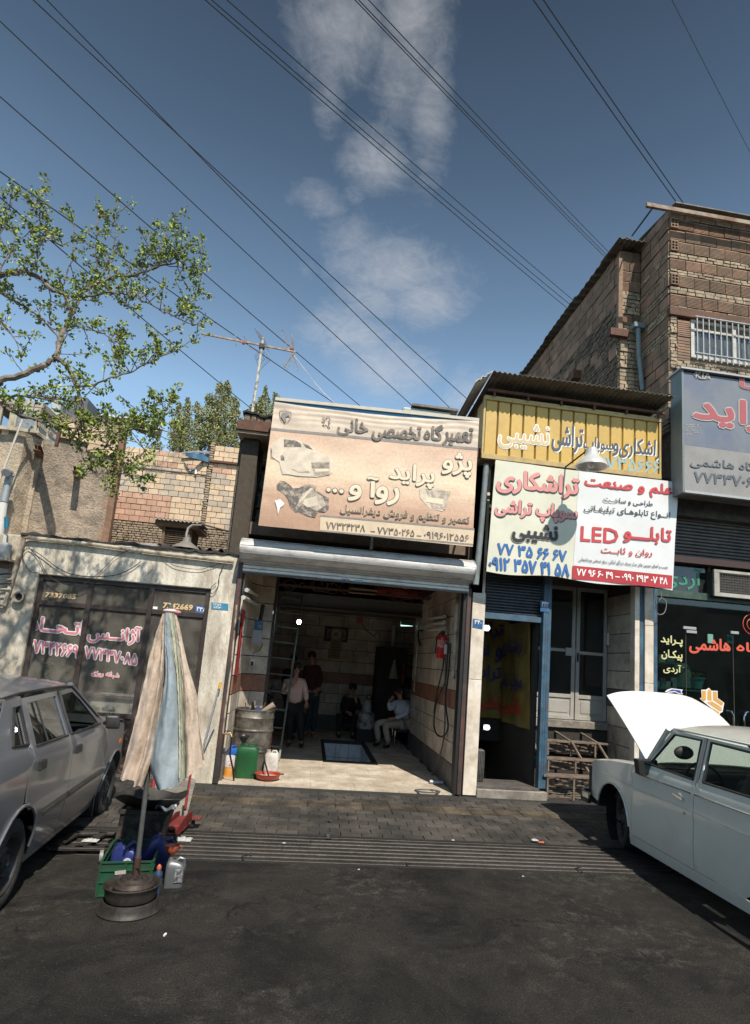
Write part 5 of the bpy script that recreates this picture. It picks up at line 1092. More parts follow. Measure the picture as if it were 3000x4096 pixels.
rows=[(130,198,'h'),(200,265,'h'),(270,338,'h'),(342,410,'h'),(412,448,'s'),(450,515,'h'),(518,550,'s'),(550,622,'h'),(625,668,'s'),(670,740,'h'),(742,800,'s')]
mc=M();mc.box(XC+.04,9.5,YF+.04,9.4,4.62,ZTOP-.02)
mc.build('brick_core',mortar,rb)
ss=M()
def small_row(mm,p0,du,L,z0,z1,nn,jit=.012,deep=.06):
 du=Vector(du).normalized();nn=Vector(nn);nrow=max(1,round((z1-z0)/.062));h=(z1-z0)/nrow
 for r_ in range(nrow):
  u=-random.uniform(0,.1)
  while u<L:
   wd=random.uniform(.12,.21);a,b=max(0,u),min(L,u+wd)
   if b-a>.03:mm.obox(Vector(p0)+du*(a+b)/2+nn*random.uniform(-.005,jit)+Vector((0,0,z0+h*(r_+.5))),du*((b-a)/2-.008),nn*deep/2,Vector((0,0,h/2-.007))+du*random.uniform(-.006,.006))
   u+=wd
def hrow(p0,du,L,z0,z1,nn,off,unit,wd=.285,face=.06):
 du=Vector(du).normalized();nn=Vector(nn);u=-off*wd;ang=math.atan2(du.y,du.x)
 while u<L-.02:
  a,b=max(0,u),min(L,u+wd)
  if b-a>.05:
   c=Vector(p0)+du*(a+b)/2+nn*random.uniform(-.004,.010);c.z=(z0+z1)/2+random.uniform(-.004,.004)
   piece(unit,rb,c,(b-a-.014,face,z1-z0-.016),(random.uniform(-.01,.01),random.uniform(-.014,.014),ang+random.uniform(-.01,.01)))
  u+=wd
def course_set(p0,du,L,nn,unit,ends):
 k=0
 for(ya,yb_,t) in rows:
  z1,z0=zof(ya),zof(yb_)
  if t=='h':
   e=ends and k%2==1
   if e:
    c=Vector(p0)+Vector(du)*.075;c.z=(z0+z1)/2;piece(HE,rb,c+Vector(nn)*.01,(.13,.10,z1-z0-.02))
    hrow(Vector(p0)+Vector(du)*.15,du,L-.15,z0,z1,nn,0,unit)
   else:hrow(p0,du,L,z0,z1,nn,0 if ends else .5*(k%2),unit)
   k+=1
  else:small_row(ss,p0,du,L,z0,z1,nn)
course_set((XC,YF+.02,0),(1,0,0),3.4,(0,-1,0),HL,True)
WZ1,WZ0=at(R7(1265,868),Y=YF).z,at(R7(1270,1120),Y=YF).z
WX0,WX1=at(R7(1262,900),Y=YF).x,7.9
for(ya,yb_,t) in rows+[(802,870,'h'),(872,930,'s'),(930,1000,'h'),(1000,1060,'h'),(1062,1130,'h'),(1130,1200,'h'),(1200,1270,'h'),(1270,1340,'s'),(1340,1410,'h'),(1410,1480,'s')]:
 z1,z0=zof(ya),zof(yb_)
 if t=='h':hrow((XC+.02,9.36,0),(0,-1,0),.9,z0,z1,(-1,0,0),random.random(),HU)
 else:small_row(ss,(XC+.02,9.36,0),(0,-1,0),.9,z0,z1,(-1,0,0))
M().box(XC-.03,9.4,YF-.06,YF+.03,at(R7(1150,852),Y=YF).z,at(R7(1150,800),Y=YF).z).build('steel_lintel',rust,rb)
small_row(ss,(XC,YF+.02,0),(1,0,0),.12,WZ0-.25,at(R7(1150,855),Y=YF).z,(0,-1,0),.03)
zl=at(R7(1200,870),Y=YF).z
hrow((XC+.12,YF+.02,0),(1,0,0),WX0-XC-.14,(zl+WZ0)/2,zl-.03,(0,-1,0),0,HL,.3);hrow((XC+.12,YF+.02,0),(1,0,0),WX0-XC-.14,WZ0-.1,(zl+WZ0)/2,(0,-1,0),0,HL,.3)
small_row(ss,(XC+.1,YF+.02,0),(1,0,0),3,WZ0-.32,WZ0-.1,(0,-1,0),.03)
YR=9.40;XS=4.92;ZR2=9.60
M().box(XS+.03,XC+.1,YR+.03,YR+.3,3.5,ZR2).box(XS+.03,XS+.25,YR+.3,21,3.5,ZR2).build('brick_core',mortar,rb)
zz_=ZR2;k=0
plan='hhhhssssssh'+'ss'*14
for ch in plan:
 h=.205 if ch=='h' else .062*1.25
 if ch=='h':hrow((XS,YR+.02,0),(1,0,0),XC-XS,zz_-h,zz_,(0,-1,0),.3*(k%2),HL,.24)
 else:small_row(ss,(XS,YR+.02,0),(1,0,0),XC-XS,zz_-h,zz_,(0,-1,0),.025)
 zz_-=h;k+=1
 if zz_<4.6:break
nside=0
for r_ in range(5):
 z1=ZR2-r_*.205;hrow((XS+.02,16.2,0),(0,-1,0),16.2-YR,z1-.205,z1,(-1,0,0),.5*(r_%2),HU,.30);
far=M()
def far_row(z0,z1):
 y=16.2
 while y<21:far.box(XS,XS+.04,y+.007,y+.29,z0+.008,z1-.008);y+=.3
for r_ in range(5):far_row(ZR2-(r_+1)*.205,ZR2-r_*.205)
far.build('far_brick',hb_red,rb,props={'kind':'stuff'})
zz_=ZR2-5*.205;dk=M()
r_=0
while zz_>4.9:
 for y0 in[YR+.02+i*1.2 for i in range(9)]:
  L_=1.2
  if noise.noise(Vector((y0*.8,zz_*1.1,3)))>.22 and r_%4==0:
   pass
  small_row(dk,(XS+.02,y0+L_,0),(0,-1,0),L_,zz_-.066,zz_,(-1,0,0),.018)
 zz_-=.066;r_+=1
dk.build('small_brick',smallb2,rb,props={'kind':'stuff'})
ss.build('old_brick',smallb,rb,props={'kind':'stuff'})
for i in range(26):
 y=random.uniform(9.6,13.5);z=random.uniform(6.3,8.3);piece(HU,rb,(XS+.0,y,z),(.28,.06,.19),(0,0,math.pi/2))
M().box(XS-.06,XS+.02,YR-.06,YR+.02,at(R7(800,950),Y=YR).z,ZR2-.2).build('steel_post',mat('rust_pale',(.24,.15,.10),.8,var=.3),rb)
M().box(XS-.22,XS+.12,YR-.1,YR-.0,at(R7(800,1000),Y=YR).z,at(R7(800,955),Y=YR).z).build('beam_end',rust,rb)
M().box(at(R7(517,1230),X=XS).y-.12,0,0,0,0,0) if False else None
c=at(R7(535,1248),X=XS);M().box(XS-.2,XS+.1,c.y-.08,c.y+.08,c.z-.09,c.z+.09).build('beam_end',rust,rb)
dp=thing('downpipe','blue grey downpipe with a hopper beside the brick return','pipe',at(R7(925,1330),Y=9.15))
P=[at(R7(912,930),Y=9.2),at(R7(918,1100),Y=9.2),at(R7(942,1340),Y=9.2)]
bg_=mat('pipe_bluegrey',(.17,.23,.26),.6,var=.1,dirt=(.1,.09,.08),damt=.3)
M().tube(P,.04,10).build('pipe',bg_,dp,smooth=True);c=P[0];M().box(c.x-.10,c.x+.12,c.y-.06,c.y+.08,c.z-.01,c.z+.09).build('hopper',bg_,dp,bevel=.01)
tag(M().box(at(R7(945,1000),Y=9.28).x,at(R7(968,1000),Y=9.28).x,9.26,9.3,6.3,at(R7(950,870),Y=9.28).z).build('metal_strip',bg_),'flat grey strip standing behind the downpipe on the brick wall','strip')
rf=thing('tin_roof','rusted sheet roof overhanging the top of the brick building','roof',(6,9,ZTOP))
zfr=at(R7(1200,106),Y=YF-.22).z
M().prism([(XC-.02,YF-.22,zfr),(9.5,YF-.22,zfr),(9.5,9.6,ZTOP+.10),(XC-.02,9.6,ZTOP+.10)],(0,0,.02)).build('sheet',oldtin,rf)
zfa=at(R7(1050,122),Y=8.2).z;M().box(at(R7(972,125),Y=8.2).x,9.5,8.2,8.25,zfa-.035,zfa+.035).build('fascia',mat('fascia_rust',(.30,.24,.18),.7,col2=(.14,.07,.04),scale=7,var=.2),rf)
f_,nu,nv=corr(XS-.16,XC+.2,9.15,9.9,ZR2+.06,ZR2+.08,.09,.015);M().grid(f_,nu,nv,.008).build('corrugated_sheet',oldtin,rf)
m=M()
for i in range(7):
 y0=9.3+i*1.7;m=M().grid(lambda u,v:(XS-.17+.5*u,y0+1.8*v,ZR2+.03+.05*(i%2)+.012*math.sin(v*50)+.08*u+random.uniform(-.003,.003)),3,60,.008);m.build('corrugated_sheet',oldtin,rf)
M().bar(at(R7(1005,140),Y=8.3),at(R7(872,320),Y=9.2),.02,.02).build('strut',black,rf)
M().tube([at(R7(845,330),Y=9.2),(XS,9.5,ZR2-.02),(XS,9.9,ZR2-.1)],.025,7).build('roof_pipe',rust,rf)
wn_=thing('barred_window','old white framed window behind pale blue bars high on the brick building','window',(WX0,YF,WZ0))
wwh=mat('window_white',(.50,.49,.46),.6,var=.1,dirt=(.25,.22,.18),dscale=6,damt=.4)
fr=M();fr.box(WX0,WX1,YF-.0,YF+.08,WZ1-.05,WZ1).box(WX0,WX1,YF,YF+.08,WZ0,WZ0+.05).box(WX0,WX0+.06,YF,YF+.08,WZ0+.05,WZ1-.05)
fr.build('window_frame',wwh,wn_)
cols=[WX0+.06,at(R7(1545,1000),Y=YF).x,at(R7(1572,1000),Y=YF).x,WX1]
for x in(cols[1],6.9,7.4):M().box(x-.02,x+.045,YF,YF+.07,WZ0+.05,WZ1-.05).build('mullion',wwh,wn_)
M().box(WX0+.06,WX1,YF+.01,YF+.06,WZ1-.2,WZ1-.16).build('transom',wwh,wn_)
for a,b in((WX0+.06,cols[1]-.02),(cols[1]+.045,6.88),(6.95,7.38),(7.45,7.9)):
 M().box(a,b,YF+.035,YF+.04,WZ0+.05,WZ1-.2).build('pane',glass('window_pane',(.55,.6,.6),.12,.04,.25,(.25,.25,.24)),wn_)
 M().grid(lambda u,v:(a+(b-a)*u,YF+.14+.02*math.sin(u*22),WZ0+.05+(WZ1-WZ0-.25)*v),30,1,.004).build('curtain',mat('curtain',(.42,.42,.40),.8,var=.1),wn_)
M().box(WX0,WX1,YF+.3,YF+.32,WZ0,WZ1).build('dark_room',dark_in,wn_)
bm=mat('bar_blue',(.34,.38,.40),.5,var=.1,dirt=(.2,.1,.06),dscale=12,damt=.4)
k=0;x=WX0+.02
while x<WX1:
 M().box(x-.008,x+.008,YF-.14,YF-.125,WZ0-.12,WZ1-.02).build('bar',bm,wn_);x+=.105
for z_ in(WZ1-.04,WZ0+.0):M().box(WX0-.02,WX1,YF-.15,YF-.12,z_-.008,z_+.008).build('bar_rail',bm,wn_)
# blue box sign
YBs=7.85
bx_=thing('blue_box_sign','big weathered blue box sign with pink and grey script on the brick building','sign',(6.4,YBs,4.6))
X0=at(R5(1260,400),Y=YBs).x;zt0=at(R5(1262,42),Y=YBs).z;zb0=at(R5(1255,745),Y=YBs).z;X1=8.4
zm=at(R5(1258,470),Y=YBs).z
bfm=mat('faded_blue',(.115,.14,.20),.6,col2=(.16,.175,.21),scale=2,var=.1,vscale=40,dirt=(.2,.19,.18),dscale=3,damt=.25)
gfm=mat('faded_grey',(.26,.25,.24),.6,var=.08,vscale=40,dirt=(.18,.17,.16),dscale=3,damt=.25)
M().box(X0+.03,X1,YBs,YBs+.02,zm,zt0-.03).build('blue_face',bfm,bx_);M().box(X0+.03,X1,YBs,YBs+.02,zb0+.03,zm-.002).build('grey_face',gfm,bx_)
M().box(X0-.0,X0+.03,YBs-.012,YBs+.28,zb0,zt0).build('side_panel',mat('box_side',(.16,.19,.20),.5,var=.08),bx_);alu=mat('aluminium',(.42,.41,.39),.4,.4,var=.08)
M().box(X0+.03,X1,YBs-.02,YBs+.04,zb0-.0,zb0+.035).build('frame_bar',alu,bx_);M().box(X0-.03,X1,YBs-.05,YBs+.34,zt0,zt0+.03).build('cap',alu,bx_)
M().box(X0+.03,X1,YBs+.04,YBs+.28,zb0,zb0+.02).build('underside',oldtin,bx_);M().box(X0+.03,X1,YBs+.26,YBs+.28,zb0+.02,zt0).build('back',oldtin,bx_)
for x in(X0+.5,X0+2):M().bar((x,YBs+.28,zb0+.3),(x,YF,zb0+.3),.05,.05).build('bracket',rust,bx_)
rosy=mat('rosy_vinyl',(.36,.085,.10),.5,var=.06);beig=mat('beige_vinyl',(.42,.38,.33),.5,var=.05);sl8=mat('slate_vinyl',(.10,.11,.13),.5)
st5('پراید',(1325,368),(1830,425),(1335,190),rosy,bx_,YBs-.004,off=.045,outline=(beig,.045))
st5('کیا',(1590,160),(1830,190),(1594,85),rosy,bx_,YBs-.004,off=.04,outline=(beig,.04))
st5('فروشگاه هاشمی',(1308,603),(1860,655),(1312,535),sl8,bx_,YBs-.004,off=.01,outline=(mat('lightgrey_vinyl',(.36,.36,.35),.5),.02))
st5('۷۷۳۳۷۰۶۷',(1328,684),(1720,722),(1332,628),sl8,bx_,YBs-.004,off=.035)
st5('KIA',(1338,90),(1425,98),(1340,56),beig,bx_,YBs-.004,off=.01)
cc_=at(R5(1375,75),Y=YBs-.01);M().tube([cc_+Vector((.125*math.cos(i*math.pi/14),0,.055*math.sin(i*math.pi/14))) for i in range(29)],.005,5).build('oval_ring',beig,bx_)
for i in range(34):
 xx,zz_=1290+(i%6)*12+random.randint(-2,2),358+(i//6)*11
 if random.random()<.6:
  c=at(R5(xx,zz_),Y=YBs-.003);M().box(c.x-.014,c.x+.014,YBs-.003,YBs-.001,c.z-.012,c.z+.012).build('printed_square',gfm,bx_)
# parts shop on the right
ps=thing('parts_shop','dark glass fronted parts shop with green and red window script behind the pale car','shop',(6.5,8.6,0))
YG2=8.62;XG0=at(R6(1112,600),Y=8.55).x;XG1=9.0
zr1,zr0=4.6,at(R5(1400,1165),Y=8.5).z
x=XG0
k=zr0+.10
while k<4.35:
 M().prism([(XG0-.0,8.55,k),(XG0,8.53,k+.012),(XG0,8.53,k+.038),(XG0,8.55,k+.05),(XG0,8.57,k+.05),(XG0,8.57,k)],(XG1-XG0,0,0)).build('shutter_slat',mat('brown_slat',(.13,.115,.105),.6,.3,var=.15,dirt=(.05,.04,.04)),ps);k+=.053
M().box(XG0,XG1,8.45,8.62,zr0,zr0+.10).build('shutter_box',mat('maroon',(.045,.022,.02),.6),ps)
M().box(XG0-.1,XG1,8.4,9.2,4.35,4.62).build('lintel',dconc,ps)
gfr=mat('green_frame',(.03,.065,.05),.5,var=.2,dirt=(.15,.14,.1),dscale=9,damt=.3)
zg=at(N4(1000,605),Y=YG2).z;zg1=at(N4(1000,560),Y=YG2).z
M().box(XG0,XG1,8.55,8.66,zg-.06,zg+.05).build('frame_beam',gfr,ps,bevel=.004)
xac0=at(N4(1150,450),Y=YG2).x;xpan1=at(N4(1055,450),Y=YG2).x
M().box(XG0,xpan1,YG2,YG2+.006,zg+.05,zr0).build('upper_pane',glass('green_glass',(.55,.62,.58),.03,.02,.15,(.12,.13,.12)),ps)
M().box(xpan1,xpan1+.04,8.58,8.66,zg+.05,zr0).build('frame_post',dark_in,ps)
M().box(XG0,XG1,YG2,YG2+.008,.55,zg-.06).build('shop_glass',glass('green_glass2',(.50,.60,.56),.015,.02,.03,(.1,.11,.1)),ps)
M().box(XG0,XG1,8.5,8.7,.0,.5).build('plinth',marble,ps);M().box(XG0,XG1,8.58,8.66,.5,.55).build('frame_beam',gfr,ps)
gi=mat('green_room',(.05,.07,.06),.9,var=.2)
M().box(XG0,XG1,11.3,11.4,0,4.2).build('room_back',gi,ps);M().box(XG0-.02,XG0,8.66,11.4,0,4.2).build('room_side',gi,ps);M().box(XG0,XG1,8.66,11.4,3.7,3.8).build('room_ceiling',gi,ps);M().box(XG0,XG1,8.7,11.4,.1,.3).build('room_floor',gi,ps);M().box(XG1-.02,XG1,8.66,11.4,0,4.2).build('room_side',gi,ps)
grl=mat('green_script',(.05,.24,.15),.5);yll=mat('yellow_script',(.62,.60,.30),.5,var=.04);rdl=mat('red_script',(.62,.10,.055),.5,var=.04)
def sn(s,a,b,c,m_,**k):return sign_text(s,(N4(*a),N4(*b),N4(*c)),YG2-.004,m_,ps,**k)
sn('آردی',(480,495),(985,512),(482,232),grl,off=.02)
sn('پـراید',(458,1222),(738,1250),(462,1092),yll,off=.03);sn('پیکـان',(468,1412),(735,1440),(472,1278),yll,off=.03);sn('آردی',(492,1584),(718,1602),(496,1468),yll,off=.03)
sn('هاشمی',(828,1325),(1350,1345),(835,1135),rdl,off=.04);sn('فروشگاه',(1435,1330),(2300,1420),(1442,1165),rdl,off=.04)
c=at(N4(1640,960),Y=YG2-.01)
for r_ in(.09,.16):M().tube([c+Vector((r_*math.cos(i*math.pi/12),0,r_*math.sin(i*math.pi/12))) for i in range(25)],.006,5).build('red_ring',rdl,ps)
def dec(pts,m_,nm,lift=.006):
 P=[at(N4(*p),Y=YG2)+Vector((0,-lift,0)) for p in pts];M().prism(P,(0,.001,0)).build(nm,m_,ps)
orn=mat('orange_vinyl',(.66,.36,.10),.5)
dec(((980,1800),(1040,1800),(1078,1775),(1110,1812),(1190,1815),(1190,1905),(1275,1970),(1255,2085),(1225,2100),(1205,2140),(1100,2030),(960,1915),(985,1900)),wv,'star_border')
for q_ in(((988,1812),(1040,1812),(1040,1935),(1010,1945),(970,1915),(990,1900)),((1058,1815),(1080,1790),(1108,1818),(1112,1940),(1058,1935)),((1128,1822),(1180,1825),(1180,1905),(1262,1970),(1245,2010),(1130,1930)),((1045,1960),(1118,1950),(1240,2025),(1245,2070),(1215,2075)),((1110,2030),(1210,2090),(1200,2125))):dec(q_,orn,'star_arm',.009)
dec(((510,1830),(540,1800),(600,1782),(700,1795),(742,1800),(725,1830),(745,1860),(700,1858),(640,1830),(560,1840)),wv,'horse_border');dec(((530,1830),(600,1795),(690,1805),(720,1812),(712,1830),(730,1852),(690,1840),(640,1815),(570,1822)),mat('deep_blue',(.03,.06,.35),.5),'horse_shape',.009)
for a,b,hh in(((740,990),(905,1000),30),((780,1040),(912,1048),30),((1350,1052),(1452,1060),30),((1385,228),(1462,234),30)):
 A,B_=at(N4(*a),Y=YG2),at(N4(*b),Y=YG2);M().box(A.x,B_.x,YG2-.03,YG2-.005,A.z-hh*.00110,A.z+.01).build('glass_clamp',alu,ps,bevel=.003)
for x0 in(at(N4(785,1500),Y=YG2).x,at(N4(1395,1500),Y=YG2).x):M().box(x0-.004,x0+.004,YG2-.004,YG2+.012,.55,at(N4(800,1000),Y=YG2).z).build('glass_joint',dark_in,ps)
tag(M().box(at(N4(1065,1150),Y=8.7).x,at(N4(1125,1150),Y=8.7).x,8.68,8.7,at(N4(1090,1200),Y=8.7).z,at(N4(1090,1085),Y=8.7).z).build('white_notice',mat('glowing_notice',(.75,.85,.82),.5,emit=(.8,1,.95,.8))),'white notice made to glow behind the glass above the red word','notice')  # plain notice, no lamp; its brightness is added as emission
tag(M().box(at(N4(1305,1150),Y=8.7).x,at(N4(1390,1150),Y=8.7).x,8.68,8.7,at(N4(1350,1205),Y=8.7).z,at(N4(1350,1095),Y=8.7).z).build('turquoise_card',mat('turq_card',(.06,.30,.36),.5)),'turquoise card behind the parts shop glass','card')
for i,(p,q) in enumerate((((1305,2065),(1400,2230)),((1585,2085),(1540,2230)))):
 t=thing('chrome_pull',('left' if i==0 else 'right')+' curved chrome pull on the parts shop glass','pull',at(N4(*q),Y=YG2-.05))
 c=at(N4(*q),Y=YG2-.07);P=[at(N4(*p),Y=YG2-.01),at(N4((p[0]+q[0]*2)/3,p[1]+12),Y=YG2-.07),at(N4(q[0]-3,p[1]+70),Y=YG2-.08),c,c-Vector((0,0,.3)),c-Vector((0,-.06,.34))]
 M().tube(P,.014,9).build('bar',mat('chrome',(.6,.62,.62),.15,1,var=0),t,smooth=True)
ac=thing('window_air_conditioner','cream window air conditioner with a dark mesh grille in the parts shop','air conditioner',at(N4(1160,590),Y=8.4))
a,b=at(N4(1155,590),Y=8.42),at(N4(1220,270),Y=8.42);XAC=a.x+.95
fr=M();fr.box(a.x,XAC,8.42,8.46,a.z,a.z+.06).box(a.x,XAC,8.42,8.46,b.z-.02,b.z+.02).box(a.x,a.x+.09,8.42,8.46,a.z+.06,b.z-.02).box(XAC-.06,XAC,8.42,8.46,a.z+.06,b.z-.02);fr.build('front_frame',mat('ac_cream',(.42,.40,.35),.5,var=.06,dirt=(.2,.18,.15)),ac,bevel=.004)
M().box(a.x+.01,XAC-.01,8.46,9.0,a.z+.01,b.z).build('casing',mat('ac_dark',(.05,.045,.04),.7,var=.2),ac)
mesh_=M()
k=a.x+.1
while k<XAC-.07:mesh_.box(k,k+.004,8.43,8.436,a.z+.06,b.z-.02);k+=.045
k=a.z+.08
while k<b.z-.03:mesh_.box(a.x+.09,XAC-.06,8.424,8.43,k,k+.004);k+=.04
mesh_.build('grille',mat('grille_dark',(.13,.12,.10),.6,.2),ac,props={'kind':'stuff'})
sh_=thing('shelf','low glass shelf with goods inside the parts shop','shelf',(6,9,1.3));c=at(N4(700,1790),Y=8.95);M().box(XG0+.03,at(N4(1010,1790),Y=8.95).x,8.75,9.15,c.z-.02,c.z).build('shelf_board',mat('shelf_green',(.10,.2,.18),.4),sh_)
c2=at(N4(600,1455),Y=8.95);M().box(XG0+.03,at(N4(620,1455),Y=8.95).x,8.75,9.15,c2.z-.02,c2.z).build('shelf_board',mat('shelf_green',(0,0,0)),sh_)
pot=thing('flower_pot','turquoise fluted flower pot on the parts shop shelf','flower pot',at(N4(922,1785),Y=8.9));c=at(N4(922,1785),Y=8.9);pm_=mat('turq_pot',(.10,.36,.40),.4)
M().lathe((c.x,8.9,c.z),[(.001,0),(.075,0),(.11,.15),(.125,.15),(.13,.175),(.11,.175),(.10,.15),(.001,.14)],20).build('pot',pm_,pot,smooth=True)
fl=M()
for k in range(10):a_=k*2.4;fl.tube([(c.x,8.9,c.z+.15),(c.x+.05*math.cos(a_),8.9+.05*math.sin(a_),c.z+.24),(c.x+.14*math.cos(a_),8.9+.12*math.sin(a_),c.z+.22)],[.003,.006,.001],4)
fl.build('leaves',mat('yucca_leaf',(0,0,0)),pot,props={'kind':'stuff'})
gj=thing('storage_jar','large round lidded jar standing on the parts shop shelf','jar',at(N4(720,1770),Y=9.0));c=at(N4(720,1770),Y=9.0)
M().lathe((c.x,9.0,c.z),[(.001,0),(.15,0),(.155,.2),(.15,.28),(.10,.36),(.05,.38),(.001,.38)],20).build('jar',mat('jar_green',(.16,.24,.22),.2,var=.3,vscale=25),gj,smooth=True)
for k,(xx,yy,w_,h_) in enumerate(((420,1760,.10,.09),(475,1770,.09,.14),(560,1775,.12,.10),(620,1775,.1,.16),(580,1440,.12,.10),(470,1445,.1,.12))):
 c=at(N4(xx,yy),Y=8.92);tag(M().box(c.x-w_/2,c.x+w_/2,8.9,9.0,c.z,c.z+h_).build('goods_box',mat('goods_%d'%(k%3),((.2,.25,.3),(.12,.2,.3),(.3,.32,.3))[k%3],.4)),('leftmost blue','second','third','fourth','upper right','upper left')[k]+' small goods box on the parts shop shelves','box','goods on the parts shop shelves')
cable('hanging_wire_loop',[at(N4(*p),Y=8.35) for p in((465,535),(470,610),(420,680),(405,780),(440,830),(500,815),(530,740),(528,660),(480,618))],.006,'loop of grey wire hanging at the corner of the parts shop',mat('grey_wire',(.25,.23,.2),.6))
# overhead wires
wr=mat('line_wire',(.02,.02,.022),.5,var=0)
def span(p,q,ya,yb,r,label,za=None):
 """a line between two far points; p, q give its heading, ya / yb how far out it hangs"""
 A,B_=at(p,Y=ya),at(q,Y=yb);d=B_-A;A2=A-d*.25;B2=B_+d*.05
 n=26;pts=[]
 for i in range(n+1):
  t_=i/n;P=A2.lerp(B2,t_);s_=(t_-.2)/.8;P.z-=.05*d.length*.08*4*max(-1,s_*(1-s_));pts.append(P)
 o=M().tube(pts,r,5).build('overhead_wire',wr,smooth=True);return tag(o,label,'wire','overhead wires crossing the sky')
f=lambda x,y:(1.816*x,1.816*y)
W_=[((0,47),(910,895),'wire from the upper left edge down to the big orange banner'),((103,0),(998,905),'wire from the top left corner to the roof cooler'),((0,213),(795,895),'wire from the left edge ending above the middle of the orange banner'),((0,378),(740,890),'wire passing behind the aerial to the banner top'),((0,435),(560,905),'lowest wire passing through the tree towards the poplars'),((452,0),(1237,668),'left strand of the triple wires ending at the long brick wall'),((466,0),(1243,660),'middle strand of the triple wires ending at the long brick wall'),((500,0),(1250,650),'right strand of the triple wires ending at the long brick wall'),((782,0),(1327,560),'left strand of the wires ending at the stepped brick roof'),((790,0),(1332,557),'middle strand of the wires ending at the stepped brick roof'),((812,0),(1338,552),'right strand of the wires ending at the stepped brick roof'),((1175,0),(1492,448),'left of the two wires meeting the top of the tall brick building'),((1197,0),(1505,447),'right of the two wires meeting the top of the tall brick building'),((1480,0),(1652,335),'faint single wire at the top right corner'),((105,30),(1040,888),'long wire crossing to the awning of the yellow sign')]
for k,(a,b,lab) in enumerate(W_):
 ya,yb=(9.0,16.5) if k<5 or k==14 else(9.5,17.5) if k<11 else(8.6,11.5)
 span(f(*a),f(*b),ya,yb,.0105 if k<13 or k==14 else .006,lab)
# aerial
an=thing('tv_aerial','rusty television aerial with a long boom on a white patched mast','aerial',at(B5(700,1180),Y=11))
YAe=11.0
am=mat('aerial_metal',(.34,.29,.22),.6,.2,col2=(.2,.12,.08),scale=12,var=.2);am2=mat('mast_paint',(.50,.47,.42),.6,col2=(.22,.18,.14),scale=9,lo=.5,hi=.55,var=.15)
ap=lambda x,y,dy=0:at(B5(x,y),Y=YAe+dy)
M().tube([ap(700,1190),ap(770,720),ap(815,400),ap(836,270)],[.028,.026,.024,.022],8).build('mast',am2,an,smooth=True)
M().bar(ap(170,235),ap(1190,435),.03,.03).build('boom',am,an)
M().box(ap(790,370).x,ap(850,370).x,YAe-.05,YAe+.05,ap(800,392).z,ap(800,350).z).build('clamp',mat('aerial_dark',(.05,.035,.03),.7),an)
for(p,q,r) in(((518,240),(548,310),.007),((548,310),(532,378),.006),((616,248),(655,330),.007),((655,330),(703,412),.006),((170,235),(192,262),.012),((1145,240),(1170,360),.012),((1160,360),(1180,440),.012),((1125,300),(1165,350),.006),((1180,440),(1130,500),.016),((1130,500),(1065,600),.016),((1045,562),(1103,628),.006),((1140,530),(1115,600),.006)):
 M().tube([ap(*p),ap(*q)],r,6).build('element',am,an)
M().tube([ap(1030,200),ap(1045,195),ap(1055,205),ap(1120,355),ap(1140,420),ap(1222,625),ap(1215,642),ap(1200,635),ap(1120,420),ap(1090,350),ap(1030,200)],.006,5).build('dipole_loop',am,an)
M().box(ap(605,320).x,ap(632,320).x,YAe-.03,YAe+.03,ap(610,345).z,ap(610,315).z).build('red_insulator',mat('red_plastic',(.35,.06,.03),.5),an);M().box(ap(1125,400).x,ap(1150,400).x,YAe-.03,YAe+.03,ap(1130,405).z,ap(1130,383).z).build('red_insulator',mat('red_plastic',(0,0,0)),an)
rw=M()
for k in range(7):
 t_=k/6;a,b=Vector(ap(740,172)).lerp(ap(835,262),t_),Vector(ap(775,200)).lerp(ap(900,372),t_);rw.tube([a,b+Vector((0,.3,0))],.003,4);a,b=Vector(ap(735,470)).lerp(ap(815,392),t_),Vector(ap(780,555)).lerp(ap(905,438),t_);rw.tube([a,b+Vector((0,.3,0))],.003,4)
for t_ in(0,.33,.66,1):rw.tube([Vector(ap(740,172)).lerp(ap(775,200)+Vector((0,.3,0)),t_),Vector(ap(835,262)).lerp(ap(900,372)+Vector((0,.3,0)),t_)],.003,4);rw.tube([Vector(ap(735,470)).lerp(ap(780,555)+Vector((0,.3,0)),t_),Vector(ap(815,392)).lerp(ap(905,438)+Vector((0,.3,0)),t_)],.003,4)
rw.build('reflector_mesh',am,an,props={'kind':'stuff'})
cable('aerial_lead',[ap(1165,462),ap(1300,640),ap(1460,840),ap(1640,1020,-1)],.006,'pale twisted lead from the aerial down behind the orange banner',mat('pale_lead',(.6,.55,.52),.6))
# trees
def leaf_faces(mm,c,d,size,rnd):
 """one pointed leaf of four triangles, folded along its rib"""
 d=d.normalized();s_=d.cross(Vector((rnd.uniform(-1,1),rnd.uniform(-1,1),rnd.uniform(-.2,1)))).normalized();u=s_.cross(d)*.18*size
 mm.add([c,c+d*size*.45+s_*size*.36+u,c+d*size,c+d*size*.45-s_*size*.36+u,c+d*size*.45],[(0,4,1),(4,2,1),(0,3,4),(4,3,2)])
lg=[mat('leaf_fresh',(.27,.33,.055),.5,var=.25,vscale=3,spec=.4),mat('leaf_mid',(.17,.225,.04),.55,var=.25,vscale=3),mat('leaf_dark',(.11,.14,.038),.6,var=.2,vscale=3)]
for mm_ in lg[:2]:mm_.node_tree.nodes['Principled BSDF'].inputs['Subsurface Weight'].default_value=0
tr=thing('street_tree','spreading tree with fresh green leaves reaching in from the left edge','tree',(-3.3,6.5,0))
bark=mat('bark',(.13,.10,.075),.9,col2=(.22,.185,.15),scale=7,var=.25,bump=.8,bscale=40);rnd=random.Random(11)
YT0=5.75
def tp(x,y,dy=0):return at(R8(x,y),Y=YT0+dy)
trunk=[(-900,3900),(-820,3000),(-650,2300),(-420,1850),(-200,1610),(0,1440)]
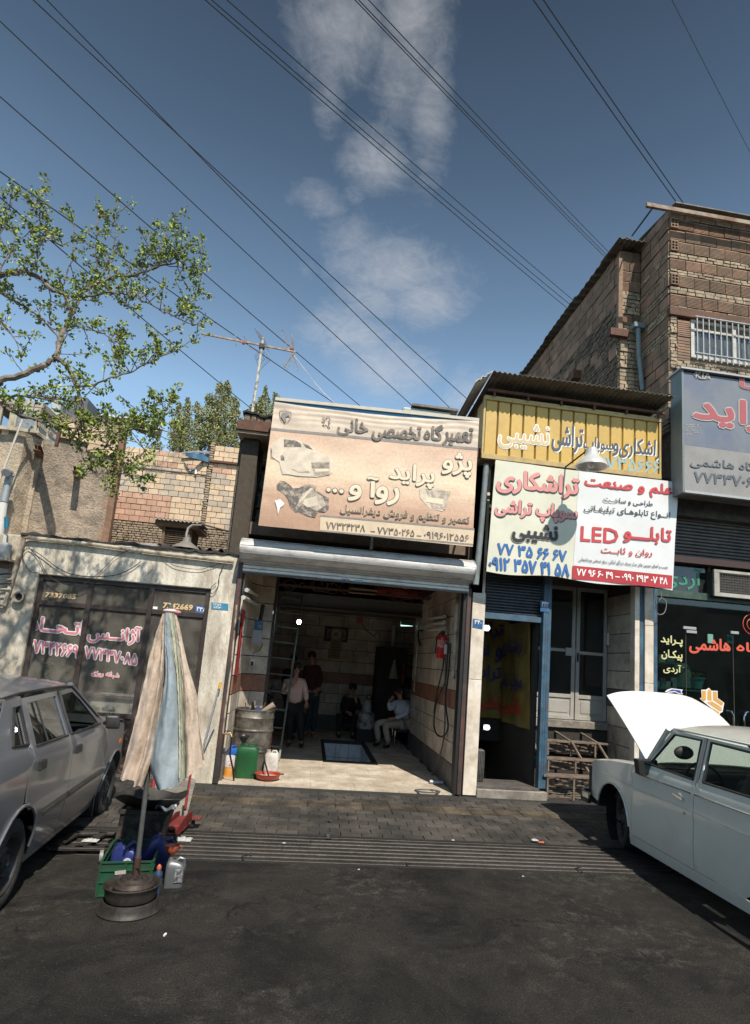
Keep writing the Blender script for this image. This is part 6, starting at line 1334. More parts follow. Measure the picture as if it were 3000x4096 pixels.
limbs=[([(-200,1610,0),(0,1440,0),(180,1390,.05),(300,1330,.1),(370,1290,.1)],.042,.030),([(370,1290,.1),(390,1200,.15),(440,1080,.2),(500,960,.25),(550,850,.3)],.034,.020),([(370,1290,.1),(440,1340,0),(500,1450,-.1),(540,1600,-.15),(560,1750,-.2)],.030,.014),([(550,850,.3),(620,810,.35),(760,750,.3),(900,745,.25),(1030,690,.2),(1130,675,.15),(1190,640,.1)],.022,.006),([(550,850,.3),(640,800,.5),(680,740,.6),(730,640,.7),(800,560,.7)],.015,.005),([(-80,780,-.2),(60,725,-.1),(160,720,0),(270,770,.1),(330,830,.1),(420,870,.2),(470,980,.2),(440,1080,.2)],.030,.018),([(-60,820,.2),(60,900,.2),(180,960,.2),(270,1020,.2),(340,1100,.15),(400,1190,.15)],.018,.010),([(540,900,.3),(690,860,.2),(800,860,.1),(900,890,.1),(1000,940,0),(1100,1000,0),(1240,1060,0),(1340,1080,0)],.015,.004),([(500,1080,.2),(620,1110,.1),(740,1160,.1),(800,1200,.1)],.010,.004),([(480,1470,-.1),(600,1480,-.2),(700,1440,-.2),(850,1390,-.2),(960,1330,-.2),(1050,1290,-.2),(1150,1240,-.2)],.013,.004),([(980,720,.2),(1060,660,.2),(1085,550,.2),(1100,470,.2),(1140,400,.2)],.008,.003),([(640,800,.4),(640,560,.4),(640,400,.4),(655,280,.4)],.010,.003),([(720,700,.5),(760,500,.5),(765,340,.5)],.009,.003),([(400,860,.3),(480,640,.3),(480,500,.3),(480,370,.3)],.010,.003),([(420,560,.2),(330,500,.1),(270,400,.1),(260,300,0),(270,200,0)],.010,.003),([(0,540,0),(5,420,0),(60,320,0),(100,200,0)],.009,.003),([(-30,780,-.2),(20,680,-.2),(90,560,-.2),(100,430,-.2)],.012,.003),([(230,700,0),(260,600,0),(215,500,0),(200,420,0)],.010,.003),([(330,1060,.2),(330,830,.2),(300,700,.2)],.008,.004),([(0,1560,.2),(140,1540,.2),(300,1550,.2),(400,1560,.2)],.018,.010),([(0,1580,-.2),(60,1640,-.2),(240,1700,-.2),(420,1750,-.2)],.02,.010),([(420,1750,-.2),(600,1780,-.2),(860,1800,-.3),(1000,1930,-.3)],.010,.004),([(0,1060,0),(80,1140,0),(150,1280,0)],.009,.003),([(750,1180,.1),(745,1290,.1),(760,1400,0)],.006,.003),([(1010,1300,-.2),(1020,1200,-.2),(1030,1140,-.2)],.005,.002),([(820,870,.1),(820,940,.1),(900,960,.1)],.006,.003),([(1130,1010,0),(1230,960,0),(1300,880,0),(1320,850,0)],.007,.003),([(900,745,.2),(1000,590,.2),(1010,540,.2)],.007,.003),([(1060,680,.2),(1190,690,.2),(1310,695,.2),(1350,670,.2)],.007,.002),([(1130,660,.1),(1200,590,.1),(1260,540,.1)],.007,.003),([(930,1950,-.3),(1000,2120-300,-.3),(1080,1700,-.3)],.006,.003)]
def rp1(x,y):return((y),0)
low=[([(480,290),(530,400),(570,490),(620,560),(700,620)],.014,.005),([(400,250),(600,200),(740,230),(900,270),(1000,280),(1110,290),(1200,320)],.012,.004),([(990,275),(1060,210),(1100,130),(1140,60)],.006,.002),([(620,560),(760,560),(900,590),(960,600)],.005,.002),([(560,430),(680,400),(740,330),(800,300)],.007,.003),([(500,150),(520,300),(540,380)],.012,.008),([(850,260),(900,200),(960,150),(1010,130)],.006,.003),([(700,480),(740,600),(760,680)],.006,.003),([(0,90),(150,190),(300,210),(400,250)],.02,.012),([(160,60),(300,75),(420,80)],.012,.006)]
bm_=M();tips=[];segs=[]
def limb(pts,r0,r1,k=1.0):
 r0*=.8;r1*=.8
 out=[];m_=len(pts)
 for i in range(m_-1):
  for j in range(4):
   t_=j/4;p=pts[i].lerp(pts[i+1],t_);out.append(p+Vector([rnd.uniform(-1,1)*.012 for _ in range(3)]))
 out.append(pts[-1]);n_=len(out)
 bm_.tube(out,[r0+(r1-r0)*i/(n_-1) for i in range(n_)],7)
 for i in range(n_-1):segs.append((out[i],out[i+1],r0+(r1-r0)*i/(n_-1)))
 tips.append(out[-1])
bm_.tube([tp(*p) for p in trunk],[.12,.11,.09,.07,.055,.042],10)
for pts,r0,r1 in limbs:limb([tp(x,y,dy) for x,y,dy in pts],r0,r1)
for pts,r0,r1 in low:limb([at(R1(x,y),Y=YT0-.1) for x,y in pts],r0,r1)
lm=[M(),M(),M()]
def tuft(p,d,n,size=.058):
 for _ in range(n):
  dd=(d*.6+Vector((rnd.gauss(0,.7),rnd.gauss(0,.7),rnd.gauss(.15,.6)))).normalized()
  k=rnd.random();mm=lm[0] if k<.45 else lm[1] if k<.8 else lm[2]
  leaf_faces(mm,p+Vector((rnd.gauss(0,.022),rnd.gauss(0,.02),rnd.gauss(0,.016))),dd,size*rnd.uniform(.6,1.15),rnd)
for(a,b,r) in segs:
 L_=(b-a).length
 if r>.019:n_=1 if rnd.random()<.25 else 0
 else:n_=2 if rnd.random()<.15 else 1 if rnd.random()<.8 else 0
 for _ in range(n_):
  p=a.lerp(b,rnd.random());d=(Vector((rnd.gauss(0,1),rnd.gauss(0,1.2),rnd.gauss(.55,.9)))).normalized();tl=rnd.uniform(.06,.26) if r<.02 else rnd.uniform(.12,.34)
  m1_=p+d*tl*.5+Vector((0,0,.01));e=p+d*tl+Vector((0,0,.05*rnd.random()))
  bm_.tube([p,m1_,e],[min(r,.005),.004,.002],4)
  for q,n4 in((p.lerp(e,.5),3),(p.lerp(e,.85),6),(e,6)):tuft(q,d,n4+1,.042)
for p in tips:tuft(p,Vector((0,0,1)),10,.045);tuft(p+Vector((0,0,-.05)),Vector((0,0,1)),6,.05)
bm_.build('trunk',bark,tr,smooth=True)
for mm,m_,nm in zip(lm,lg,('foliage','foliage','foliage')):mm.build(nm,m_,tr,props={'kind':'stuff'})
pl_m=[mat('poplar_light',(.30,.29,.11),.6,var=.2,vscale=2),mat('poplar_mid',(.22,.235,.09),.65,var=.25,vscale=2),mat('poplar_dark',(.13,.145,.06),.7,var=.25,vscale=2)]
def poplar(spires,Y,label,dens=1.0):
 t=thing('poplar_tree',label,'tree',at(spires[0][0],Y=Y));t.location.z=0;t['_o']=(t.location.x,t.location.y,0)
 mm=[M(),M(),M()];tk=M()
 for(top,bot,wpx) in spires:
  A,B_=at(top,Y=Y),at(bot,Y=Y);w_=wpx*1.45*Y/2400;dy=rnd.uniform(-.8,.8)
  tk.tube([Vector((B_.x,Y+dy,0)),Vector((B_.x,Y+dy,B_.z)),Vector((A.x,Y+dy,A.z-.1))],[.12,.08,.01],6)
  n_=int(1500*dens*(A.z-B_.z)*w_)
  for _ in range(n_):
   v=rnd.random()**.8;z=A.z+(B_.z-A.z)*v;rad=w_*(.10+.9*v**.6)*(.72+.40*noise.noise(Vector((z*1.6,B_.x*3,0)))+.2*math.sin(z*7+B_.x*5))*math.sqrt(rnd.random());a=rnd.uniform(0,6.283)
   p=Vector((A.x+(B_.x-A.x)*v+rad*math.cos(a),Y+dy+rad*math.sin(a),z));k=rnd.random()
   m3=mm[0] if k<.4 else mm[1] if k<.75 else mm[2]
   leaf_faces(m3,p,Vector((rnd.gauss(0,.6),rnd.gauss(0,.6),rnd.gauss(.2,.7))),.105*rnd.uniform(.6,1.2),rnd)
 tk.build('trunk',bark,t)
 for m3,m_ in zip(mm,pl_m):m3.build('foliage',m_,t,props={'kind':'stuff'})
g_=lambda x,y:R1(x,y)
poplar([(g_(1510,-20),g_(1490,430),55),(g_(1470,20),g_(1450,430),48),(g_(1550,60),g_(1560,430),45),(g_(1400,90),g_(1400,430),50),(g_(1310,110),g_(1330,430),45)],27,'tall pointed poplar crowns behind the brick wall, left of the aerial mast',.55)
poplar([(g_(1250,90),g_(1250,440),45),(g_(1200,130),g_(1190,440),45),(g_(1150,180),g_(1160,440),40)],29,'lower bushy poplar at the left of the poplar row',.5)
poplar([(g_(1655,80),g_(1660,420),45),(g_(1700,110),g_(1710,420),48)],27,'poplar directly behind the aerial mast',.55)
poplar([((1100,1552),(1100,1700),32),((1065,1560),(1060,1700),34),((1040,1580),(1035,1720),30),((1120,1580),(1118,1700),26)],27,'poplar at the right, next to the corner of the orange banner',.6)
poplar([(g_(1060,360),g_(1060,480),25),(g_(1010,385),g_(1010,470),14),(g_(985,390),g_(985,470),10)],31,'small distant poplars showing just above the brick wall',.5)
# cars
def winding(P,x,y):
 n_=0
 for i in range(len(P)):
  p,q=P[i-1],P[i]
  if(p[1]<=y)!=(q[1]<=y):
   xx=p[0]+(y-p[1])/(q[1]-p[1])*(q[0]-p[0])
   if xx>x:n_+=1
 return n_%2
def patch(outer,fn,holes=(),step=.09,thick=.0):
 """a sheet cut from outline polygons and laid on the surface fn(u, v)"""
 pts=[];ed=[]
 for L_ in(outer,*holes):
  o0=len(pts);L2=[]
  for i in range(len(L_)):
   a,b=Vector(L_[i-1]),Vector(L_[i]);n_=max(1,int((b-a).length/step));L2+=[a.lerp(b,k/n_) for k in range(n_)]
  pts+=L2;ed+=[(o0+i,o0+(i+1)%len(L2)) for i in range(len(L2))]
 u0,u1=min(p[0] for p in outer),max(p[0] for p in outer);v0,v1=min(p[1] for p in outer),max(p[1] for p in outer)
 nu,nv=max(1,int((u1-u0)/step)),max(1,int((v1-v0)/step))
 for i in range(nu):
  for j in range(nv):
   x,y=u0+(i+.5)*(u1-u0)/nu,v0+(j+.5)*(v1-v0)/nv
   if winding(outer,x,y) and not any(winding(h,x,y) for h in holes):pts.append(Vector((x,y)))
 v_,e_,f_,_,_,_=delaunay_2d_cdt([Vector(p[:2]) for p in pts],ed,[],0,1e-5)
 fs=[]
 for f in f_:
  cx=sum(v_[i].x for i in f)/len(f);cy=sum(v_[i].y for i in f)/len(f)
  if winding(outer,cx,cy) and not any(winding(h,cx,cy) for h in holes):fs.append(tuple(f))
 m=M();P=[Vector(fn(p.x,p.y)) for p in v_]
 if not thick:return m.add(P,fs)
 N_=[Vector() for _ in P]
 for f in fs:
  n_=(P[f[1]]-P[f[0]]).cross(P[f[2]]-P[f[0]])
  for i in f:N_[i]+=n_
 cnt={}
 for f in fs:
  for i in range(len(f)):
   k=(f[i-1],f[i]);cnt[k]=1
 bd=[k for k in cnt if(k[1],k[0]) not in cnt];k0=len(P)
 Q=[p-n_.normalized()*thick if n_.length>1e-12 else p for p,n_ in zip(P,N_)]
 return m.add(P+Q,fs+[tuple(k0+i for i in reversed(f)) for f in fs]+[(b,a,a+k0,b+k0) for a,b in bd])
def arc(cy,cz,r,a0,a1,n=12):return[(cy+r*math.cos(R(a0+(a1-a0)*i/n)),cz+r*math.sin(R(a0+(a1-a0)*i/n))) for i in range(n+1)]
tyre_m=mat('tyre',(.022,.021,.020),.85,var=.25,vscale=30,dirt=(.07,.062,.055),dscale=6,damt=.4);rim_m=mat('steel_rim',(.035,.035,.035),.45,.3,var=.2,dirt=(.09,.08,.07),dscale=8,damt=.35)
def car_wheel(par,T,c,s,steer=0,r=.285,w=.165,name='wheel'):
 """s = side of the car the wheel shows to (+1 or -1)"""
 ax=Vector((s*math.cos(steer),s*math.sin(steer),0));rot=T.to_3x3();c=T@Vector(c);ax=rot@ax
 wo=M();wo.lathe(c,[(r*.60,-w*.9),(r*.80,-w*.95),(r*.96,-w*.85),(r,-w*.65),(r,-w*.2),(r*.97,-w*.03),(r*.86,.012),(r*.70,.006),(r*.63,-.012),(r*.60,-w*.5)],40,ax)
 o=wo.build(name,tyre_m,par,smooth=True);o['_o']=par['_o']
 q=M();q.lathe(c,[(r*.645,-.004),(r*.63,.004),(r*.60,-.006),(r*.57,-.035),(r*.55,-.05),(r*.42,-.045),(r*.33,-.02),(r*.20,-.018),(r*.18,-.005),(r*.08,-.002),(r*.06,.01),(.001,.012)],36,ax)
 q.build('rim',rim_m,o,smooth=True)
 u=ax.orthogonal().normalized();v=ax.cross(u);hl=M();nu_=M()
 for k in range(12):
  a=k*math.pi/6;p=c+(u*math.cos(a)+v*math.sin(a))*r*.48-ax*.044;hl.lathe(p,[(.001,.004),(.011,.004),(.013,0)],8,ax)
 for k in range(4):a=k*math.pi/2+.4;p=c+(u*math.cos(a)+v*math.sin(a))*r*.26-ax*.02;nu_.lathe(p,[(.009,0),(.009,.018),(.001,.02)],6,ax)
 hl.build('rim_holes',black,o,props={'kind':'stuff'});nu_.build('wheel_nuts',steel_bar,o,props={'kind':'stuff'})
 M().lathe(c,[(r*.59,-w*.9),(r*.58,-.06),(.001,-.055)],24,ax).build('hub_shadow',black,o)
 return o
def car_common(t,T,spec,paint,gl,trim):
 rot=lambda p:T@Vector(p)
 side,top=spec['side'],spec['top']
 for s in(1,-1):
  fn=lambda y,z:rot((s*side(y,z),y,z))
  for nm,poly,holes in spec['panels']:
   m=patch(poly,fn,holes,.07,.012 if s>0 else-.012)
   o=m.build(nm,paint,t,smooth=True);
   if nm in('front_door','rear_door'):
    o['_o']=t['_o'];hy,hz=spec['handles'][nm];spec['handle'](o,lambda x,y,z:rot((s*(side(y,z)+x),y,z)),hy,hz)
  for nm,poly in spec['glass']:
   m=patch(poly,lambda y,z:rot((s*(side(y,z)-.014),y,z)),(),.12);m.build(nm,gl,t,smooth=True)
  for nm,line,w_,mm in spec['trims']:
   P=[rot((s*(side(y,z)+.004),y,z)) for y,z in line]
   M().tube(P,w_,6).build(nm,mm,t,smooth=True)
  for(wy,wr_) in spec['arches']:
   m=M().lathe(rot((s*(.40),wy,.29)),[(wr_+.01,.30),(wr_+.02,.0),(.02,0)],20,T.to_3x3()@Vector((s,0,0)));m.build('wheel_housing',black,t)
 for nm,y0,y1,ny,e,crown,sx in spec['tops']:
  m=M().grid(lambda u,v:(lambda y,k:rot(((u*2-1)*e(y)[0],y,e(y)[1]+crown(y)*(1-abs(u*2-1)**2.4))))(y0+(y1-y0)*v,0),20,ny,sx);m.build(nm,paint,t,smooth=True)
gp=bpy.data.materials.new('grey_metallic');gp.use_nodes=True
def carpaint(name,col,dust,rough=.32,metal=.35,coat=.6,damt=.45):
 m=mat(name,col,rough,metal,var=.04,vscale=3,dirt=dust,dscale=2.2,damt=damt,coat=coat);return m
grey_p=carpaint('grey_metallic_paint',(.21,.22,.25),(.22,.22,.225),.30,.5,.5)
car_gl=glass('car_glass',(.42,.46,.44),.05,.01,.06,(.25,.23,.2))
blk_p=mat('black_plastic',(.02,.02,.02),.45,var=.15,dirt=(.08,.07,.065),dscale=6,damt=.3)
ORG=Vector((-1.96,6.90,0));ang=math.atan2(2.46,-.155)-math.pi/2
SC=1.03
gc=thing('grey_saloon','dusty metallic grey saloon car parked nose to the pavement at the left edge','car',(-2.75,5.6,0))
class Squash:
 def __init__(s,m,f):s.m,s.f=m,f
 def to_3x3(s):return s.m.to_3x3()
 def __matmul__(s,v):
  v=Vector(v);return s.m@(v if v.z<.93 else Vector((v.x,v.y,.93+(v.z-.93)*s.f)))
Tg=Matrix.Translation(ORG)@Matrix.Rotation(ang,4,'Z')@Matrix.Scale(SC,4)@Matrix.Translation((-.79,0,0));Tg=Squash(Tg,.86)
def gside(y,z):
 w_=.80-.22*max(0,.55-z)**1.6*1.6-.16*max(0,z-.6)**2 if z<.93 else .80-.16*.33**2-.02-(z-.93)*.42
 w_+=.012*math.exp(-((z-.80)/.03)**2)*0
 if y>.15:w_-=.22*((y-.15)/.55)**2.2
 if y<-2.7:w_-=.16*((-2.7-y)/.5)**2
 return w_
fa=arc(0,.29,.335,0,180);ra=arc(-2.36,.29,.335,0,180)
g_panels=[('front_fender',[(.66,.40),(.335,.29)]+fa[1:]+[(-.335,.22),(-.395,.22),(-.47,.60),(-.40,.80),(-.42,.915),(.10,.89),(.50,.80),(.67,.72)],()),('front_door',[(-.405,.22),(-1.40,.22),(-1.46,.50),(-1.44,.93),(-1.40,1.06),(-1.36,1.335),(-1.02,1.35),(-.86,1.24),(-.56,.99),(-.43,.918),(-.41,.80),(-.48,.60)],[[(-.64,.965),(-1.385,.965),(-1.375,1.10),(-1.33,1.30),(-1.06,1.31),(-.92,1.22)]]),('rear_door',[(-1.41,.22),(-1.95,.22)]+[(y,z) for y,z in reversed(arc(-2.36,.29,.345,20,100,8)) if y>-2.36][::-1]+[(-2.33,.80),(-2.20,.97),(-2.12,1.33),(-1.42,1.34),(-1.42,1.06),(-1.45,.93),(-1.47,.50)],[[(-1.50,.97),(-2.13,.98),(-2.06,1.29),(-1.47,1.30)]]),('rear_quarter',[(-2.36,.635)]+ra[7:]+[(-2.70,.22),(-3.15,.30),(-3.2,.60),(-3.17,.96),(-2.80,1.02),(-2.45,1.28),(-2.36,1.36),(-2.13,1.345),(-2.21,.975),(-2.34,.80)],[[(-2.27,1.0),(-2.50,1.02),(-2.30,1.27),(-2.20,1.28)]]),('sill',[(-.32,.16),(-2.06,.16),(-2.06,.215),(-.32,.215)],()),]
def g_handle(o,P,hy,hz):
 c=P(.006,hy,hz);a,b,d=P(.006,hy+.05,hz)-c,P(.02,hy,hz)-c,P(.006,hy,hz+.022)-c
 M().obox(c,a*1.15,b,d*1.4).build('door_handle',blk_p,o,bevel=.004)
spec=dict(side=gside,top=None,panels=g_panels,handles={'front_door':(-1.32,.83),'rear_door':(-2.12,.84)},handle=g_handle,glass=[('front_side_glass',g_panels[1][2][0]),('rear_side_glass',g_panels[2][2][0]),('quarter_glass',g_panels[3][2][0])],trims=[('rub_strip',[(-.42,.50),(-.9,.50),(-1.42,.495)],.022,blk_p),('rub_strip',[(-1.48,.495),(-1.75,.49),(-1.99,.485)],.022,blk_p),('window_seal',[(-.60,.955),(-1.0,.957),(-1.40,.957)],.009,blk_p),('window_seal',[(-1.50,.96),(-1.8,.965),(-2.15,.972)],.009,blk_p),('gutter',[(-.60,1.02),(-.90,1.25),(-1.05,1.362),(-1.4,1.372),(-1.8,1.372),(-2.15,1.368),(-2.38,1.352)],.009,blk_p),('b_pillar_seal',[(-1.43,.97),(-1.42,1.15),(-1.39,1.33)],.016,blk_p),('glass_divider',[(-1.93,.975),(-1.90,1.29)],.008,blk_p),('quarter_seal',[(-2.27,1.0),(-2.50,1.02),(-2.30,1.27),(-2.20,1.28),(-2.27,1.0)],.012,blk_p),('arch_lip',ra,.012,grey_p),('arch_lip',fa,.010,grey_p)],arches=[(0,.325),(-2.36,.325)],tops=[('bonnet',.68,-.44,14,lambda y:(gside(y,.9)-.01,.915 if y<0 else .915-.42*(y/.68)**2.0*.45),lambda y:.035,.012),('roof',-.98,-2.42,12,lambda y:(gside(y,1.37)-.0,1.372-.03*((y+1.6)/.8)**2),lambda y:.06,.012),('boot_lid',-2.80,-3.2,6,lambda y:(gside(y,.97)-.01,1.0-.06*((y+2.8)/.4)**2),lambda y:.03,.012)])
car_common(gc,Tg,spec,grey_p,car_gl,blk_p)
for s in(1,-1):
 for y in(0,-2.36):car_wheel(gc,Tg,(s*.765,y,.275),s)
 M().tube([Tg@Vector((s*(gside(-.5,.95)-.02),-.46,.93)),Tg@Vector((s*(gside(-.8,1.2)-.02),-.80,1.20)),Tg@Vector((s*(gside(-1,1.36)-.02),-1.02,1.375))],.028,8).build('windscreen_pillar',grey_p,gc,smooth=True)
 c=Tg@Vector((s*.875,-.66,.985));mr=M().obox(c,(.06,.015,0),(-.01,.04,0),(-.008,0,.062));mo=mr.build('door_mirror',blk_p,gc,smooth=True,bevel=.022,seg=3)
 M().tube([Tg@Vector((s*.79,-.60,.96)),c],.02,7).build('mirror_foot',blk_p,gc)
 M().obox(Tg@Vector((s*(gside(.12,.70)+.004),.12,.70)),(.006,0,0),(0,.03,0),(0,0,.022)).build('side_indicator',mat('amber',(.5,.12,.02),.25,var=0),gc,bevel=.003)
 M().obox(Tg@Vector((s*.70,-.40,.20)),(.06,0,0),(0,.01,0),(0,0,.12)).build('mud_flap',blk_p,gc);M().obox(Tg@Vector((s*.70,-2.80,.20)),(.06,0,0),(0,.01,0),(0,0,.10)).build('mud_flap',blk_p,gc)
 P=[Tg@Vector((s*x,y,z)) for x,y,z in((.42,.70,.56),(.66,.63,.57),(.67,.62,.70),(.42,.68,.70))];M().add(P,[(0,1,2,3)]).build('headlight',mat('headlamp',(.5,.52,.52),.1,.3,var=0),gc)
 P=[Tg@Vector((s*x,y,z)) for x,y,z in((.40,-3.215,.66),(.70,-3.17,.66),(.70,-3.16,.86),(.40,-3.205,.86))];M().add(P,[(0,1,2,3)]).build('tail_light',mat('tail_red',(.35,.02,.02),.2,var=0),gc)
def cross(t,T,y0,z0,w0,y1,z1,w1,bulge,name,mm,n=12):M().grid(lambda u,v:T@Vector(((u*2-1)*(w0+(w1-w0)*v),y0+(y1-y0)*v+bulge*(1-(u*2-1)**2),z0+(z1-z0)*v)),n,6).build(name,mm,t,smooth=True)
cross(gc,Tg,-.44,.93,.70,-.98,1.375,.60,.10,'windscreen',car_gl);cross(gc,Tg,-2.80,1.02,.66,-2.42,1.36,.58,-.08,'rear_window',car_gl)
cross(gc,Tg,.70,.24,.62,.72,.56,.64,.10,'front_bumper',blk_p);cross(gc,Tg,.70,.56,.42,.66,.74,.55,.06,'grille',blk_p);cross(gc,Tg,-3.22,.26,.68,-3.24,.60,.70,-.06,'rear_bumper',blk_p);cross(gc,Tg,-3.21,.60,.72,-3.2,.95,.70,-.03,'rear_panel',grey_p)
for s in(1,-1):P=[Tg@Vector((s*.78,y,z)) for y,z in((-2.72,.26),(-3.0,.26),(-3.24,.28),(-3.24,.52),(-2.70,.56))];M().prism(P,(-s*.06,0,0)).build('bumper_wing',blk_p,gc,bevel=.01)
def car_inside(t,T,ys,zseat,wheel_s):
 inn=mat('car_interior',(.05,.05,.055),.8,var=.15)
 M().add([T@Vector(p) for p in((-.70,.45,.24),(.70,.45,.24),(.70,-3.0,.24),(-.70,-3.0,.24))],[(0,1,2,3)]).build('floor_pan',black,t)
 M().obox(T@Vector((0,ys[0]+.42,.80)),(.66,0,0),(0,.14,0),(0,0,.12)).build('dashboard',inn,t,bevel=.02)
 for s in(1,-1):
  M().obox(T@Vector((s*.36,ys[0]-.30,.45)),(.24,0,0),(0,.26,0),(0,0,.1)).obox(T@Vector((s*.36,ys[0]-.60,.75)),(.23,0,0),(0,.07,-.02),(0,-.08,.28)).build('front_seat',inn,t,bevel=.04)
  M().sphere(T@Vector((s*.36,ys[0]-.70,1.10)),.13,10,(1,.4,.7)).build('headrest',inn,t,smooth=True)
 M().obox(T@Vector((0,ys[1]-.25,.45)),(.62,0,0),(0,.24,0),(0,0,.1)).obox(T@Vector((0,ys[1]-.50,.75)),(.62,0,0),(0,.07,-.02),(0,-.06,.26)).build('rear_seat',inn,t,bevel=.04)
 c=T@Vector((wheel_s*.36,ys[0]+.10,.86));u=T.to_3x3()@Vector((1,0,0));v=T.to_3x3()@Vector((0,.45,.89))
 M().tube([c+(u*math.cos(i*math.pi/12)+v*math.sin(i*math.pi/12))*.185 for i in range(25)],.014,6).bar(c-u*.17,c+u*.17,.03,.02).build('steering_wheel',black,t,smooth=True)
car_inside(gc,Tg,(-.95,-1.95),.5,-1)
M().tube([Tg@Vector((.35,-2.40,1.395)),Tg@Vector((.38,-2.85,1.62))],.004,5).build('aerial',black,gc)
wp_=carpaint('pale_green_white_paint',(.66,.67,.60),(.56,.55,.49),.28,0,.7,.25)
wcar=thing('pale_saloon','old pale grey green saloon car with its white bonnet raised, at the right edge','car',(4.2,5.2,0))
Tw=Matrix.Translation((3.345+.81,6.44,0))@Matrix.Rotation(R(-.6),4,'Z')
chrome=mat('chrome',(0,0,0));seam=black
def wside(y,z):
 w_=.81-.30*max(0,.45-z)**2-.035*max(0,z-.72)/.2 if z<.93 else .81-.035*.21/.2-.012-(z-.93)*.27
 w_+=.012*math.exp(-((z-.835)/.022)**2)-.0
 if y>.25:w_-=.11*((y-.25)/.5)**2.4
 if y<-3.0:w_-=.09*((-3.0-y)/.6)**2
 return w_
fa=arc(0,.30,.355,17,180);ra=arc(-2.5,.30,.33,0,180)
w_panels=[('front_fender',[(.70,.42),(.345,.40)]+fa[1:]+[(-.355,.17),(-.395,.17),(-.42,.60),(-.40,.915),(.10,.875),(.50,.815),(.66,.765),(.705,.70),(.715,.60),(.70,.42)],()),('front_door',[(-.403,.235),(-1.425,.235),(-1.44,.60),(-1.425,.915),(-1.39,1.05),(-1.405,1.315),(-.93,1.325),(-.88,1.30),(-.59,.935),(-.408,.92),(-.428,.60)],[[(-.665,.965),(-1.375,.95),(-1.365,1.285),(-.955,1.285)]]),('rear_door',[(-1.435,.235),(-2.05,.235)]+list(reversed([(y,z) for y,z in arc(-2.5,.30,.342,0,80,8)]))[::-1]+[(-2.44,.80),(-2.40,.93),(-2.28,1.30),(-1.415,1.315),(-1.40,1.05),(-1.435,.915),(-1.45,.60)],[[(-1.51,.955),(-2.32,.96),(-2.22,1.27),(-1.50,1.285)]]),('rear_quarter',[(-2.5,.63)]+ra[7:]+[(-2.9,.25),(-3.45,.32),(-3.56,.60),(-3.55,.90),(-3.0,.94),(-2.72,1.12),(-2.55,1.30),(-2.29,1.31),(-2.41,.93),(-2.45,.80)],()),('sill',[(-.345,.135),(-2.17,.135),(-2.17,.228),(-.345,.228)],()),]
def w_handle(o,P,hy,hz):
 M().bar(P(.012,hy+.09,hz+.012),P(.022,hy-.07,hz-.006),.014,.018).build('door_handle',chrome,o);c=P(.0,hy,hz)
 M().sphere(c,.045,10,(.2,1,.8)).build('handle_cup',wp_,o,smooth=True);M().lathe(P(.0,hy-.08,hz-.115),[(.014,0),(.014,.006),(.001,.008)],12,Tw.to_3x3()@Vector((-1 if P(.1,hy,hz).x<c.x else 1,0,0))).build('door_lock',chrome,o)
pill=mat('pillar_grey',(.16,.16,.155),.45,.1,var=.06)
sp2=dict(side=wside,top=None,panels=w_panels,handles={'front_door':(-1.24,.775),'rear_door':(-2.26,.775)},handle=w_handle,glass=[('front_side_glass',w_panels[1][2][0]),('rear_side_glass',w_panels[2][2][0])],trims=[('bright_strip',[(-.52,.842),(-.95,.842),(-1.41,.842)],.006,chrome),('bright_strip',[(-1.45,.842),(-2.0,.842),(-2.40,.842)],.006,chrome),('belt_crease',[(-.44,.705),(-.9,.70),(-1.42,.698)],.0045,wp_),('belt_crease',[(-1.46,.698),(-2.42,.69)],.0045,wp_),('belt_crease',[(.66,.74),(.2,.725),(-.385,.708)],.0045,wp_),('gutter',[(-.57,.95),(-.86,1.30),(-.92,1.335),(-1.4,1.335),(-2.0,1.33),(-2.50,1.315),(-2.75,1.12)],.011,wp_),('window_seal',w_panels[1][2][0]+[w_panels[1][2][0][0]],.011,blk_p),('window_seal',w_panels[2][2][0]+[w_panels[2][2][0][0]],.011,blk_p),('arch_lip',fa,.012,wp_),('arch_lip',ra,.010,wp_)],arches=[(0,.345),(-2.5,.32)],tops=[('roof',-.93,-2.60,12,lambda y:(wside(y,1.335),1.335-.02*((y+1.7)/.8)**2),lambda y:.075,.012),('boot_lid',-3.0,-3.56,6,lambda y:(wside(y,.93),.935),lambda y:.03,.012)])  # belt line strips are added to imitate the highlight along a painted crease
car_common(wcar,Tw,sp2,wp_,glass('car_glass2',(.60,.66,.62),.04,.01,.03,(.25,.25,.22)),blk_p)
for s in(1,-1):
 car_wheel(wcar,Tw,(s*.70,0,.295),s,R(-17) if s<0 else R(17),.295,.17);car_wheel(wcar,Tw,(s*.72,-2.5,.295),s,0,.295,.17)
 def ftop(u,v):
  y=.685-1.11*u;ze=.915 if y<-.4 else .875+.04*(.1-y)/.5 if y<.1 else .875-.06*(y-.1)/.4 if y<.5 else .815-.05*(y-.5)/.16 if y<.66 else .765-.03*(y-.66)/.03
  return Tw@Vector((s*(wside(y,min(ze,.92))-.15*v),y,ze+.022*math.sin(min(1,v*1.6)*math.pi/2)))
 M().grid(ftop,22,6,.01).build('fender_top',wp_,wcar,smooth=True)
 M().tube([Tw@Vector((s*.74,-.56,.93)),Tw@Vector((s*.70,-.90,1.33))],.024,8).build('windscreen_pillar',wp_,wcar,smooth=True)
 M().tube([Tw@Vector((s*(wside(-1.4,.93)-.003),-1.432,.93)),Tw@Vector((s*(wside(-1.4,1.3)-.003),-1.425,1.31))],.02,6).build('centre_pillar',pill,wcar)
c=at(B3(795,860),Y=5.80)
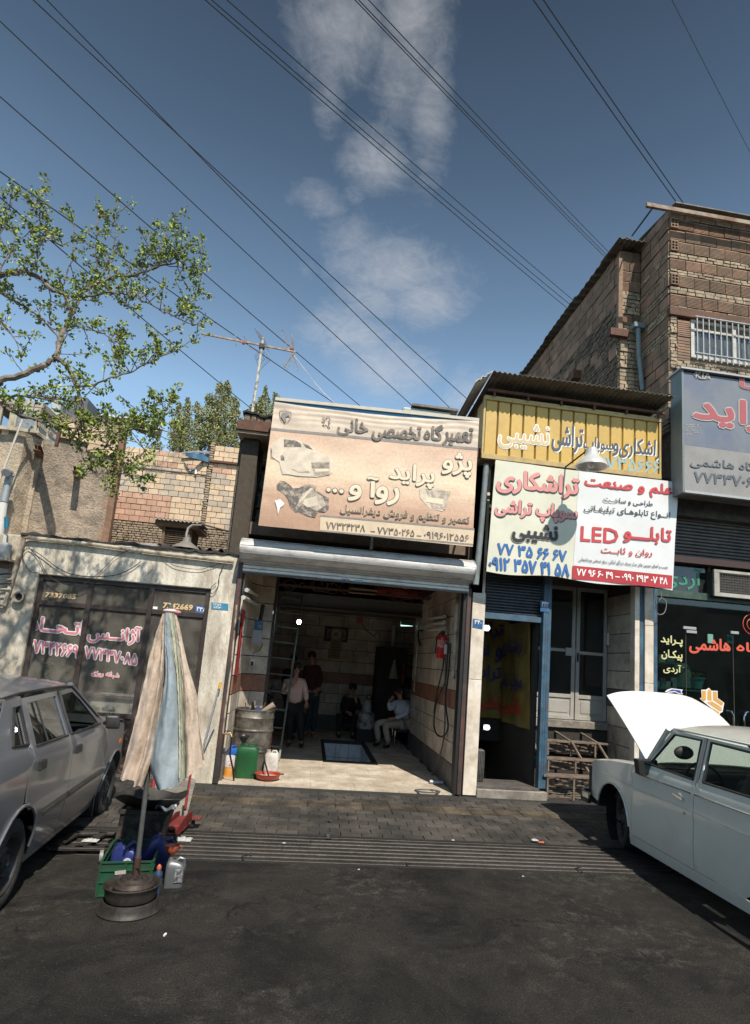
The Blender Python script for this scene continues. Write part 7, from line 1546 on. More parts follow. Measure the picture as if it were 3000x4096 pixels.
M().obox(c,(.115,.02,0),(.0,.045,0),(-.010,0,.072)).build('door_mirror',black,wcar,bevel=.012,seg=2);M().obox(c+Vector((.012,-.047,0)),(.085,.006,0),(0,.002,0),(-.006,0,.055)).build('mirror_glass',mat('mirror_glass',(.10,.12,.11),.04,1,var=0),wcar)
M().tube([c+Vector((.06,.01,-.02)),Tw@Vector((-.76,-.52,.95))],.016,7).build('mirror_foot',blk_p,wcar)
cross(wcar,Tw,-.55,.92,.70,-.93,1.345,.65,.06,'windscreen',glass('car_glass2'),12);cross(wcar,Tw,-2.98,.95,.66,-2.60,1.33,.62,-.05,'rear_window',glass('car_glass2'),12)
cross(wcar,Tw,.69,.42,.70,.70,.76,.72,.02,'front_panel',wp_);cross(wcar,Tw,.715,.55,.55,.72,.74,.55,.02,'grille',blk_p);cross(wcar,Tw,-3.57,.40,.70,-3.57,.92,.72,-.03,'rear_panel',wp_)
for s in(1,-1):M().lathe(Tw@Vector((s*.55,.72,.65)),[(.085,0),(.07,.02),(.001,.025)],20,(0,1,0)).build('headlight',mat('headlamp',(0,0,0)),wcar,smooth=True)
bmp=[Tw@Vector(p) for p in((-.83,.50,.40),(-.835,.66,.40),(-.78,.80,.40),(0,.86,.40),(.78,.80,.40),(.835,.66,.40),(.83,.50,.40))]
m=M()
for a,b in zip(bmp,bmp[1:]):m.bar(a,b,.03,.10)
m.build('front_bumper',chrome,wcar,bevel=.008);cap=M()
for a,b in zip(bmp[:3],bmp[1:3]):cap.bar(a+Vector((0,0,-.045)),b+Vector((0,0,-.045)),.05,.05)
cap.build('bumper_rubber',blk_p,wcar,bevel=.008)
M().obox(Tw@Vector((0,.15,.55)),(.62,0,0),(0,.55,0),(0,0,.10)).build('engine_bay',mat('engine_dark',(.03,.03,.03),.7,var=.4),wcar);M().obox(Tw@Vector((0,.1,.70)),(.22,0,0),(0,.32,0),(0,0,.12)).build('engine',mat('engine_grey',(.12,.12,.12),.5,.5,var=.4),wcar,bevel=.03)
M().add([Tw@Vector(p) for p in((-.70,-.50,.90),(.70,-.50,.90),(.70,-.60,.93),(-.70,-.60,.93))],[(0,1,2,3)]).build('scuttle',wp_,wcar)
M().obox(Tw@Vector((0,.54,.53)),(.765,0,0),(0,.13,0),(0,0,.20)).build('inner_wing',black,wcar)
hl_,hr_=Tw@Vector((-.66,-.47,.94)),Tw@Vector((.66,-.47,.94))
c0,c1=at((2418,2766),Y=6.98),at((2700,2768),Y=7.0);nrm=(c0-hl_).cross(hr_-hl_).normalized()
if nrm.z<0:nrm=-nrm
def bonnet(u,v):
 a=hl_.lerp(c0,v);w_=(hr_-hl_);e=1-.10*max(0,(v-.55)/.45)**2.2*(1 if u>.5 else 0)*(2*u-1)
 p=a+w_*u*e;side_c=(2*u-1)
 return p+nrm*(.045*(1-side_c**4)+.055*v*(1-v))-(c0-hl_).normalized()*(.045*side_c**4*v**8+.03*side_c**2*v**6)
M().grid(bonnet,24,20,.018).build('bonnet',mat('bonnet_white',(.66,.66,.64),.35,var=.02,coat=.6),wcar,smooth=True)
M().bar(Tw@Vector((.55,.3,.85)),hr_.lerp(hr_+(c0-hl_),.6),.012,.012).build('bonnet_stay',steel_bar,wcar)
car_inside(wcar,Tw,(-1.05,-2.05),.5,-1)
M().sphere(at(B3(1105,745),Y=5.35),.085,14,(1.15,.45,.72)).build('inner_mirror',black,wcar,smooth=True)
tg=thing('green_garland','yellow green garland lying along the parcel shelf inside the pale saloon','garland',tuple(Tw@Vector((-.2,-2.7,.97))))
m=M()
for k in range(60):p=Tw@Vector((-.5+k*.018,-2.72+.02*math.sin(k),.985+.012*math.sin(k*1.7)));m.sphere(p,.02,4)
m.build('tufts',mat('garland_green',(.35,.45,.03),.6),tg,props={'kind':'stuff'})
# folded umbrella on stacked wheel rims
YU=4.55;UX=-1.055
um=thing('folded_umbrella','faded peach and blue parasol folded shut on a grey pole','umbrella',(UX,YU,.3))
def polyat(P,s):
 L_=[(Vector(b)-Vector(a)).length for a,b in zip(P,P[1:])];t_=s*sum(L_)
 for(a,b),l in zip(zip(P,P[1:]),L_):
  if t_<=l:return Vector(a).lerp(Vector(b),t_/l if l else 0)
  t_-=l
 return Vector(P[-1])
def smoothpoly(P,s):return(polyat(P,max(0,s-.05))+polyat(P,s)*2+polyat(P,min(1,s+.05)))/4 if .03<s<.97 else polyat(P,s)
cl_peach=mat('peach_cloth',(.58,.46,.365),.9,col2=(.50,.39,.30),scale=4,var=.10,vscale=40,bump=.25,bscale=200,dirt=(.15,.12,.10),dscale=9,damt=.28)
cl_blue=mat('blue_cloth',(.30,.35,.375),.9,col2=(.25,.30,.33),scale=4,var=.08,vscale=40,bump=.25,bscale=200,dirt=(.12,.13,.13),dscale=9,damt=.22)
cl_yel=mat('yellow_cloth_faded',(.44,.42,.30),.9,var=.1,dirt=(.2,.18,.12),dscale=9,damt=.25);cl_grn=mat('green_cloth_faded',(.30,.33,.26),.9,var=.1,dirt=(.12,.13,.1),dscale=9,damt=.25)
FL=[((1082,505),(1035,640),(1000,760),(950,1000),(890,1250),(803,1592)),((1090,505),(1075,800),(1040,1100),(1000,1350),(925,1607))],[((1090,505),(1070,850),(1030,1150),(980,1350),(903,1634)),((1100,505),(1090,900),(1045,1200),(1022,1400),(1003,1500),(960,1625))],[((1098,500),(1092,700),(1110,900),(1065,1200),(1022,1350),(1005,1500),(1062,1648)),((1122,500),(1160,850),(1182,970),(1203,1250),(1210,1500),(1196,1627))],[((1118,500),(1166,850),(1190,1000),(1203,1300),(1208,1560)),((1142,500),(1180,800),(1200,1100),(1214,1380),(1214,1600))],[((1140,500),(1182,800),(1202,1100),(1215,1380),(1216,1600)),((1160,505),(1200,850),(1215,1150),(1228,1400),(1232,1590))],[((1158,505),(1195,850),(1212,1150),(1222,1400),(1220,1600)),((1168,505),(1240,850),(1302,1060),(1322,1300),(1351,1506))]
mats_=[cl_peach,cl_peach,cl_blue,cl_yel,cl_grn,cl_peach];bul=[.05,.075,.10,.06,.05,.055];fr_=[.03,.06,.085,.05,.04,.03]
for(Lp,Rp),mm_,b_,f0 in zip(FL,mats_,bul,fr_):
 def fn(u,v,Lp=Lp,Rp=Rp,b_=b_,f0=f0):
  a,c=smoothpoly(Lp,v),smoothpoly(Rp,v);p=a.lerp(c,u);k=.25+.75*v
  y=YU-(f0+b_*math.sin(math.pi*u))*k-.014*k*math.sin(u*9+v*5+2*noise.noise(Vector((u*2,v*5,b_*90))))-.012*noise.noise(Vector((u*5,v*9,b_*50)))-.008*noise.noise(Vector((u*9+v*6,v*24,b_*70)))
  q=at(R2(p.x,p.y),Y=YU);q2=Vector((q.x,q.y,q.z));return Vector((q2.x,y,q2.z+(.012*math.sin(u*math.pi)+.012*noise.noise(Vector((u*5,b_*80,0))))*v))
 M().grid(fn,22,46,.004).build('canopy_panel',mm_,um,smooth=True)
for sgn,mm_ in((1,cl_peach),(2,cl_blue)):
 def fb(u,v,sgn=sgn):
  a,c=at(R2(*polyat(FL[0][0],v)),Y=YU),at(R2(*polyat(FL[5][1],v)),Y=YU);p=a.lerp(c,u);return Vector((p.x,YU+(.05*sgn*math.sin(math.pi*u)+.02*math.sin(u*17))*(.2+v),p.z+.04*v))
 if sgn==1:M().grid(fb,30,30,.004).build('canopy_panel',mm_,um,smooth=True)
M().tube([(UX+.015,YU,.17),(UX+.0,YU,.9),(-1.06,YU,2.05)],.0165,12).build('pole',mat('pole_grey',(.15,.155,.15),.45,.5,var=.2,dirt=(.08,.06,.05),dscale=12,damt=.35),um,smooth=True)
M().tube([(UX+.014,YU,.16),(UX+.013,YU,.33)],.023,12).build('socket',mat('socket_rust',(.075,.035,.03),.6,.3,var=.3),um,smooth=True)
M().tube([(UX+.013,YU-.02,.27),(UX+.05,YU-.04,.275)],.006,6).build('clamp_screw',steel_bar,um)
ccap=at(R2(1128,487),Y=YU);M().sphere((ccap.x,YU,ccap.z),.055,12,(1.0,.7,.33)).build('top_cap',mat('pink_rag',(.62,.45,.45),.8,var=.1),um,smooth=True);M().sphere((ccap.x+.055,YU-.02,ccap.z-.006),.03,10,(.8,.7,.5)).build('cap_knot',mat('pink_knot',(.5,.2,.22),.8,var=.1),um,smooth=True)
rimd=mat('greasy_rim',(.045,.04,.036),.55,.45,var=.3,vscale=20,dirt=(.10,.08,.065),dscale=9,damt=.4,bump=.15)
for i,(z,r) in enumerate(((0.0,.185),(.082,.170))):
 t=thing('wheel_rim',('lower' if i==0 else 'upper')+' of two greasy steel wheel rims stacked under the parasol pole','wheel rim',(UX,YU,z),'stacked rims under the parasol')
 M().lathe((UX-.0,YU,z),[(r*.9,.0),(r*1.06,.002),(r*1.08,.010),(r*1.04,.018),(r*1.01,.024),(r*.985,.045),(r*.96,.066),(r*.94,.078),(r*.90,.078),(r*.88,.02),(r*.9,.0)] if i==0 else[(r*.88,.004),(r*.93,.0),(r*.95,.010),(r*.975,.03),(r*.99,.055),(r*1.03,.068),(r*1.06,.078),(r*1.08,.086),(r*1.05,.090),(r*1.0,.078),(r*.93,.062),(r*.90,.02),(r*.88,.004)],44).build('barrel',rimd,t,smooth=True)
 M().lathe((UX,YU,z),[(r*.90,.045),(r*.7,.035),(r*.55,.05),(r*.35,.055),(r*.2,.05),(.001,.05)],30).build('disc',rimd,t,smooth=True)
t=thing('brake_drum','rusty brake drum and clutch cover lying on the stacked rims round the pole foot','brake drum',(UX+.005,YU,.2))
M().lathe((UX+.01,YU,.142),[(.128,.0),(.130,.02),(.118,.03),(.112,.045),(.092,.05),(.086,.068),(.062,.072),(.03,.078),(.001,.078)],30).build('drum',mat('drum_rust',(.055,.042,.036),.6,.4,var=.35,vscale=25,bump=.2),t,smooth=True)
m=M()
for k in range(10):a=k*.628;m.lathe((UX+.01+.072*math.cos(a),YU+.072*math.sin(a),.209),[(.001,.006),(.011,.006),(.012,0)],8)
m.build('bolt_holes',black,t,props={'kind':'stuff'});m=M()
for k in range(14):a=k*.449;m.obox((UX+.01+.045*math.cos(a),YU+.045*math.sin(a),.219),(.018*math.cos(a),.018*math.sin(a),0),(-.003*math.sin(a),.003*math.cos(a),0),(0,0,.004))
m.build('spring_fingers',rimd,t,props={'kind':'stuff'})
ct=thing('plastic_crate','dirty green plastic crate behind the parasol foot, full of blue jugs','crate',(-1.17,5.0,0))
gpl=mat('green_plastic',(.012,.075,.035),.45,var=.2,dirt=(.03,.035,.025),dscale=9,damt=.55)
def cp(u,v,z):return Vector((-1.335,4.74,0))*(1-u)+Vector((-.995,4.80,0))*u+Vector((-.07,.52,0))*v+Vector((0,0,z))
CHt=.235
for(a,b) in(((0,0),(1,0)),((0,1),(1,1)),((0,0),(0,1)),((1,0),(1,1))):
 p,q=cp(*a,0),cp(*b,0);d=(q-p).normalized();n_=Vector((d.y,-d.x,0))
 M().bar(p+Vector((0,0,CHt/2)),q+Vector((0,0,CHt/2)),.006,CHt).build('side_wall',gpl,ct)
 fr=M()
 for z in(.012,.10,.175,CHt-.006):fr.bar(p+Vector((0,0,z))+n_*.006,q+Vector((0,0,z))+n_*.006,.014,.009)
 for k in range(3):c_=p.lerp(q,.02+.48*k)+n_*.006;fr.bar(c_,c_+Vector((0,0,CHt)),.012,.008)
 fr.build('rib',gpl,ct,props={'kind':'stuff'})
M().bar(cp(.5,0,.01),cp(.5,1,.01),.33,.01).build('base',gpl,ct)
tag(M().obox(cp(.42,0,.165)+Vector((0,-.016,0)),(.035,.006,.004),(0,.002,0),(-.002,0,.012)).build('tool_label',mat('printed_grey',(.35,.33,.3),.5,var=.3,vscale=90)),'grey printed strip clipped on the front of the green crate','label')
def jug(name,label,c,w_,d_,h_,material,yaw=0,par=None,neck=.4,handle=True,cap=None,tilt=0):
 t=thing(name,label,'jug',c);c=Vector(c);Rz=Matrix.Rotation(yaw,3,'Z')@Matrix.Rotation(tilt,3,'Y')
 m=M();n_=24;prof=[(1,0),(1.02,.02),(1,.55),(1,.68),(.86,.80),(.45,.90),(.24,.93),(.20,1.0)];vs=[]
 for k,z in prof:
  for i in range(n_):
   a=2*math.pi*i/n_;ca,sa=math.cos(a),math.sin(a);e=.38 if k>.5 else .8
   x=math.copysign(abs(ca)**e,ca)*w_/2*k;y=math.copysign(abs(sa)**e,sa)*d_/2*(k if k>.5 else k*w_/d_)
   off=(1-k)*w_*neck;vs.append(c+Rz@Vector((x-off*.9,y,z*h_)))
 fs=[(i*n_+j,i*n_+(j+1)%n_,(i+1)*n_+(j+1)%n_,(i+1)*n_+j) for i in range(len(prof)-1) for j in range(n_)]+[tuple(range(n_-1,-1,-1)),tuple((len(prof)-1)*n_+j for j in range(n_))]
 m.add(vs,fs);m.build('body',material,t,smooth=True)
 if handle:
  P=[c+Rz@Vector(q) for q in((-.02*w_,0,.86*h_),(.20*w_,0,.99*h_),(.42*w_,0,.93*h_),(.47*w_,0,.70*h_),(.44*w_,0,.55*h_))];M().tube(P,.09*w_,8).build('grip',material,t,smooth=True)
 top=c+Rz@Vector((-.72*w_*neck,0,h_))
 if cap:M().lathe(top-Vector((0,0,.006)),[(.016,0),(.016,.022),(.001,.024)],14).build('cap',cap,t,smooth=True)
 return t,top
bluep=mat('blue_plastic',(.018,.028,.14),.35,var=.15,dirt=(.02,.02,.04),dscale=10,damt=.4)
t,_=jug('oil_jug','blue oil jug with a round red and white emblem standing in the green crate',cp(.42,.30,.02),.20,.11,.30,bluep,.1,cap=blk_p)
c=cp(.48,.16,.20);M().lathe(c,[(.001,-.003),(.03,-.003),(.03,0)],16,(0,1,0)).build('emblem_ring',mat('emblem_white',(.5,.5,.55),.5),t);M().lathe(c+Vector((.006,-.004,-.003)),[(.001,-.003),(.019,-.003),(.019,0)],16,(0,1,0)).build('emblem',mat('emblem_red',(.4,.05,.05),.5),t)
jug('oil_jug','second blue jug tipped over behind the first in the green crate',cp(.80,.62,.06),.20,.11,.27,bluep,.5,tilt=.5)
silv=mat('silver_plastic',(.15,.16,.17),.38,.35,var=.08,dirt=(.06,.055,.05),dscale=10,damt=.25)
c=Vector((-.868,5.00,0));t,top=jug('oil_jug','dirty silver grey oil jug with an orange funnel in its neck',c,.135,.10,.20,silv,.15)
M().obox(c+Vector((.04,-.042,.085)),(.028,.006,0),(0,.012,0),(0,0,.045)).build('paper_label',mat('label_grey',(.25,.25,.26),.5,col2=(.06,.06,.06),scale=40,var=.3),t)
ft=thing('funnel','orange plastic funnel stuck in the neck of the silver jug','funnel',top)
M().lathe(top-Vector((0,0,.02)),[(.006,0),(.009,.035),(.026,.055),(.045,.075),(.05,.105),(.053,.105),(.048,.073),(.028,.05),(.011,.033)],26).build('cone',mat('orange_plastic',(.52,.12,.055),.35,var=.1,dirt=(.1,.04,.03),damt=.3),ft,smooth=True)
M().tube([top+Vector((.05,0,.083)),top+Vector((.07,0,.08)),top+Vector((.068,0,.06))],.004,6).build('tab',mat('orange_plastic',(0,0,0)),ft)
bt_=thing('oil_bottle','grimy blue bottle with an orange cap beside the green crate','bottle',(-.945,4.80,0));c=Vector((-.945,4.80,0))
M().lathe(c,[(.001,0),(.026,.0),(.029,.01),(.029,.10),(.027,.12),(.029,.135),(.028,.155),(.014,.175),(.012,.185),(.001,.185)],18).build('body',mat('bottle_blue',(.02,.05,.12),.4,var=.35,vscale=40,dirt=(.05,.05,.06),dscale=12,damt=.5),bt_,smooth=True);M().lathe(c+Vector((0,0,.18)),[(.016,0),(.016,.018),(.008,.03),(.001,.03)],12).build('cap',mat('orange_plastic',(0,0,0)),bt_,smooth=True)
bn_=thing('waste_bin','grimy black waste bin behind the green crate','bin',(-1.3,5.7,0));grime=mat('grimy_black',(.02,.018,.016),.6,col2=(.10,.09,.07),scale=6,lo=.55,hi=.75,var=.4,vscale=30,dirt=(.16,.14,.11),dscale=14,damt=.3)
def frus(x0,x1,y0,y1,z0,X0,X1,Y0,Y1,z1):return[(x0,y0,z0),(x1,y0,z0),(x1,y1,z0),(x0,y1,z0),(X0,Y0,z1),(X1,Y0,z1),(X1,Y1,z1),(X0,Y1,z1)],[(0,3,2,1),(4,5,6,7),(0,1,5,4),(1,2,6,5),(2,3,7,6),(3,0,4,7)]
M().add(*frus(-1.49,-1.16,5.55,5.85,0,-1.45,-1.07,5.50,5.86,.39)).build('body',grime,bn_,bevel=.02,seg=2)
M().box(-1.465,-1.055,5.485,5.50,.37,.40).box(-1.465,-1.055,5.86,5.875,.37,.40).box(-1.465,-1.45,5.50,5.86,.37,.40).box(-1.07,-1.055,5.50,5.86,.37,.40).build('rim',grime,bn_,props={'kind':'stuff'})
wk=thing('metal_pan','wide battered black metal pan resting on the waste bin','pan',(-1.26,5.62,.4))
def pan(u,v):
 a=2*math.pi*u;r=.03+.26*v;return Vector((-1.25+r*1.03*math.cos(a),5.62+r*.72*math.sin(a),.375+.13*v**1.6+.016*v*math.sin(3*a+1)+.012*v*math.sin(5*a)))
M().grid(pan,48,10,.006).build('bowl',mat('blackened_pan',(.035,.033,.03),.5,.5,col2=(.10,.095,.085),scale=5,lo=.5,hi=.7,var=.3),wk,smooth=True)
tag(M().grid(lambda u,v:Vector((-1.17+.16*u,5.44+.1*v,.43+.02*math.sin(u*9)+.015*math.sin(v*11+u*5))),12,8,.003).build('plastic_bag',mat('bag_plastic',(.12,.13,.14),.2,var=.3)),'crumpled clear plastic bag on the rim of the waste bin','bag')
jk=thing('trolley_jack','red trolley jack with a long red and chrome handle beside the bin','jack',(-1.1,6.3,0));jr=mat('jack_red',(.20,.022,.02),.45,.1,var=.25,dirt=(.04,.03,.025),dscale=12,damt=.5)
for dx in(-.065,.055):
 P=[(-1.16+dx,6.05,.03),(-1.12+dx,6.30,.05),(-1.10+dx,6.52,.07),(-1.10+dx,6.52,.16),(-1.12+dx,6.42,.17),(-1.16+dx,6.05,.09)]
 M().prism([Vector(p) for p in P],(.012,0,0)).build('side_plate',jr,jk,bevel=.004)
M().obox((-1.12,6.30,.11),(.05,0,0),(.02,.15,.01),(0,-.0,.015)).build('lifting_arm',jr,jk,bevel=.005);M().lathe((-1.15,6.08,.10),[(.001,.03),(.035,.03),(.04,.01),(.025,0)],14).build('saddle',jr,jk)
for x,y in((-1.02,6.50),(-1.20,6.50)):M().lathe((x,y,.04),[(.001,-.02),(.038,-.02),(.04,0),(.038,.02),(.001,.02)],16,(1,0,0)).build('caster',black,jk,smooth=True)
for x in(-1.24,-1.08):M().lathe((x,6.06,.035),[(.001,-.012),(.033,-.012),(.033,.012),(.001,.012)],16,(1,0,0)).build('front_wheel',steel_bar,jk,smooth=True)
M().box(-1.02,-.94,6.42,6.56,.10,.115).build('foot_plate',jr,jk,bevel=.003)
Hb,Ht=Vector((-1.09,6.40,.20)),at(D4(1245,245),Y=6.80)
M().tube([Hb,Hb.lerp(Ht,.28)],.014,8).build('handle_socket',jr,jk,smooth=True);M().tube([Hb.lerp(Ht,.28),Ht],.011,8).build('handle',mat('handle_red',(.33,.03,.03),.3,.3,var=.1),jk,smooth=True);M().tube([Hb.lerp(Ht,.32)+Vector((-.006,-.008,0)),Ht+Vector((-.006,-.008,0))],.006,6).build('bright_strip',chrome,jk,smooth=True)
tag(M().tube([at(D4(735,545),Y=6.1),at(D4(760,380),Y=6.15)],.016,8).build('red_bar',mat('handle_red',(0,0,0)),smooth=True),'short red bar standing up behind the metal pan','bar')
dy_=thing('steel_dolly','dark flat steel dolly frame lying on the channel left of the bin','dolly',(-1.7,5.85,0))
for p,q in(((-2.0,5.62),(-1.50,5.66)),((-1.96,6.05),(-1.52,6.12)),((-1.98,5.62),(-1.94,6.07)),((-1.55,5.64),(-1.50,6.12)),((-1.78,5.63),(-1.72,6.08))):M().bar((*p,.045),(*q,.045),.07,.025).build('frame_bar',steel_bar,dy_,bevel=.004)
M().lathe((-1.53,5.44,.05),[(.001,-.014),(.03,-.016),(.05,-.013),(.05,.013),(.03,.016),(.001,.014)],20,(1,.25,0)).build('caster',mat('caster_grey',(.22,.21,.2),.5,var=.15),dy_,smooth=True);M().bar((-1.53,5.44,.09),(-1.50,5.64,.06),.03,.02).build('caster_fork',steel_bar,dy_)
def rag(label,c,w_,d_,h_,m_,seed,cat='rag',name='rag'):
 r_=random.Random(seed);o=(r_.random()*9,r_.random()*9)
 f=lambda u,v:Vector((c[0]+(u-.5)*w_,c[1]+(v-.5)*d_,c[2]+.003+h_*max(0,.3+noise.noise(Vector((u*4+o[0],v*4+o[1],0)))+.5*noise.noise(Vector((u*11+o[0],v*11,1))))*(4*u*(1-u))**.4*(4*v*(1-v))**.4))
 return tag(M().grid(f,18,18,.002).build(name,m_,smooth=True),label,cat)
wrag=mat('white_rag',(.55,.52,.48),.85,var=.12,dirt=(.3,.26,.22),dscale=20,damt=.4)
rag('crumpled white paper lying on the channel rails by the trolley jack',(-1.03,6.10,.012),.17,.12,.022,mat('white_paper',(.42,.42,.41),.7,var=.12),3,'paper','crumpled_paper')
rag('bundle of pale rag at the foot of the stucco pier',(-1.40,8.72,.02),.22,.16,.13,wrag,5)
rag('torn white wrapper on the rails between the grey car and the bin',(-1.74,5.80,.06),.13,.08,.02,mat('white_paper',(0,0,0)),8,'paper','torn_wrapper')
rag('small white and orange wrapper on the channel edge near the raised bonnet',tuple(at((2140,3362),Z=.03)),.07,.05,.02,mat('white_paper',(0,0,0)),9,'wrapper','wrapper')
rag('orange scrap beside the white wrapper on the channel edge',tuple(at((2165,3370),Z=.03)),.06,.04,.015,mat('orange_scrap',(.5,.1,.04),.5),10,'scrap','scrap')
for k,(x,y,w_) in enumerate(((1136,3374,.03),(1318,3212,.03),(1812,3362,.03),(1435,3480,.02),(2092,3507,.02),(400,3440,.02))):rag(('white scrap on the rails in front of the garage','white petal like scrap on the ribbed paving','white scrap at the channel edge right of centre','tiny scrap on the asphalt below the rails','tiny scrap at the right on the asphalt','tiny scrap by the grey car')[k],tuple(at((x,y),Z=.02 if y<3400 else .004)),w_,w_*.6,.012,mat('white_paper',(0,0,0)),20+k,'scrap','scrap')
c=at((656,3742),Z=.006);tag(M().tube([c,c+Vector((.006,.02,.002))],.007,8).build('bottle_cap',wv),'small white cap on the asphalt below the stacked rims','cap')
for k,(x,y) in enumerate(((1318,3284),(1314,3342),(1316,3349))):rag('small dark stain clot on the paving, '+('upper one','middle one','lower one')[k],tuple(at((x,y),Z=.03)),.06,.03,.012,mat('tar',(.006,.006,.006),.4),40+k,'clot','tar_clot')
M_=M().grid(lambda u,v:Vector((-1.62+.5*u-.25*v,6.7+1.9*v,PZ(6.7+1.9*v)+.02+.05*math.sin(math.pi*u)+.01*noise.noise(Vector((u*3,v*6,0))))),10,24,.03)
tag(M_.build('concrete_ramp',concrete,smooth=True),'low worn concrete hump running across the pavement to the stucco pier','ramp')
for k,(x,y) in enumerate(((975,3440),(2330,3490))):
 c=at((x,y),Z=.01);tag(M().tube([c,c+Vector((-.02,.06,.02)),c+Vector((0,.12,.015)),c+Vector((.05,.15,.0))],.007,6).build('lifting_loop',steel_bar,smooth=True),('left' if k==0 else 'right')+' bent rod loop at the near edge of the channel rails','rod loop')
# things inside and in front of the garage
def gl(x,y,Z=FZ):return at(R4(x,y),Z=Z)
od=thing('oil_drum','battered grey steel drum full of scrap at the left of the garage entrance','drum',(-.78,9.45,FZ));dc=Vector((-.775,9.42,FZ));rD=.285
drm=mat('drum_steel',(.24,.22,.19),.5,.55,col2=(.10,.085,.07),scale=4,lo=.45,hi=.65,var=.25,vscale=18,dirt=(.03,.026,.022),dscale=5,damt=.6,bump=.15)
pr=[(.001,.01),(rD,.01),(rD+.006,.0),(rD+.006,.02),(rD,.03),(rD,.27),(rD+.012,.285),(rD+.012,.30),(rD,.315),(rD,.56),(rD+.012,.575),(rD+.012,.59),(rD,.605),(rD,.75),(rD+.01,.765),(rD,.78),(rD,.855),(rD+.009,.865),(rD+.009,.878),(rD-.004,.88),(rD-.01,.865),(rD-.012,.70),(.001,.70)]
M().lathe(dc,pr,40).build('shell',drm,od,smooth=True)
rr_=random.Random(4);sc=M()
for k in range(16):
 a=rr_.uniform(0,6.28);r_=rr_.uniform(0,.2);p=dc+Vector((r_*math.cos(a),r_*math.sin(a),.72));sc.bar(p,p+Vector((rr_.uniform(-.12,.12),rr_.uniform(-.1,.1),rr_.uniform(.12,.27))),rr_.uniform(.015,.04),rr_.uniform(.01,.03))
tag(sc.build('metal_scrap',mat('scrap',(.09,.08,.075),.5,.5,var=.5,vscale=6),props={'kind':'stuff'}),'jumble of metal scrap sticking out of the steel drum','scrap')
c=dc+Vector((.2,-.05,.92));tag(M().tube([c-Vector((.12,0,.1)),c+Vector((.07,0,.04))],[.03,.045],12).build('filter_can',mat('filter_tan',(.30,.24,.18),.6,var=.2),smooth=True),'tan oil filter leaning on the rim of the steel drum','filter')
tag(M().grid(lambda u,v:dc+Vector((-.02+.14*u,-.1+.1*v,.86+.06*math.sin(u*4)*v)),8,6,.004).build('blue_rag',mat('navy_rag',(.03,.04,.12),.8)),'dark blue rag in the top of the steel drum','rag')
def jerry(name,label,c,w_,d_,h_,m_,yaw=0):
 t=thing(name,label,'jerrycan',c);c=Vector(c);Rz=Matrix.Rotation(yaw,3,'Z');vs=[];n_=28;prof=[(.96,0),(1,.02),(1,.25),(.985,.5),(1,.75),(.98,.88),(.86,.95),(.6,.965)]
 for k,z in prof:
  for i in range(n_):
   a=2*math.pi*i/n_;ca,sa=math.cos(a),math.sin(a);vs.append(c+Rz@Vector((math.copysign(abs(ca)**.42,ca)*w_/2*k,math.copysign(abs(sa)**.5,sa)*d_/2*k,z*h_)))
 m=M().add(vs,[(i*n_+j,i*n_+(j+1)%n_,(i+1)*n_+(j+1)%n_,(i+1)*n_+j) for i in range(len(prof)-1) for j in range(n_)]+[tuple(range(n_-1,-1,-1)),tuple((len(prof)-1)*n_+j for j in range(n_))]);m.build('body',m_,t,smooth=True)
 P=[c+Rz@Vector(q) for q in((-.05*w_,0,.95*h_),(.02*w_,0,1.04*h_),(.25*w_,0,1.05*h_),(.36*w_,0,.93*h_))];M().tube(P,.014,8).build('grip',m_,t,smooth=True)
 nk=c+Rz@Vector((-.27*w_,0,.95*h_));M().lathe(nk,[(.028,0),(.028,.035),(.03,.04),(.001,.042)],16).build('neck',m_,t,smooth=True);return t,nk
gj_m=mat('green_can',(.010,.085,.025),.4,var=.25,vscale=8,dirt=(.02,.04,.02),dscale=7,damt=.5)
t,nk=jerry('green_jerrycan','big grimy green plastic jerrycan with a black funnel at the garage entrance',(-.765,8.86,FZ),.30,.20,.43,gj_m,.05)
fn_=thing('funnel','black funnel in the neck of the green jerrycan','funnel',nk+Vector((0,0,.03)));M().lathe(nk+Vector((0,0,-.0)),[(.012,0),(.016,.05),(.075,.13),(.08,.13),(.08,.15),(.074,.15),(.02,.06)],22).build('cone',blk_p,fn_,smooth=True)
t,nk2=jerry('white_jerrycan','small dirty white jerrycan standing beside the red basin',(-.44,9.12,FZ),.20,.15,.32,mat('milky_plastic',(.60,.56,.50),.4,var=.1,dirt=(.2,.16,.12),dscale=9,damt=.45),-.1)
tag(M().tube([nk+Vector((0,0,.06)),nk+Vector((.12,.02,.05)),nk+Vector((.28,-.02,.02)),nk+Vector((.33,-.06,-.18)),nk+Vector((.40,-.07,-.36))],.011,8).build('rubber_hose',black,smooth=True),'black hose from the green jerrycan into the red basin','hose')
jerry('blue_jerrycan','blue plastic container lying tilted by the shutter rail',(-1.03,9.2,FZ),.2,.14,.34,mat('bright_blue_plastic',(.02,.11,.42),.4,var=.15,dirt=(.02,.05,.15),damt=.3),.7)
oc_=thing('oil_tin','orange and white oil tin with a red mark beside the green jerrycan','tin',(-1.00,8.92,FZ));c=Vector((-1.00,8.90,FZ))
M().lathe(c,[(.001,0),(.075,0),(.075,.13)],24).build('lower_wrap',mat('orange_label',(.55,.24,.04),.4,col2=(.6,.5,.4),scale=22,lo=.6,hi=.66,var=.1),oc_,smooth=True);M().lathe(c+Vector((0,0,.13)),[(.075,0),(.075,.13),(.07,.138),(.001,.135)],24).build('upper_wrap',mat('white_label',(.58,.56,.54),.4,var=.08,dirt=(.35,.3,.25),damt=.3),oc_,smooth=True)
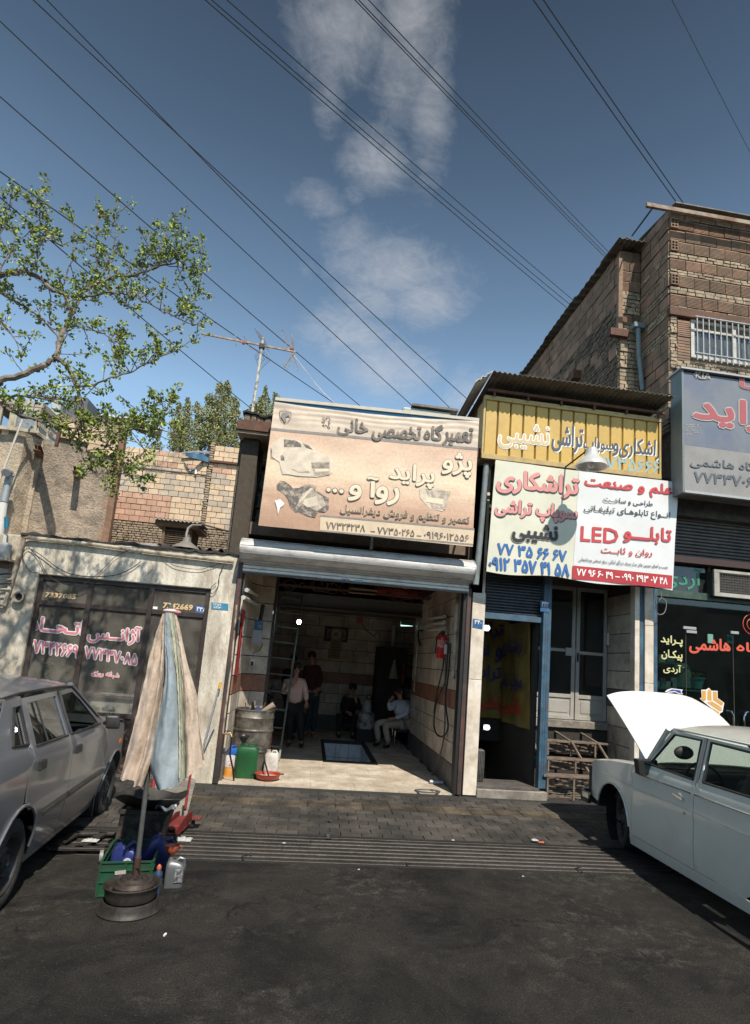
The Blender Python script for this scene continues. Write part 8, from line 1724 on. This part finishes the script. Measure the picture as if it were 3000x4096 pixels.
P=[c+Vector((.076*math.sin(a),-.076*math.cos(a),z)) for a,z in((-.1,.21),(.55,.21),(.1,.15),(.7,.15))];M().tube(P,.007,5).build('red_mark',mat('mark_red',(.5,.03,.04),.4),oc_)
bs_=thing('red_basin','shallow red basin with cream liquid at the garage threshold','basin',(-.45,8.72,PZ(8.5)));c=Vector((-.455,8.76,FZ))
M().lathe(c,[(.001,0),(.10,0),(.15,.03),(.172,.085),(.18,.088),(.166,.086),(.145,.035),(.001,.03)],32).build('bowl',mat('basin_red',(.38,.045,.025),.35,var=.15,dirt=(.15,.05,.03),damt=.3),bs_,smooth=True);M().lathe(c,[(.001,.048),(.150,.048)],32).build('liquid',mat('oily_cream',(.50,.42,.28),.2,var=.2),bs_)
for s in(1,-1):M().tube([c+Vector((s*.17,0,.08)),c+Vector((s*.21,-.03,.085)),c+Vector((s*.21,.04,.085)),c+Vector((s*.17,.03,.08))],.006,6).build('handle_loop',steel_bar,bs_,smooth=True)
rag('dark grey cast piece lying at the foot of the shutter rail',(-1.10,8.62,FZ),.12,.1,.05,dconc,60,'metal lump','metal_lump')
rag('yellowish crumpled leaf litter by the blue container',(-1.12,8.82,FZ),.16,.08,.04,mat('litter_tan',(.35,.28,.12),.8,var=.4,vscale=50),61,'litter','litter')
ld=thing('ladder','tall pale green steel ladder leaning up inside the garage','ladder',(-.5,10.4,FZ));lm_=mat('ladder_green',(.12,.15,.12),.5,.2,var=.15,dirt=(.1,.08,.06),damt=.3)
rb_,rt_=Vector((-.385,10.36,FZ)),Vector((-.31,11.9,2.92));lb_,lt_=Vector((-.86,10.42,FZ)),Vector((-.72,11.9,2.95))
M().bar(rb_,rt_,.03,.05).build('rail',lm_,ld);M().bar(lb_,lt_,.03,.05).build('rail',lm_,ld)
for k in range(10):f_=.07+k*.1;M().bar(lb_.lerp(lt_,f_),rb_.lerp(rt_,f_),.035,.02).build('rung',lm_,ld)
bb=at(R4(520,432),Y=10.8);t=thing('hanging_bulb','glowing white bulb hanging on a long flex beside the ladder','lamp',bb);M().sphere(bb,.036,12,(1,1,1.15)).build('glass_bulb',mat('lit_bulb',(.9,.95,1),.3,var=0,emit=(.85,.93,1,30)),t,smooth=True);M().tube([bb+Vector((0,0,.04)),bb+Vector((0,0,.10))],.016,8).build('socket',black,t);M().tube([bb+Vector((0,0,.1)),(bb.x+.02,bb.y,3.4)],.005,5).build('flex',black,t)
wl=at(R4(1170,455),Y=13.0);t=thing('reflector_lamp','green shaded lamp with a lit tube near the right wall of the garage','lamp',wl);M().grid(lambda u,v:wl+Vector((-.15+.3*u,.08*math.cos(math.pi*v),.09*math.sin(math.pi*v))),6,10,.006).build('shade',mat('shade_green',(.12,.26,.20),.4),t,smooth=True);M().tube([wl+Vector((-.14,0,.0)),wl+Vector((.12,0,.02))],.018,8).build('tube',mat('lit_green_tube',(.8,.95,.9),.3,var=0,emit=(.6,1,.9,2.2)),t,smooth=True);M().tube([wl+Vector((.15,0,.03)),wl+Vector((.25,.0,.08))],.02,8).build('arm',rustpale,t)
c=at(R4(365,375),Y=13.5);t=thing('small_lamp','small faintly lit lamp at the far left under the ceiling','lamp',c);M().sphere(c,.035,10).build('glass_bulb',mat('dim_bulb',(.7,.8,.75),.3,var=0,emit=(.7,1,.9,1.0)),t,smooth=True);M().tube([c,c+Vector((0,0,.3))],.006,5).build('flex',black,t)
fx_=mat('batten_white',(.50,.48,.44),.5,var=.08,dirt=(.25,.2,.15),damt=.3)
def batten(label,p,q,n_,par=None):
 t=thing('batten_light',label,'light fitting',p)
 for k in range(n_):a,b=Vector(p)-Vector((0,0,k*.10)),Vector(q)-Vector((0,0,k*.10));M().tube([a,b],.03,10).build('tube',fx_,t,smooth=True)
 mid=(Vector(p)+Vector(q))/2;return t
p,q=at(R4(1300,412),X=2.02),at(R4(1395,398),X=2.02);batten('three tube light fitting on the right wall of the garage near the shutter',p,q,3)
p,q=at(R4(205,240),X=-.98),at(R4(278,275),X=-.98);batten('upper tube light high on the left wall of the garage',p,q,1);p,q=at(R4(185,285),X=-.98),at(R4(262,325),X=-.98);batten('lower tube light high on the left wall of the garage',p,q,1)
mt_=thing('electric_meter','grey electricity meter with a blue top on the left garage pilaster','meter',at(R4(265,540),X=-.92));a=at(R4(232,560),Y=9.55);b=at(R4(302,490),Y=9.55)
M().box(a.x,b.x,9.50,9.60,a.z,b.z+.02).build('meter_box',mat('meter_pale',(.30,.31,.32),.4,var=.08),mt_,bevel=.012);a2,b2_=at(R4(250,478),Y=9.55),at(R4(305,425),Y=9.55);M().box(a2.x,b2_.x,9.50,9.59,a2.z,b2_.z).build('breaker_box',mat('meter_blue',(.03,.12,.22),.4,col2=(.25,.3,.35),scale=25,lo=.55,hi=.6),mt_,bevel=.01);M().tube([(b2_.x-.05,9.56,b2_.z),(b2_.x-.03,9.56,b2_.z+.25)],.03,8).build('cable_bundle',black,mt_)
rbn=thing('wall_banner','red cloth banner with white strokes on the left wall just inside the shutter','banner',(-1.04,8.8,1.5))
za,zb_=at(R4(135,755),X=-1.03).z,at(R4(190,360),X=-1.03).z
M().grid(lambda u,v:(-1.03+.008*math.sin(u*9+v*4),8.62+.30*u,za+(zb_-za)*v),12,16,.004).build('cloth',mat('red_cloth',(.42,.02,.025),.7,var=.1),rbn,smooth=True)
lettering('سلام بر حسین',(-1.015,8.88,za+.12),(-1.015,8.88,zb_-.15),(0,-.2,0),wv,rbn,off=.05,nrm=(1,0,0))
c=at(R4(242,670),Y=9.62);t=thing('power_socket','white socket with a black plug on the left garage pilaster','socket',c);M().box(c.x-.03,c.x+.03,9.58,9.62,c.z-.04,c.z+.04).build('socket_box',white_paint,t,bevel=.004);M().box(c.x-.015,c.x+.015,9.55,9.58,c.z-.06,c.z).build('plug',black,t)
cable('wall_cable',[at(R4(242,640),Y=9.58),at(R4(250,615),Y=9.56),at(R4(285,600),Y=9.6),at(R4(300,560),Y=9.75)],.006,'black cable looping up from the socket on the left pilaster')
tag(M().tube([at(R4(145,330),Y=8.40),at(R4(115,680),Y=8.40),at(R4(78,960),Y=8.40),at(R4(62,1100),Y=8.40)],.012,8).build('water_pipe',rustpale,smooth=True),'thin cream pipe running down the left shutter rail to a tap','pipe')
t=thing('garden_tap','brass tap at the end of the thin cream pipe by the shutter rail','tap',at(R4(90,1100),Y=8.4));c=at(R4(62,1105),Y=8.40);M().tube([c,c+Vector((.10,-.01,.02)),c+Vector((.12,-.02,-.03))],.014,8).build('spout',mat('brass',(.28,.2,.1),.4,.8,var=.2),t,smooth=True);M().bar(c+Vector((.05,0,.03)),c+Vector((.09,-.0,.05)),.012,.012).build('lever',steel_bar,t)
tag(M().tube([c+Vector((.12,-.02,-.03)),c+Vector((.12,-.0,-.25)),c+Vector((.17,.1,-.45)),c+Vector((.19,.2,-.62))],.012,7).build('tap_hose',black,smooth=True),'black hose hanging from the tap down behind the oil tin','hose')
fe=thing('fire_extinguisher','red fire extinguisher hanging on the right garage wall','fire extinguisher',at(R4(1372,650),X=2.0));a,b=at(R4(1372,652),X=2.0),at(R4(1385,505),X=2.0);ym=(a.y+b.y)/2;hh_=b.z-a.z
M().lathe((2.0,ym,a.z),[(.001,0),(.07,0),(.078,.015),(.078,hh_*.85),(.06,hh_*.95),(.02,hh_),(.001,hh_)],20).build('cylinder',mat('ext_red',(.42,.02,.02),.25,var=.06),fe,smooth=True);M().lathe((2.0,ym,a.z+hh_*.45),[(.0790,0),(.0790,hh_*.3)],20).build('label_band',mat('ext_label',(.45,.12,.10),.4,col2=(.6,.5,.5),scale=40,lo=.55,hi=.6),fe)
M().box(1.975,2.03,ym-.05,ym+.03,b.z,b.z+.05).build('valve',black,fe,bevel=.006);M().tube([(1.98,ym+.03,b.z+.03),(1.93,ym+.12,b.z-.05),(1.93,ym+.13,b.z-.30)],.012,7).build('nozzle_hose',black,fe,smooth=True)
c=at(R4(1395,597),X=2.04);t=thing('switch_box','small white switch box below the extinguisher','switch',c);M().box(2.02,2.08,c.y-.08,c.y+.08,c.z-.075,c.z+.075).build('switch_body',white_paint,t,bevel=.006)
hp_=[[(1395,560),(1385,700),(1350,850),(1330,980)],[(1415,560),(1400,780),(1350,900),(1330,1040),(1350,1110),(1390,1115),(1415,1060),(1400,900),(1420,720),(1430,560)],[(1400,640),(1398,900),(1390,1120),(1350,1290),(1315,1360),(1308,1440)]]
for k,pl_ in enumerate(hp_):cable('air_hose',[at(R4(*p_),X=2.04) for p_ in pl_],.013,('short black hose hanging from the hook on the right garage wall','long loop of black air hose on the right garage wall','grey hose falling from the hook down to the garage floor')[k],black if k<2 else mat('hose_grey',(.10,.095,.09),.6),cat='hose')
c=gl(1280,1440);cable('floor_hose',[at(R4(1308,1440),X=2.04)+Vector((0,0,0))]+[Vector((c.x+.17*math.cos(a),8.50+.10*math.sin(a),FZ+.012)) for a in[0.6+k*.62 for k in range(11)]],.011,'coil of grey hose on the threshold by the pillar',mat('hose_grey',(0,0,0)),cat='hose')
t=tag(M().tube([at(R4(1305,1392),Z=FZ+.03),at(R4(1385,1398),Z=FZ+.03)],.03,10).build('steel_tube_piece',tin,smooth=True),'short shiny steel tube on the floor at the foot of the right wall','tube')
cable('hook_bar',[at(R4(*p_),X=2.05) for p_ in((1262,485),(1240,485),(1236,520),(1250,575))],.018,'dark bent hook hanging on the right garage wall',black,cat='hook')
tag(M().tube([at(R4(1240,440),X=2.06),at(R4(1210,850),X=2.06)],.015,7).build('conduit',rustpale,smooth=True),'pale conduit down the right garage wall','conduit')
tag(M().tube([(2.05,8.72,2.95),(2.05,8.72,1.6)],.03,8).build('wall_pipe',rustpale,smooth=True),'pale pipe on the right wall beside the shutter rail','pipe')
t=thing('framed_panel','brown framed pattern panel on the garage back wall','picture frame',at(R4(742,550),Y=15.15));a,b=at(R4(668,545),Y=15.15),at(R4(818,468),Y=15.15);M().box(a.x,b.x,15.13,15.17,a.z,b.z).build('frame',mat('frame_maroon',(.05,.02,.018),.5),t,bevel=.01);M().box(a.x+.06,b.x-.06,15.12,15.13,a.z+.06,b.z-.06).build('inlay',mat('inlay_cream',(.3,.26,.2),.6,col2=(.08,.04,.03),scale=14),t);M().box(a.x+.12,b.x-.12,15.112,15.12,a.z+.12,b.z-.12).build('inner_field',mat('frame_maroon',(0,0,0)),t)
t=thing('wall_poster','long beige printed poster with a small portrait on the garage back wall','poster',at(R4(742,640),Y=15.1));a,b=at(R4(700,650),Y=15.1),at(R4(782,475),Y=15.1);M().box(a.x,b.x,15.10,15.107,a.z,b.z).build('sheet',mat('poster_beige',(.30,.24,.15),.7,var=.12,vscale=8),t);c=at(R4(742,505),Y=15.09);M().lathe(c,[(.001,0),(.13,0),(.13,.005)],20,(0,1,0)).build('round_print',mat('poster_white',(.42,.4,.36),.6),t);M().lathe(c-Vector((0,.004,.01)),[(.001,0),(.06,0),(.06,.003)],16,(0,1,0)).build('portrait_print',mat('portrait_tan',(.3,.16,.09),.6),t)
for k in range(11):M().box(a.x+.05,b.x-.05,15.096,15.099,a.z+.06+k*.07,a.z+.08+k*.07).build('text_line',mat('poster_text',(.16,.12,.08),.7),t)
t=thing('chain_hoist','red chain hoist with a hanging chain under the garage beam','hoist',at(R4(885,420),Y=11.9));c=at(R4(885,420),Y=11.9);M().lathe(c,[(.001,-.04),(.07,-.04),(.07,.04),(.001,.04)],16,(0,1,0)).build('hoist_body',mat('hoist_red',(.16,.03,.025),.5),t,smooth=True);M().tube([c+Vector((0,0,.05)),(c.x-.02,11.95,2.72)],.012,6).build('hook',steel_bar,t);M().tube([c,at(R4(920,480),Y=11.9),at(R4(975,520),Y=11.9),at(R4(985,490),Y=11.9)],.012,6).build('chain',steel_bar,t,smooth=True)
t=thing('dark_cabinet','tall dark cabinet draped with clothes in the back right corner','cabinet',(2.3,14,FZ));a,b=at(R4(985,760),Y=14.2),at(R4(1170,590),Y=14.2);M().box(a.x,b.x,14.2,14.9,FZ,b.z).build('body',mat('cabinet_dark',(.03,.022,.02),.8,var=.4,vscale=5),t,bevel=.02);M().bar((a.x+.25,14.1,b.z+.0),(b.x+.1,14.1,b.z+.0),.02,.02).build('rail',steel_bar,t)
for(x0,y0,x1,y1,nm,colr,lab) in((1060,770,1118,660,'cloth_bag',(.30,.28,.20),'pale cloth bag hanging from the cabinet rail'),(1132,800,1165,680,'red_garment',(.16,.02,.02),'red garment hanging right of the pale bag')):
 a,b=at(R4(x0,y0),Y=14.0),at(R4(x1,y1),Y=14.0);xm_=(a.x+b.x)/2
 tag(M().grid(lambda u,v:(xm_+(u-.5)*(b.x-a.x)*(1.1-v*.85 if nm=='cloth_bag' else 1),13.98-.06*math.sin(math.pi*u),a.z+(b.z-a.z)*v),10,10,.03).build(nm,mat(nm,colr,.8,var=.15),smooth=True),lab,'bag' if 'bag' in nm else 'garment')
c=at(R4(1080,590),Y=14.4);tag(M().tube([c,c+Vector((0,0,.55))],.05,12).build('white_canister',mat('canister_white',(.42,.40,.36),.5),smooth=True),'upright white tube standing on the dark cabinet','canister')
t=thing('milk_can','white splashed can with a brass topped jar on a dark stool','can',at(R4(920,1075),Y=13.4));c=at(R4(920,1072),Y=13.4)
M().box(c.x-.2,c.x+.2,13.25,13.6,FZ,c.z-.0).build('stool',mat('stool_dark',(.02,.02,.02),.7),t);M().lathe((c.x,13.42,c.z),[(.001,0),(.19,0),(.20,.03),(.17,.32),(.11,.36),(.001,.36)],22).build('body',mat('can_white',(.38,.37,.36),.45,col2=(.08,.08,.09),scale=9,lo=.5,hi=.6,var=.15),t,smooth=True);M().lathe((c.x,13.42,c.z+.36),[(.09,0),(.10,.1),(.07,.2),(.03,.24),(.001,.24)],16).build('jar',mat('jar_grey',(.28,.29,.28),.3),t,smooth=True);M().sphere((c.x+.02,13.42,c.z+.66),.07,10).build('brass_top',mat('brass',(0,0,0)),t,smooth=True)
rr_=random.Random(9);jm=M()
for k in range(26):
 x=rr_.uniform(-.6,2.0);c=Vector((x,rr_.uniform(11.0,11.8),3.05));r_=rr_.uniform(.05,.16);jm.tube([c+Vector((r_*math.cos(i*.6),rr_.uniform(-.02,.02),r_*math.sin(i*.6)+.05)) for i in range(11)],.012,5)
tag(jm.build('hose_tangle',mat('tangle_dark',(.05,.045,.04),.7,var=.4),props={'kind':'stuff'}),'tangle of hoses and belts stored above the garage beam','hoses')
tag(M().tube([(1.0,11.2,3.1),(1.5,11.25,3.12),(1.95,11.2,3.1)],[.1,.13,.11],12).build('red_bundle',mat('red_bundle',(.22,.03,.025),.8,var=.3),smooth=True),'red rolled bundle stored above the garage beam at the right','bundle')
tag(M().box(.55,1.05,11.0,11.3,3.0,3.07).build('tan_board',mat('board_tan',(.3,.22,.13),.8,var=.2)),'tan board lying on the pipe above the garage beam','board')
t=thing('workbench','dark cluttered workbench behind the ladder','workbench',(-1.5,13,FZ));M().box(-2.05,-.75,12.6,13.3,.85,.92).build('bench_top',mat('bench_dark',(.05,.04,.035),.8,var=.3),t);M().box(-2.0,-.8,12.65,13.2,FZ,.84).build('bench_body',mat('bench_grey',(.07,.07,.075),.7),t)
rr_=random.Random(2)
for k in range(6):c=Vector((-1.35+k*.12,12.75,.92));tag(M().lathe(c,[(.001,0),(.035,0),(.035,rr_.uniform(.1,.22)),(.01,.25),(.001,.25)],12).build('spray_can',mat('spray_%d'%(k%3),((.3,.04,.04),(.15,.15,.14),(.08,.1,.14))[k%3],.4),smooth=True),('leftmost','second','third','fourth','fifth','rightmost')[k]+' can in the row on the dark workbench','can','cans on the workbench')
c=gl(352,1195);c=Vector((-.62,11.0,FZ));tag(M().lathe(c,[(.001,0),(.07,0),(.07,.27),(.05,.31),(.001,.32)],16).build('red_canister',mat('canister_red',(.25,.02,.025),.4,var=.1),smooth=True),'red canister on the floor behind the steel drum','canister')
# people
def skinmesh(name,verts,edges,radii,material,par,sub=1,sc=None):
 org=Vector(par['_o']);me=bpy.data.meshes.new(name);me.from_pydata([Vector(v)-org for v in verts],edges,[]);o=bpy.data.objects.new(name,me);C.objects.link(o);o.parent=par;me.materials.append(material)
 sm=o.modifiers.new('skin','SKIN');sm.use_smooth_shade=True;sk=me.skin_vertices[0].data if me.skin_vertices else None
 if sk is None:me.attributes
 for i,r in enumerate(radii):sk[i].radius=(r,r) if not isinstance(r,tuple) else r
 sk[0].use_root=True
 ss_=o.modifiers.new('smooth','SUBSURF');ss_.levels=sub;ss_.render_levels=sub;return o
skin_m=mat('skin',(.36,.20,.13),.55,var=.05);hair_m=mat('hair',(.02,.016,.014),.7,var=.2);shoe_b=mat('shoe_black',(.015,.015,.015),.4)
def person(label,J,top,low,shoe=shoe_b,scale=1.0,hold=None):
 """J: joints by name; one continuous body, clothes as children"""
 J={k:Vector(v) for k,v in J.items()};t=thing('person',label,'person',(J['hip'].x,J['hip'].y,min(J['fl'].z,J['fr'].z)-.04))
 V=[];E=[];Rr=[];ix={}
 def add(k,p,r,prev=None):
  ix[k]=len(V);V.append(p);Rr.append(r)
  if prev:E.append((ix[prev],ix[k]))
 s=scale;hip,neck,head=J['hip'],J['neck'],J['head'];up=(neck-hip)
 add('hip',hip,.13*s);add('waist',hip+up*.35,.12*s,'hip');add('chest',hip+up*.75,.14*s,'waist');add('neck0',neck,.06*s,'chest');add('neck1',neck.lerp(head,.42),.052*s,'neck0');add('jaw',neck.lerp(head,.75),.068*s,'neck1');add('head',head,.085*s,'jaw');add('crown',head+(head-neck).normalized()*.075*s,.06*s,'head')
 for q in 'lr':
  add('s'+q,J['s'+q],.062*s,'chest');add('e'+q,J['e'+q],.043*s,'s'+q);add('w'+q,J['w'+q],.028*s,'e'+q);d=(J['h'+q]-J['w'+q]);add('h'+q,J['w'+q]+d*.55,.03*s,'w'+q)
  hx=(J['w'+q]-J['e'+q]).normalized();sd_=hx.cross(Vector((0,1,.2))).normalized()
  for f in range(4):
   L_=(.075,.085,.08,.06)[f]*s;b0=J['w'+q]+d*.9+sd_*(f-1.5)*.019*s;add('f%d%s'%(f,q),b0,.0095*s,'h'+q);add('g%d%s'%(f,q),b0+hx*L_*.5,.0085*s,'f%d%s'%(f,q));add('t%d%s'%(f,q),b0+hx*L_*.8+Vector((0,-.0,-.012)),.007*s,'g%d%s'%(f,q))
  b0=J['w'+q]+d*.5-sd_*.035*s;add('th'+q,b0,.011*s,'h'+q);add('ti'+q,b0+hx*.045*s-sd_*.012,.009*s,'th'+q)
  add('k'+q,J['k'+q],.062*s,None) if 0 else None
  hj=hip+(J['s'+q]-neck)*.48;add('p'+q,hj,.085*s,'hip');add('k'+q,J['k'+q],.055*s,'p'+q);add('a'+q,J['f'+q]+Vector((0,0,.07)),.036*s,'k'+q);fd=J.get('dir',Vector((0,-1,0)));add('o'+q,J['f'+q]+fd*.12*s-Vector((0,0,.005)),.032*s,'a'+q)
 skinmesh('body',V,E,Rr,skin_m,t)
 g=lambda*ks:[V[ix[k]] for k in ks]
 def cloth(nm,ks,es,rs,m_):skinmesh(nm,g(*ks),es,rs,m_,t)
 wl_,wr_=V[ix['wl']].lerp(V[ix['el']],.12),V[ix['wr']].lerp(V[ix['er']],.12)
 vs=g('hip','waist','chest','neck0','sl','el')+[wl_]+g('sr','er')+[wr_];b_=J.get('belly',Vector((1,0,0))).x
 skinmesh('shirt',vs,[(0,1),(1,2),(2,3),(2,4),(4,5),(5,6),(2,7),(7,8),(8,9)],[.155*s,.15*s*b_,.165*s,.075*s,.085*s,.062*s,.05*s,.085*s,.062*s,.05*s],top,t)
 vs=g('hip','pl','kl')+[V[ix['al']]]+g('pr','kr')+[V[ix['ar']]];skinmesh('trousers',vs,[(0,1),(1,2),(2,3),(0,4),(4,5),(5,6)],[.15*s,.115*s,.08*s,.06*s,.115*s,.08*s,.06*s],low,t)
 fd=J.get('dir',Vector((0,-1,0)))
 for q in 'lr':p=J['f'+q];skinmesh('shoe',[p+Vector((0,0,.055))-fd*.02,p+Vector((0,0,.015))+fd*.03,p+Vector((0,0,.0))+fd*.15*s],[(0,1),(1,2)],[.045*s,.05*s,.038*s],shoe,t)
 fc=J.get('face',fd).normalized();sd_=fc.cross(Vector((0,0,1))).normalized();hm=M();hc=head+Vector((0,0,.035*s))-fc*.018*s
 hm.sphere(hc,.098*s,14,(1,1.05,.95));
 hr_o=hm.build('hair',hair_m,t,smooth=True)
 fm=M();fm.sphere(head+fc*.095*s-Vector((0,0,.005)),.016*s,8,(1,1,1.5));fm.sphere(head+sd_*.09*s-Vector((0,0,.0)),.02*s,8,(.6,1,1.3)).sphere(head-sd_*.09*s,.02*s,8,(.6,1,1.3));fm.build('nose_and_ears',skin_m,t,smooth=True,props={'kind':'stuff'})
 em=M();
 for q in(1,-1):em.sphere(head+fc*.088*s+sd_*.032*s*q+Vector((0,0,.018*s)),.011*s,6)
 em.sphere(head+fc*.085*s-Vector((0,0,.045*s)),.018*s,8,(1.3,1,.35));em.build('eyes_and_mouth',hair_m,t,smooth=True,props={'kind':'stuff'});return t
def j4(x,y,Y):return at(R4(x,y),Y=Y)
shirt_p=mat('pink_shirt',(.58,.42,.38),.85,var=.08);trb=mat('black_trousers',(.014,.014,.016),.85);swr=mat('maroon_sweater',(.06,.015,.018),.9,var=.15,vscale=40);jean=mat('dark_jeans',(.025,.04,.05),.85)
Y1=12.0
person('man in a pink shirt standing by the ladder with one hand at his face',dict(hip=j4(497,930,Y1),neck=j4(497,768,Y1),head=j4(508,712,Y1-.03),sl=j4(440,795,Y1),el=j4(427,862,Y1-.06),wl=j4(478,812,Y1-.24),hl=j4(503,780,Y1-.22),sr=j4(546,795,Y1),er=j4(562,862,Y1),wr=j4(563,912,Y1-.04),hr=j4(566,932,Y1-.06),kl=j4(462,1050,Y1-.02),kr=j4(527,1050,Y1-.03),fl=Vector((-.30,12.05,FZ+.035)),fr=Vector((-.06,12.0,FZ+.035)),belly=(1.12,0,0)),shirt_p,trb,scale=.96)
Y2=13.5
person('man in a dark maroon sweater with orange shoes standing behind the man in pink',dict(hip=j4(600,860,Y2),neck=j4(598,690,Y2),head=j4(597,640,Y2),sl=j4(560,712,Y2),el=j4(552,790,Y2),wl=j4(570,850,Y2-.1),hl=j4(580,875,Y2-.1),sr=j4(637,712,Y2),er=j4(648,780,Y2),wr=j4(632,840,Y2-.12),hr=j4(625,862,Y2-.12),kl=j4(585,985,Y2),kr=j4(612,985,Y2),fl=Vector((-.02,13.5,FZ+.035)),fr=Vector((.16,13.55,FZ+.035))),swr,jean,mat('shoe_orange',(.4,.09,.02),.5,col2=(.05,.02,.02),scale=30),.98)
Y3=13.0
person('dark haired man almost hidden behind the man in pink, only his head showing',dict(hip=j4(470,880,Y3),neck=j4(475,712,Y3),head=j4(485,660,Y3),sl=j4(435,730,Y3),el=j4(430,800,Y3),wl=j4(450,850,Y3-.1),hl=j4(455,870,Y3-.1),sr=j4(510,730,Y3),er=j4(520,800,Y3),wr=j4(505,850,Y3-.1),hr=j4(500,870,Y3-.1),kl=j4(455,1000,Y3),kr=j4(490,1000,Y3),fl=Vector((-.45,13.0,FZ+.035)),fr=Vector((-.25,13.05,FZ+.035))),mat('black_top',(.015,.015,.018),.9),trb,scale=.95)
Y4=14.2;blk_t=mat('black_top',(0,0,0))
t4=person('man in dark clothes sitting low and leaning forward at the back of the garage',dict(hip=j4(800,1010,Y4),neck=j4(835,880,Y4-.1),head=j4(842,832,Y4-.15),sl=j4(790,895,Y4-.05),el=j4(775,960,Y4-.2),wl=j4(812,975,Y4-.35),hl=j4(830,985,Y4-.4),sr=j4(872,900,Y4-.05),er=j4(880,960,Y4-.25),wr=j4(862,905,Y4-.35),hr=j4(855,880,Y4-.32),kl=j4(762,1000,Y4-.4),kr=j4(850,1005,Y4-.42),fl=Vector((.72,13.75,FZ+.035)),fr=Vector((1.02,13.72,FZ+.035)),dir=(0,-1,0)),blk_t,trb)
t=thing('low_stool','low dark stool under the man in dark clothes','stool',(.9,14.25,FZ));c=j4(800,1010,Y4);M().box(c.x-.2,c.x+.2,14.05,14.4,c.z-.16,c.z-.12).build('seat',mat('stool_dark',(0,0,0)),t)
for dx in(-.17,.17):
 for yy in(14.08,14.37):M().box(c.x+dx-.015,c.x+dx+.015,yy-.015,yy+.015,FZ,c.z-.16).build('leg',steel_bar,t)
Y5=12.75
person('man in pale blue shirt and khaki trousers sitting by the right wall',dict(hip=j4(1150,1035,Y5),neck=j4(1130,905,Y5),head=j4(1120,855,Y5-.02),sl=j4(1092,925,Y5-.12),el=j4(1066,975-15,Y5-.25),wl=j4(1060,905,Y5-.2),hl=j4(1085,888,Y5-.15),sr=j4(1172,925,Y5+.08),er=j4(1165,985,Y5-.2),wr=j4(1085,1015,Y5-.3),hr=j4(1060,1020,Y5-.3),kl=j4(985,1035,Y5-.1),kr=j4(1035,1050,Y5-.28),fl=Vector((1.50,12.72,FZ+.035)),fr=Vector((1.68,12.50,FZ+.035)),dir=(-.8,-.6,0),face=(-.85,-.5,0)),mat('pale_blue_shirt',(.52,.56,.64),.85,var=.06),mat('khaki_trousers',(.42,.38,.31),.85,var=.06))
t=thing('chair','blue seated steel chair by the right garage wall','chair',(1.95,12.7,FZ));c=j4(1150,1035,Y5);zc_=c.z-.13
M().box(c.x-.22,c.x+.20,12.5,12.95,zc_-.03,zc_).build('seat',mat('seat_navy',(.01,.02,.06),.6),t,bevel=.01);M().box(c.x+.19,c.x+.22,12.5,12.95,zc_+.12,zc_+.45).build('backrest',mat('seat_navy',(0,0,0)),t,bevel=.01)
for dx,yy in((-.2,12.52),(-.2,12.93),(.19,12.40),(.19,12.93)):M().tube([(c.x+dx,yy,FZ),(c.x+dx,yy,zc_ if dx<0 else zc_+.40)],.012,8).build('leg',chrome,t,smooth=True)
